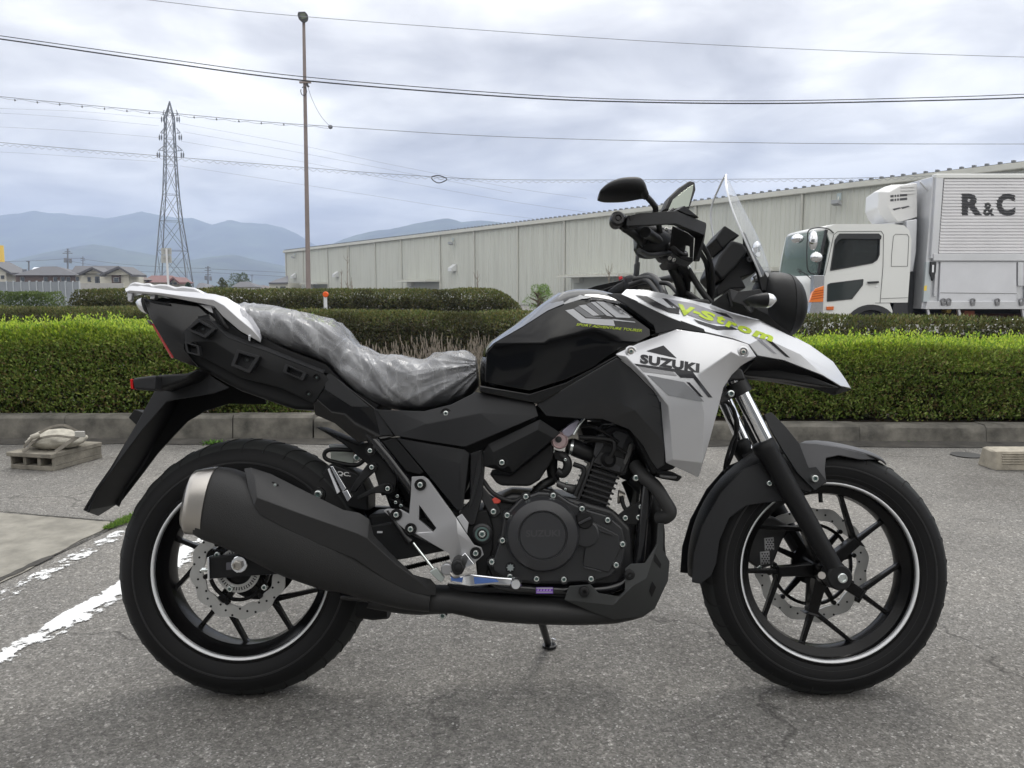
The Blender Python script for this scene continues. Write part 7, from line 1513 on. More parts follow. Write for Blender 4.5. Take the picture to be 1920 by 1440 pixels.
# cables in front of the forks
for pts, r_ in (([(1253, 486, .12), (1262, 505, .10), (1275, 535, .07), (1279, 562, .04)], .0125), ([(1265, 485, .14), (1283, 508, .10), (1288, 535, .06), (1284, 565, .03)], .009), ([(1283, 492, .10), (1298, 518, .09), (1315, 545, .09), (1333, 568, .09)], .0075),
    ([(1314, 455, .22), (1330, 485, .14), (1336, 520, .10), (1334, 566, .06)], .006), ([(1310, 468, .2), (1324, 495, .12), (1328, 530, .08), (1330, 566, .05)], .0055), ([(1270, 545, .05), (1290, 552, .06), (1305, 562, .07), (1318, 572, .08)], .008)): tb('control_cable', pts, r_)
tb('cable_adjuster', [(1282, 488, .105), (1290, 503, .10)], .0085, M_BOLT, smooth=False, seg=8)
slab('steering_stem', [(1268, 545), (1300, 545), (1340, 690), (1310, 700)], .03, -.03, M_ENGD, bevel=.008)
# mirrors
mr = loft('mirror_head', [(1123, 362, 1123, 371, .40, .03), (1134, 352, 1136, 373, .40, .045), (1155, 342.5, 1160, 373, .40, .052), (1178, 339.5, 1182, 371.5, .40, .052), (1194, 339, 1203, 369, .40, .042), (1205, 344, 1210, 371, .40, .026), (1212, 357, 1213, 374, .40, .014)], M_PL, power=2.5, res=3, n=24)
loft('mirror_collar', [(1186, 338, 1188, 350, .425, .02), (1203, 341, 1196, 356, .42, .02), (1216, 364, 1209, 374, .41, .014)], M_PLG, mr, n=16, power=2.4, res=3)
tb('mirror_stem', [(1212, 368, .40), (1223, 380, .385), (1229, 390, .37), (1229, 402, .35), (1236, 425, .30), (1238, 440, .27)], .0062, M_ENG, seg=12)
lm = facet('far_mirror_head', [(1243, 394, -.36), (1253, 370, -.39), (1273, 351, -.42), (1293, 338, -.44), (1304, 340, -.45), (1305, 356, -.45), (1294, 390, -.40)], [(0, 1, 2, 3, 4, 5, 6)], M_PL, bk, th=.03, bevel=.006, seg=3)
facet('mirror_glass', [(1253.5, 393, -.352), (1262, 374, -.375), (1283, 357, -.407), (1300, 345.5, -.435), (1299, 357, -.432), (1291.5, 387, -.394)], [(0, 1, 2, 3, 4, 5)], mat('mirror_glass', (.26, .28, .24), .08, metal=1), lm, th=.002, bevel=.0008)
# ---------------------------------------------------------------- engine
eng = slab('crankcase', [(905, 945), (960, 925), (1060, 930), (1150, 955), (1185, 990), (1190, 1060), (1160, 1100), (930, 1105), (905, 1060)], .095, -.12, M_ENG, bevel=.012)
cc = slab('clutch_cover', [(921, 1058), (938, 1010), (944, 968), (975, 935), (1010, 922), (1045, 924), (1068, 940), (1098, 954), (1140, 966), (1168, 990), (1174, 1020), (1168, 1058), (1145, 1082), (1108, 1092), (1006, 1093), (950, 1088), (925, 1072)], .128, .09, M_ENG2, bevel=.006, seg=3)
M_ENG3 = mat('clutch_boss_black', (.026, .0265, .029), .33)
disc('clutch_boss', 1017, 1001, .128, [(.088, -.004), (.086, .014), (.080, .024), (.062, .030), (.0575, .031), (.0560, .026), (.0540, .026), (.052, .0285), (.0001, .0285)], M_ENG3, cc, 72, smooth=25)
disc('oil_filler_boss', 1097, 1000, .128, [(.034, -.01), (.032, .010), (.028, .013), (.0001, .013)], M_ENG2, cc, 40)
disc('oil_filler_cap', 1096, 975, .136, [(.020, -.01), (.0195, .008), (.017, .011), (.0001, .011)], M_ENGD, cc, 32)
slab('filler_grip', [(1084, 980), (1107, 969), (1109, 973), (1086, 984)], .153, .147, M_ENG3, cc, bevel=.001)
facet('cover_relief', [(1102, 990, .138), (1115, 980, .136), (1160, 1003, .132), (1164, 1030, .132), (1142, 1074, .132), (1093, 1062, .136)], [(0, 1, 2, 3, 4, 5)], M_ENG2, cc, th=.01, bevel=.003)
facet('cover_relief', [(1120, 992, .140), (1145, 1000, .138), (1152, 1006, .137), (1127, 998, .139)], [(0, 1, 2, 3)], M_ENG, cc, th=.002); facet('cover_relief', [(1094, 1062, .139), (1126, 1070, .137), (1128, 1073, .137), (1096, 1066, .139)], [(0, 1, 2, 3)], M_ENG3, cc, th=.002)
lathe_c = P(957, 1064, .13)
V = []; n = 16
for k in range(n): a = 2*math.pi*k/n; r_ = .0095 if k % 2 == 0 else .0062; V.append(lathe_c+Vector((math.cos(a)*r_, -.003, math.sin(a)*r_)))
V = [(v.x, v.y, v.z) for v in V]+[(v.x, v.y+.006, v.z) for v in V]; mk('star_plug', V, [tuple(range(n)), tuple(range(n, 2*n))]+[(i, (i+1) % n, n+(i+1) % n, n+i) for i in range(n)], mat('light_alloy', (.38, .42, .42), .35, metal=.8), cc)
disc('plug_recess', 957, 1064, .129, [(.0001, 0), (.012, 0), (.013, -.003), (.0001, -.003)], M_ENGD, cc, 20)
for x, y in ((986, 931), (1037, 929), (951, 966), (942, 1013), (922, 1053), (956, 1081), (1006, 1085), (1057, 1086), (1108, 1085), (1155, 1059), (1167, 1020), (1139, 975), (1091, 954)):
    disc('bolt_boss', x, y, .12, [(.0115, -.02), (.0105, .008), (.0001, .008)], M_ENG2, cc, 16); bolt(x, y, .130, .0072, cc)
bv = bvh_of(bpy.data.objects['clutch_boss'])
lettering('SUZUKI', bv, (986, 994), (1050, 993), (1050, 1006), (986, 1007), mat('embossed_letter', (.045, .045, .048), .4), bpy.data.objects['clutch_cover'], .03, lift=.0015)
# cylinder with fins (each fin a part)
def ey(u, v): # u across, v up the bore, pixel frame of the cylinder
    a = (1078, 946); b = (1137, 965); t = (1109, 862)
    return (a[0]+(b[0]-a[0])*u+(t[0]-a[0])*v, a[1]+(b[1]-a[1])*u+(t[1]-a[1])*v)
cyl = slab('cylinder', [ey(.08, -.25), ey(.92, -.25), ey(.92, 1.05), ey(.08, 1.05)], .062, -.07, M_ENG, bevel=.006)
for k in range(7):
    v = .20+k*.115; q4 = [ey(.0, v), ey(1.0, v), ey(1.0, v+.045), ey(.0, v+.045)]; slab('cooling_fin', q4, .078, -.085, M_ENG, cyl, bevel=.0012)
slab('cylinder_base', [ey(-.06, -.06), ey(1.02, -.06), ey(1.02, .14), ey(-.06, .14)], .082, -.09, M_ENG, cyl, bevel=.003)
for v in (0.02, .09): slab('base_ridge', [ey(-.08, v), ey(1.0, v), ey(1.0, v+.03), ey(-.08, v+.03)], .086, .07, M_ENG3, cyl, bevel=.001)
slab('cylinder_rib', [ey(-.02, .0), ey(.08, .02), ey(.10, 1.08), ey(.02, 1.08)], .084, .06, M_ENG, cyl, bevel=.002)
head = slab('cylinder_head', [(1105, 872), (1120, 830), (1128, 806), (1150, 796), (1192, 808), (1200, 830), (1188, 850), (1176, 890), (1160, 892)], .075, -.085, M_ENG, bevel=.006)
slab('head_step', [(1112, 868), (1122, 846), (1180, 862), (1168, 888)], .088, .07, M_ENG, head, bevel=.003)
slab('cam_cover', [(1118, 812), (1130, 795), (1180, 794), (1204, 812), (1196, 826), (1130, 818)], .065, -.075, M_ENG2, head, bevel=.008)
slab('cam_cover_rib', [(1148, 812), (1156, 806), (1180, 814), (1166, 844), (1156, 842)], .094, .08, M_ENG3, head, bevel=.002)
slab('head_lug', [(1120, 815), (1136, 812), (1132, 838), (1118, 860), (1112, 852)], .092, .07, M_ENG3, head, bevel=.003)
slab('head_lug', [(1180, 832), (1188, 830), (1184, 850), (1174, 872), (1168, 870)], .090, .07, mat('head_edge_grey', (.06, .06, .058), .45), head, bevel=.002)
slab('fin_block', [ey(.35, .92), ey(.95, .92), ey(.93, 1.06), ey(.4, 1.08)], .092, .06, M_ENG3, cyl, bevel=.002)
disc('spark_plug_cap', 1140, 862, .085, [(.0001, -.02), (.018, -.02), (.018, .012), (.010, .022), (.0001, .022)], M_ENGD, head, 20)
tb('plug_lead', [(1143, 862, .10), (1152, 840, .11), (1148, 826, .11), (1120, 822, .11), (1085, 820, .10)], .0055)
tb('water_hose', [(1190, 872, .07), (1206, 893, .10), (1228, 912, .115), (1246, 940, .12), (1256, 958, .118), (1250, 968, .11), (1236, 972, .09)], .0165, mat('soft_rubber', (.020, .020, .020), .65), seg=18, n=8)
tb('exhaust_header', [(1185, 895, .04), (1205, 915, .04), (1222, 945, .04), (1232, 1000, .04), (1226, 1060, .05), (1200, 1110, .06), (1150, 1130, .06)], .019, M_ENGD, seg=18, n=8)
tb('exhaust_header', [(1178, 900, -.04), (1190, 930, -.04), (1205, 980, -.04), (1205, 1060, -.04), (1180, 1115, -.02), (1140, 1135, .02)], .019, M_ENGD, seg=18, n=8)
bolt(1192, 896, .102, .008, head); bolt(1193, 878, .09, .005, head, M_STEEL); bolt(1215, 864, .10, .004, head)
slab('mount_plate', [(1157, 968), (1180, 950), (1204, 938), (1208, 955), (1203, 985), (1176, 984)], .088, .075, M_ENGD, bevel=.003)
for x, y in ((1172, 971), (1197, 970), (1202, 950)): bolt(x, y, .089, .007)
tb('down_tube', [(1218, 880, .085), (1208, 960, .085), (1200, 1040, .085), (1188, 1092, .085)], .0155, M_FRM, seg=14); tb('down_tube', [(1218, 880, -.085), (1208, 960, -.085), (1200, 1040, -.085), (1188, 1092, -.085)], .0155, M_FRM, seg=14)
slab('inner_radiator_duct', [(1195, 905), (1225, 920), (1235, 975), (1236, 1060), (1205, 1075), (1190, 1000)], .05, -.06, M_ENGD, bevel=.006)
tb('lower_frame_rail', [(905, 1040, .08), (925, 1092, .085), (980, 1103, .09), (1110, 1106, .09), (1160, 1098, .088), (1185, 1080, .085)], .0145, M_FRM, seg=14); tb('lower_frame_rail', [(905, 1040, -.08), (925, 1092, -.085), (980, 1103, -.09), (1110, 1106, -.09), (1160, 1098, -.088), (1185, 1080, -.085)], .0145, M_FRM, seg=14)
# intake
th = disc('throttle_body', 1049, 826, .105, [(.0001, -.03), (.017, -.03), (.020, -.02), (.0205, .004), (.017, .007), (.0155, .004), (.0001, .004)], mat('pink_alloy', (.55, .42, .42), .30, metal=.7), seg=32)
disc('throttle_disc', 1047, 824, .110, [(.0001, 0), (.006, 0), (.008, .003), (.0001, .004)], M_ENG, th, 10)
slab('injector_body', [(1053, 808), (1068, 795), (1083, 786), (1088, 792), (1078, 812), (1066, 820), (1056, 816)], .112, .06, mat('lilac_alloy', (.40, .38, .46), .32, metal=.7), bevel=.003)
tb('fuel_rail', [(1076, 815, .115), (1086, 796, .115), (1096, 784, .11)], .0035, M_BOLT, smooth=False)
loft('intake_boot', [(1066, 824, 1060, 848, .06, .035), (1078, 822, 1074, 856, .06, .036), (1100, 832, 1096, 864, .055, .034), (1116, 838, 1108, 868, .05, .03)], M_HOSE, res=2, n=18, power=2.2)
loft('boot_clamp', [(1071, 822, 1064, 852, .06, .038), (1076, 822, 1069, 854, .06, .038)], M_BOLT, n=20, power=2.2)
slab('throttle_linkage', [(1032, 840), (1048, 846), (1068, 850), (1060, 868), (1040, 862)], .09, -.02, M_ENGD, bevel=.004)
for x, y in ((1037, 846), (1060, 862), (1031, 836), (1043, 811)): bolt(x, y, .094, .004)
tb('breather_hose', [(1050, 852, .08), (1062, 862, .085), (1064, 876, .085), (1056, 888, .08), (1044, 884, .08)], .011, M_HOSE, seg=12)
tb('coolant_hose', [(1040, 905, .03), (1035, 880, .03), (1036, 850, .03)], .014, M_HOSE, seg=12); tb('coolant_hose', [(1000, 930, .05), (1015, 912, .05), (1036, 900, .04)], .012, M_HOSE, seg=12)
tb('clutch_cable', [(905, 900, .10), (925, 925, .11), (960, 940, .11), (985, 930, .11)], .0055); tb('clutch_cable', [(905, 918, .09), (930, 938, .10), (975, 942, .10)], .004)
loft('sensor', [(1045, 900, 1043, 912, .075, .007), (1062, 906, 1058, 920, .075, .008), (1074, 908, 1070, 926, .07, .009), (1090, 912, 1086, 930, .06, .009)], mat('sensor_grey', (.07, .07, .07), .4, metal=.5), n=12, power=2.2, res=2)
for x, y in ((1063, 905), (1060, 917)): bolt(x, y, .085, .0035)
for pts, r_ in (([(1085, 800, .09), (1110, 800, .1), (1135, 812, .1), (1160, 830, .1)], .004), ([(1095, 830, .09), (1110, 826, .095), (1140, 830, .095), (1175, 850, .095)], .004), ([(1075, 870, .08), (1095, 880, .08), (1088, 905, .08), (1078, 930, .08)], .006), ([(1210, 860, .09), (1214, 880, .09), (1212, 900, .09)], .004), ([(1165, 930, .08), (1170, 950, .08), (1182, 965, .08)], .005)): tb('engine_wire', pts, r_)
loft('water_outlet', [(1160, 918, 1158, 945, .06, .012), (1172, 924, 1168, 942, .06, .012)], mat('worn_alloy', (.30, .28, .25), .4, metal=.7), n=12)
slab('engine_upper_mass', [(1085, 790), (1130, 790), (1205, 830), (1230, 880), (1215, 905), (1170, 900), (1120, 860), (1100, 840)], .03, -.13, M_ENGD, bevel=.006)
slab('starter_motor', [(1000, 918), (1015, 914), (1040, 918), (1040, 930), (1000, 930)], .06, -.06, M_ENG, bevel=.006)
slab('throttle_cover', [(985, 768), (1100, 780), (1104, 800), (1060, 800), (1046, 812), (1000, 800)], .05, -.10, M_ENGD, bevel=.004)
# ---------------------------------------------------------------- skid plate and exhaust
sk = facet('skid_plate', [(1058, 1125, .130), (1067, 1099, .132), (1107, 1096, .134), (1122, 1112, .134), (1160, 1118, .136), (1171, 1107, .136), (1172, 1066, .138), (1183, 1057, .138), (1209, 1056, .138), (1233, 1020, .134), (1236, 981, .130), (1246, 981, .118), (1243, 1030, .120), (1256, 1053, .112), (1253, 1089, .108), (1228, 1142, .100), (1209, 1155, .100), (1151, 1162, .108), (1110, 1148, .120), (1185, 1100, .146), (1212, 1085, .142), (1150, 1135, .136)],
       [(0, 1, 2, 3), (0, 3, 4, 21), (4, 5, 19, 21), (5, 6, 7, 8, 19), (19, 8, 20), (8, 9, 20), (9, 10, 11, 12), (9, 12, 13, 20), (20, 13, 14), (20, 14, 15), (19, 20, 15), (19, 15, 16, 21), (21, 16, 17, 18), (0, 21, 18)], mat('skid_graphite', (.034, .036, .036), .5, metal=.2, bump=.3, bscale=900), bk, th=.005, bevel=.0025); mirror(sk)
slab('skid_plate_keel', [(1140, 1120), (1180, 1105), (1225, 1060), (1246, 1000), (1252, 1060), (1246, 1092), (1222, 1138), (1205, 1150), (1120, 1160), (1072, 1164), (932, 1160), (880, 1148), (860, 1120), (1050, 1118)], .09, -.11, M_PL, bevel=.01)
for x, y in ((1095, 1109), (1180, 1077)): disc('rubber_bolt', x, y, .137, [(.0125, 0), (.012, .006), (.009, .008), (.0045, .008), (.004, .004), (.0001, .004)], M_ENGD, sk, 24)
decal('skid_slot', bvh_of(sk), [[(1223, 1090), (1230, 1101), (1222, 1120), (1217, 1108)]], M_ENGD, sk); decal('skid_slot', bvh_of(sk), [[(1228, 1038), (1240, 1058), (1238, 1066), (1226, 1052)]], M_ENGD, sk)
co = loft('exhaust_collector', [(700, 1115, 690, 1138, .06, .03), (740, 1100, 740, 1146, .07, .045), (790, 1098, 790, 1150, .075, .05), (850, 1100, 850, 1147, .08, .05), (900, 1106, 900, 1158, .06, .06), (980, 1108, 980, 1163, .04, .08), (1070, 1112, 1070, 1165, .03, .085), (1150, 1116, 1150, 1162, .02, .08), (1205, 1118, 1200, 1152, .0, .06)], mat('exhaust_black', (.008, .008, .008), .55, bump=.3, bscale=600), res=2, n=28, power=2.8)
bolt(830, 1154, .09, .009); slab('collector_lug', [(821, 1140), (842, 1140), (838, 1156), (824, 1156)], .09, .07, M_PL)
tb('swingarm_lower_bar', [(640, 1118, .085), (700, 1122, .09), (760, 1128, .09)], .011, M_FRM); loft('linkage', [(640, 1105, 640, 1150, .0, .05), (700, 1105, 702, 1160, 0, .05), (730, 1110, 730, 1158, 0, .04)], M_ENGD, n=14, power=3)
mf = loft('muffler', [(389, 884, 367, 1001, .185, .052), (410, 876, 385, 1012, .185, .056), (440, 880, 412, 1021, .185, .060), (480, 896, 460, 1042, .185, .062), (530, 915, 520, 1073, .184, .062), (580, 940, 570, 1092, .182, .060), (620, 955, 612, 1106, .178, .056), (660, 985, 640, 1110, .168, .050), (710, 1030, 690, 1125, .150, .042), (760, 1072, 750, 1140, .130, .036), (810, 1102, 806, 1146, .105, .036)], mat('muffler_black', (.0085, .0085, .0087), .5, bump=.5, bscale=700), power=2.5, res=3, n=40)
loft('muffler_end_cap', [(369, 886, 351, 997, .185, .044), (371, 881, 353, 1001, .185, .051), (395, 876.5, 372, 1003, .185, .0555), (412, 874.5, 387, 1009, .185, .0585)], M_STEEL, mf, power=2.5, res=2, n=40)
loft('muffler_end_recess', [(362, 895, 344, 988, .185, .036), (369, 886, 351, 997, .185, .046)], M_STEEL, mf, power=2.5, n=40)
hs = facet('heat_shield', [(457, 878, .212), (470, 876, .210), (508, 888, .205), (574, 921, .205), (643, 955, .200), (674, 961, .196), (693, 973, .190), (701, 1003, .184), (728, 1032, .172), (778, 1079, .150), (808, 1085, .138), (819, 1098, .132), (817, 1116, .134), (805, 1117, .142), (772, 1112, .156), (720, 1085, .182), (667, 1049, .212), (600, 1022, .236), (528, 988, .246), (489, 966, .250), (476, 948, .252), (465, 915, .240), (482, 933, .256), (560, 962, .252), (668, 1000, .226), (690, 1010, .212), (742, 1058, .180), (800, 1102, .150), (478, 895, .236)],
      [(0, 1, 28, 21), (1, 2, 28), (2, 3, 23, 28), (28, 22, 20, 21), (28, 23, 22), (3, 4, 24, 23), (4, 5, 24), (5, 6, 25, 24), (6, 7, 25), (7, 8, 26, 25), (8, 9, 26), (9, 10, 27, 26), (10, 11, 27), (11, 12, 13, 27), (27, 13, 14, 26), (26, 14, 15), (26, 15, 16, 25), (25, 16, 24), (24, 16, 17, 23), (23, 17, 18), (23, 18, 19, 22), (22, 19, 20)], mat('heat_shield_black', (.0115, .0115, .012), .5, bump=.35, bscale=900), bk, th=.004, bevel=.004, seg=3)
slab('shield_hole', [(505, 905), (512, 903), (522, 909), (520, 913), (508, 912)], .224, .218, M_ENGD, hs, bevel=.001); bolt(516, 909.5, .226, .0035, hs)
bolt(597, 927, .15, .0105); disc('muffler_mount', 598, 927, .135, [(.0001, 0), (.017, 0), (.017, .012), (.0001, .012)], M_ENGD)
# ---------------------------------------------------------------- frame and passenger peg bracket
tb('rear_frame_tube', [(690, 812, .112), (730, 860, .115), (778, 925, .115), (812, 972, .112)], .014, M_FRM, smooth=False, seg=14)
slab('frame_plate', [(880, 850), (905, 842), (910, 860), (905, 930), (890, 985), (868, 985), (858, 960), (880, 940)], .118, .09, M_FRM, bevel=.004); slab('frame_edge', [(897, 850), (904, 842), (902, 880), (895, 910), (885, 945), (878, 955), (886, 915), (893, 880)], .124, .117, M_PLG, bevel=.001)
slab('frame_pivot_plate', [(884, 960), (915, 955), (925, 990), (925, 1025), (912, 1085), (895, 1085), (890, 1040), (860, 1000)], .108, -.108, M_ENGD, bevel=.006)
dd = disc('swingarm_pivot', 904, 1001, .120, [(.0001, -.02), (.024, -.02), (.024, .0), (.019, .004), (.014, .004), (.013, .001), (.0001, .001)], M_ENG, seg=32); disc('pivot_nut', 904, 1001, .121, [(.012, 0), (.0165, 0), (.0165, .0035), (.012, .0035)], M_BOLTD, dd, 28, True); bolt(904, 1001, .121, .009, dd)
slab('engine_mount_arm', [(893, 918), (905, 912), (935, 950), (940, 962), (928, 972), (918, 965)], .112, .09, M_ENG, bevel=.003); bolt(925, 959, .113, .0075)
slab('red_tag', [(922, 936), (931, 931), (940, 939), (936, 944), (926, 945)], .113, .108, mat('red_tag', (.5, .06, .04), .5)); bolt(948, 976, .10, .003)
pb_ = slab('passenger_peg_arm', [(690, 868), (704, 868), (706, 880), (680, 904), (664, 924), (655, 922), (668, 898)], .125, .10, M_PL, bevel=.003); slab('passenger_peg_arm', [(720, 906), (734, 908), (738, 922), (725, 925), (700, 925), (672, 938), (668, 932), (696, 916)], .125, .10, M_PL, bevel=.003)
slab('subframe_plate', [(690, 845), (722, 850), (745, 895), (740, 925), (715, 930), (700, 880)], .105, .085, M_ENGD, bevel=.003)
for x, y, s in ((697, 876, .127), (727, 916, .127), (694, 845, .12)): dbolt(x, y, s, .0062)
peg = slab('passenger_peg', [(614, 880), (620, 874), (650, 916), (659, 932), (650, 942), (640, 930), (632, 924)], .165, .145, M_ENGD, bevel=.002); slab('peg_plate', [(619, 875), (624, 874), (649, 916), (642, 922)], .176, .164, M_CHB, peg, bevel=.001); slab('peg_plate', [(614, 880), (617, 878), (637, 922), (632, 926)], .172, .160, M_SWH, peg, bevel=.001); slab('peg_base', [(641, 922), (651, 918), (659, 933), (651, 942)], .172, .15, M_CHB, peg, bevel=.002)
# brake reservoir seen between tyre and frame
M_BOT = mat('milky_plastic', (.62, .66, .60), .3, coat=.3)
rsv = slab('fluid_reservoir', [(618, 835), (660, 836), (664, 852), (664, 878), (650, 882), (630, 880), (620, 868)], -.03, -.07, M_BOT, bevel=.004); slab('reservoir_cap', [(616, 833), (656, 835), (656, 841), (616, 839)], -.02, -.075, mat('pale_cap', (.5, .52, .54), .4), rsv, bevel=.003)
slab('reservoir_label', [(663, 846), (671, 847), (670, 851), (662, 850)], -.025, -.03, mat('orange_label', (.8, .3, .03), .5), rsv); tb('wire_loop', [(680, 846, -.0), (640, 843, -.0), (616, 844, -.0), (608, 852, -.0), (614, 862, -.0), (640, 869, 0), (668, 872, 0), (684, 862, 0)], .0055)
bolt(670, 858, .0, .010); hs2 = slab('hugger', [(600, 890), (620, 868), (672, 888), (690, 925), (690, 960), (640, 950)], .05, -.06, M_PL, bevel=.006)
lettering('QC.', bvh_of(hs2), (632, 883), (658, 886), (657, 895), (631, 892), mat('white_print', (.6, .6, .6), .6), hs2, .03)
tb('shock_spring', [(742+4*math.sin(k*1.57)*1.0+k*.9, 915+k*1.6, .02+.03*math.cos(k*1.57)) for k in range(40)], .0055, M_ENGD, n=2, seg=6); slab('shock_body', [(700, 870), (740, 850), (790, 950), (770, 990), (730, 950)], .03, -.03, M_ENGD, bevel=.006)
slab('inner_fender', [(590, 800), (672, 834), (716, 822), (745, 820), (800, 890), (860, 960), (850, 1000), (790, 1000), (740, 960), (700, 880), (640, 830)], .04, -.09, M_ENGD, bevel=.004)
for pts in ([(745, 935, .08), (755, 950, .08), (770, 958, .09)], [(730, 935, .07), (750, 945, .07), (765, 965, .07), (770, 985, .08)]): tb('brake_line', pts, .005)
for x, y in ((745, 930), (742, 942), (752, 948)): bolt(x, y, .09, .0045)
slab('swingarm_label', [(707, 996), (717, 996), (717, 999.5), (707, 999.5)], .1065, .105, M_SWH, bevel=0)
# rider footpeg hanger (silver)
hang = facet('footpeg_hanger', [(772, 894, .135), (794, 893, .135), (803, 899, .137), (856, 972, .142), (889, 1022, .142), (903, 1027, .138), (907, 1040, .138), (895, 1051, .140), (872, 1066, .142), (844, 1054, .142), (842, 1038, .144), (818, 1024, .142), (778, 1000, .138), (767, 1000, .136), (719, 958, .130), (725, 954, .130), (751, 955, .132), (767, 964, .134), (770, 930, .134),
      (785, 974, .136), (786, 947, .136), (818, 990, .140), (812, 997, .138), (820, 950, .144), (823, 1010, .148), (858, 1000, .150)],
      [(0, 1, 2, 20, 18), (2, 3, 23, 20), (18, 20, 19, 17), (17, 19, 22, 13), (13, 14, 15, 16, 17), (22, 12, 13), (22, 24, 11, 12), (20, 23, 21), (23, 3, 25, 24, 21), (21, 24, 22), (3, 4, 25), (4, 5, 6, 7, 25), (25, 7, 8), (25, 8, 9, 10), (25, 10, 11, 24)], M_ALB, bk, th=.012, bevel=.0025, seg=3)
for x, y, s in ((788, 909, .140), (743, 965, .136), (770, 992, .140), (892, 1037, .145)): dbolt(x, y, s, .0072, hang)
facet('hanger_heel_plate', [(856, 970, .128), (866, 963, .124), (879, 980, .122), (876, 1001, .124)], [(0, 1, 2, 3)], M_SIL, hang, th=.003); 
disc('peg_pivot', 838, 1067, .15, [(.0001, -.02), (.0125, -.02), (.0135, -.01), (.0135, .006), (.011, .009), (.0001, .009)], M_ALB, hang, 24)
pg = slab('rider_footpeg', [(846, 1055), (856, 1048), (866, 1052), (872, 1066), (866, 1078), (852, 1080), (846, 1070)], .235, .165, M_HOSE, bevel=.005); disc('peg_end', 859, 1065, .236, [(.0001, 0), (.010, 0), (.009, .004), (.0001, .006)], M_ENGD, pg, 20)
slab('peg_bracket', [(862, 1045), (872, 1036), (890, 1058), (868, 1066)], .165, .145, M_CHB, bevel=.002); tb('peg_spring', [(845, 1075, .16), (852, 1082, .17), (862, 1080, .18)], .003, M_STEEL)
# master cylinder and rod, pedal
mcyl = loft('rear_master_cylinder', [(724, 958, 731, 955, .122, .010), (740, 985, 748, 978, .124, .012), (755, 1008, 765, 1000, .125, .013), (763, 1020, 776, 1010, .125, .013)], M_ENG, n=16, power=2.2); tb('push_rod', [(775, 1018, .13), (812, 1066, .14)], .0035, M_BOLT, smooth=False, seg=8)
slab('rod_clevis', [(805, 1072), (818, 1064), (834, 1084), (828, 1092), (820, 1088)], .148, .135, mat('pale_zinc', (.55, .6, .58), .3, metal=.8), bevel=.002)
ped = facet('brake_pedal', [(842, 1080, .155), (852, 1083, .158), (884, 1077, .165), (930, 1082, .17), (968, 1085, .17), (974, 1090, .17), (973, 1098, .17), (962, 1099, .17), (920, 1096, .17), (880, 1100, .165), (856, 1096, .158), (843, 1090, .155)], [(0, 1, 10, 11), (1, 2, 9, 10), (2, 3, 8, 9), (3, 4, 7, 8), (4, 5, 6, 7)], M_CHB, bk, th=.010, bevel=.003, seg=3)
lathe('pedal_tip', P(967, 1092, .17), AX, [(.0001, -.012), (.0115, -.012), (.0125, 0), (.0125, .02), (.010, .024), (.0001, .024)], M_CHB, ped, 20); facet('pedal_film', [(845, 1081, .1605), (868, 1083, .163), (866, 1092, .163), (846, 1089, .160)], [(0, 1, 2, 3)], mat('blue_film', (.12, .22, .55), .2, metal=.5), ped, th=.0006, bevel=0); facet('pedal_film', [(888, 1082, .1675), (930, 1086, .1725), (935, 1091, .173), (890, 1095, .168)], [(0, 1, 2, 3)], bpy.data.materials['blue_film'], ped, th=.0006, bevel=0)
slab('pedal_guard', [(838, 1096), (880, 1102), (970, 1102), (1060, 1112), (1060, 1120), (940, 1112), (850, 1110)], .10, .08, M_ENGD, bevel=.002)
ps = slab('purple_label', [(1005, 1101), (1037, 1101), (1037, 1113), (1005, 1113)], .1085, .1075, mat('purple_sticker', (.16, .06, .40), .4), bevel=0)
slab('label_band', [(1006, 1102), (1036, 1102), (1036, 1104), (1006, 1104)], .109, .1084, M_SWH, ps, bevel=0); slab('label_band', [(1006, 1109.5), (1036, 1109.5), (1036, 1111), (1006, 1111)], .109, .1084, M_SWH, ps, bevel=0)
for k in range(5): slab('label_glyph', [(1008+k*5.6, 1105), (1011+k*5.6, 1105), (1010+k*5.6, 1108), (1007+k*5.6, 1108)], .109, .1084, mat('label_pink', (.5, .3, .75), .5) if k == 0 else bpy.data.materials['label_pink'], ps, bevel=0)
# side stand on the far side, foot on the ground
ft = G(1030, 1214); fb = to_bike(ft-BO); top_ = P(1012, 1155, -.10)
V, F = tube_data([top_+Vector((-.02, -.01, .04)), top_, fb+Vector((-.004, 0, .012))], [.012, .0105, .0095], 12); std = mk('side_stand', V, F, M_ENG, bk, smooth=50)
V, F = lathe_data(fb+Vector((0, 0, .006)), to_bike(Vector((0, 0, 1))), [(.0001, -.004), (.020, -.004), (.020, .002), (.0001, .003)], 14); mk('stand_foot', V, F, M_ENG, std)
slab('stand_lug', [(1034, 1196), (1043, 1199), (1041, 1206), (1035, 1207)], -.245, -.255, M_CHB, std)
# ---------------------------------------------------------------- plastic film over the seat (its own thing)
M_FILM = bpy.data.materials.new('crinkled_plastic_film'); M_FILM.use_nodes = True; nt = M_FILM.node_tree; b = nt.nodes['Principled BSDF']
t = N(nt, 'ShaderNodeTexCoord'); b.inputs['Base Color'].default_value = (.60, .61, .63, 1); b.inputs['Roughness'].default_value = .28; b.inputs['Coat Weight'].default_value = .35; b.inputs['Coat Roughness'].default_value = .10
mp_ = N(nt, 'ShaderNodeMapping'); L(nt, t, 'Object', mp_, 0); mp_.inputs['Rotation'].default_value = (0, .5, 0); mp_.inputs['Scale'].default_value = (1, .7, .45)
n1 = N(nt, 'ShaderNodeTexNoise', i_Scale=26.0, i_Detail=5, i_Roughness=.55, i_Distortion=1.6); L(nt, mp_, 0, n1, 'Vector'); n1.noise_type = 'RIDGED_MULTIFRACTAL'
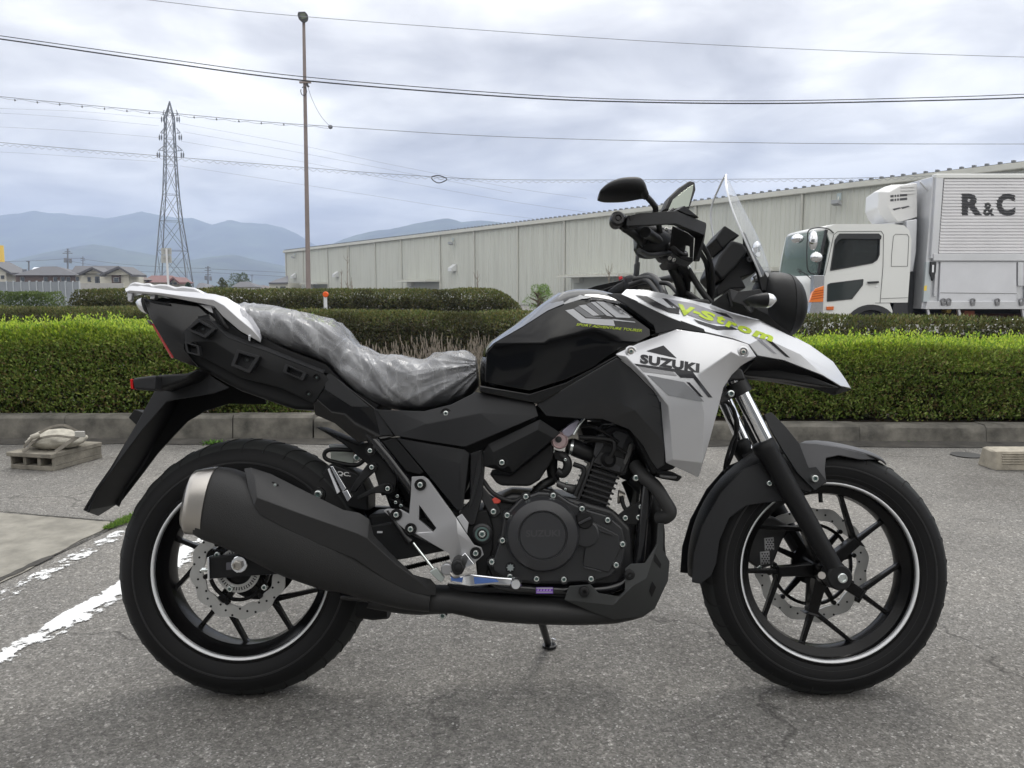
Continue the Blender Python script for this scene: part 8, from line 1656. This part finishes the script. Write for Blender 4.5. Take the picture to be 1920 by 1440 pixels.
wn_ = N(nt, 'ShaderNodeTexNoise', i_Scale=14.0, i_Detail=3); L(nt, mp_, 0, wn_, 'Vector'); wa_ = N(nt, 'ShaderNodeVectorMath', operation='MULTIPLY_ADD'); wa_.inputs[1].default_value = (.03, .03, .03); L(nt, wn_, 'Color', wa_, 0); L(nt, mp_, 0, wa_, 2)
vo = N(nt, 'ShaderNodeTexVoronoi', i_Scale=24.0, feature='DISTANCE_TO_EDGE'); L(nt, wa_, 0, vo, 'Vector'); rv = ramp(nt, [(0, 1.0), (.045, .35), (.12, 0.0)]); L(nt, vo, 0, rv, 0)
bp1 = N(nt, 'ShaderNodeBump', i_Strength=.18, i_Distance=.004); L(nt, n1, 0, bp1, 'Height'); bp2 = N(nt, 'ShaderNodeBump', i_Strength=.4, i_Distance=.004); L(nt, rv, 0, bp2, 'Height'); L(nt, bp1, 0, bp2, 'Normal'); L(nt, bp2, 0, b, 'Normal')
n3 = N(nt, 'ShaderNodeTexNoise', i_Scale=9.0, i_Detail=6, i_Roughness=.6, i_Distortion=1.0); L(nt, mp_, 0, n3, 'Vector')
rr_ = ramp(nt, [(.44, .06), (.64, .20), (.82, .34), (1.0, .52)]); at_ = N(nt, 'ShaderNodeAttribute', attribute_name='tint'); ad_ = N(nt, 'ShaderNodeMath', operation='MULTIPLY_ADD', n_1=.30); L(nt, at_, 'Fac', ad_, 0); L(nt, n3, 0, ad_, 2); rd_ = N(nt, 'ShaderNodeMath', operation='MULTIPLY_ADD', n_1=.13); L(nt, rv, 0, rd_, 0); L(nt, ad_, 0, rd_, 2); L(nt, rd_, 0, rr_, 0)
tr = N(nt, 'ShaderNodeBsdfTransparent'); tr.inputs[0].default_value = (.9, .9, .92, 1); mx = N(nt, 'ShaderNodeMixShader'); L(nt, rr_, 0, mx, 0); L(nt, tr, 0, mx, 1); L(nt, b, 0, mx, 2); L(nt, mx, 0, nt.nodes['Material Output'], 0)
_rf = random.Random(5)
def _dirs(n, f0, f1, tilt, spread):
    out = []
    for k in range(n):
        a = tilt+_rf.uniform(-spread, spread); f = _rf.uniform(f0, f1); out.append((math.cos(a)*f, math.sin(a)*f, _rf.uniform(-6, 6), _rf.random()))
    return out
_D1 = _dirs(3, 9, 15, .45, .7); _D2 = _dirs(4, 20, 34, .5, 1.0); _D3 = _dirs(3, 45, 70, .4, 1.4)
def tri(t): t = t-math.floor(t); return abs(2*t-1)
def crinkle(v, u, th):
    p = v; wx = .025*noise.noise(p*10); wz = .025*noise.noise(p*10+Vector((7, 3, 1)))
    nrm = (Vector((0, v.y*9, 0))+Vector((0, 0, max(-.2, math.sin(th))*.8))).normalized(); x, z, y = p.x+wx, p.z+wz, p.y
    e = .001
    for D_, am in ((_D1, .0085), (_D2, .0026)):
        m_ = 1
        for a, b_, c, o_ in D_: m_ = min(m_, tri(a*x+b_*z+c*y+o_))
        e += am*(1-2.2*m_ if m_ < .45 else 0)+am*.35*tri(D_[0][0]*x*.7-D_[1][1]*z+o_)
    if u > .58:   # long tension folds fanning from the front corner
        fr_ = P(912, 684, .05); d_ = v-fr_; an = math.atan2(d_.z, -d_.x); k_ = min(1, (u-.58)/.14)
        f_ = tri(an*2.6+.12*noise.noise(p*8)+.05*d_.length); g_ = tri(an*6.3+.3+.2*noise.noise(p*13)); low = max(0, min(1, -an*1.8+.55))
        e = e*(1-k_*.8)+k_*(.001+(.0095*(1-f_)**2.2+.004*(1-g_)**2)*(.25+.75*low))
    return v+nrm*max(.001, e)
film = loft('plastic_seat_cover', SEATST, M_FILM, None, stp=.03, power=3.0, res=12, n=132, smooth=9, fn=crinkle)
ca = film.data.color_attributes.new('tint', 'FLOAT_COLOR', 'POINT')
top_z = {}
for i, v in enumerate(film.data.vertices):
    th = 2*math.pi*(i % 132)/132; w_ = .5+.5*math.sin(th); k_ = max(0, min(1, (w_-.12)/.5)); ca.data[i].color = (k_, k_, k_, 1)
film.location = BO; film.rotation_euler = (-LEAN, 0, 0)
tag(film, 'crumpled clear plastic film pulled over the motorcycle seat', 'plastic cover')
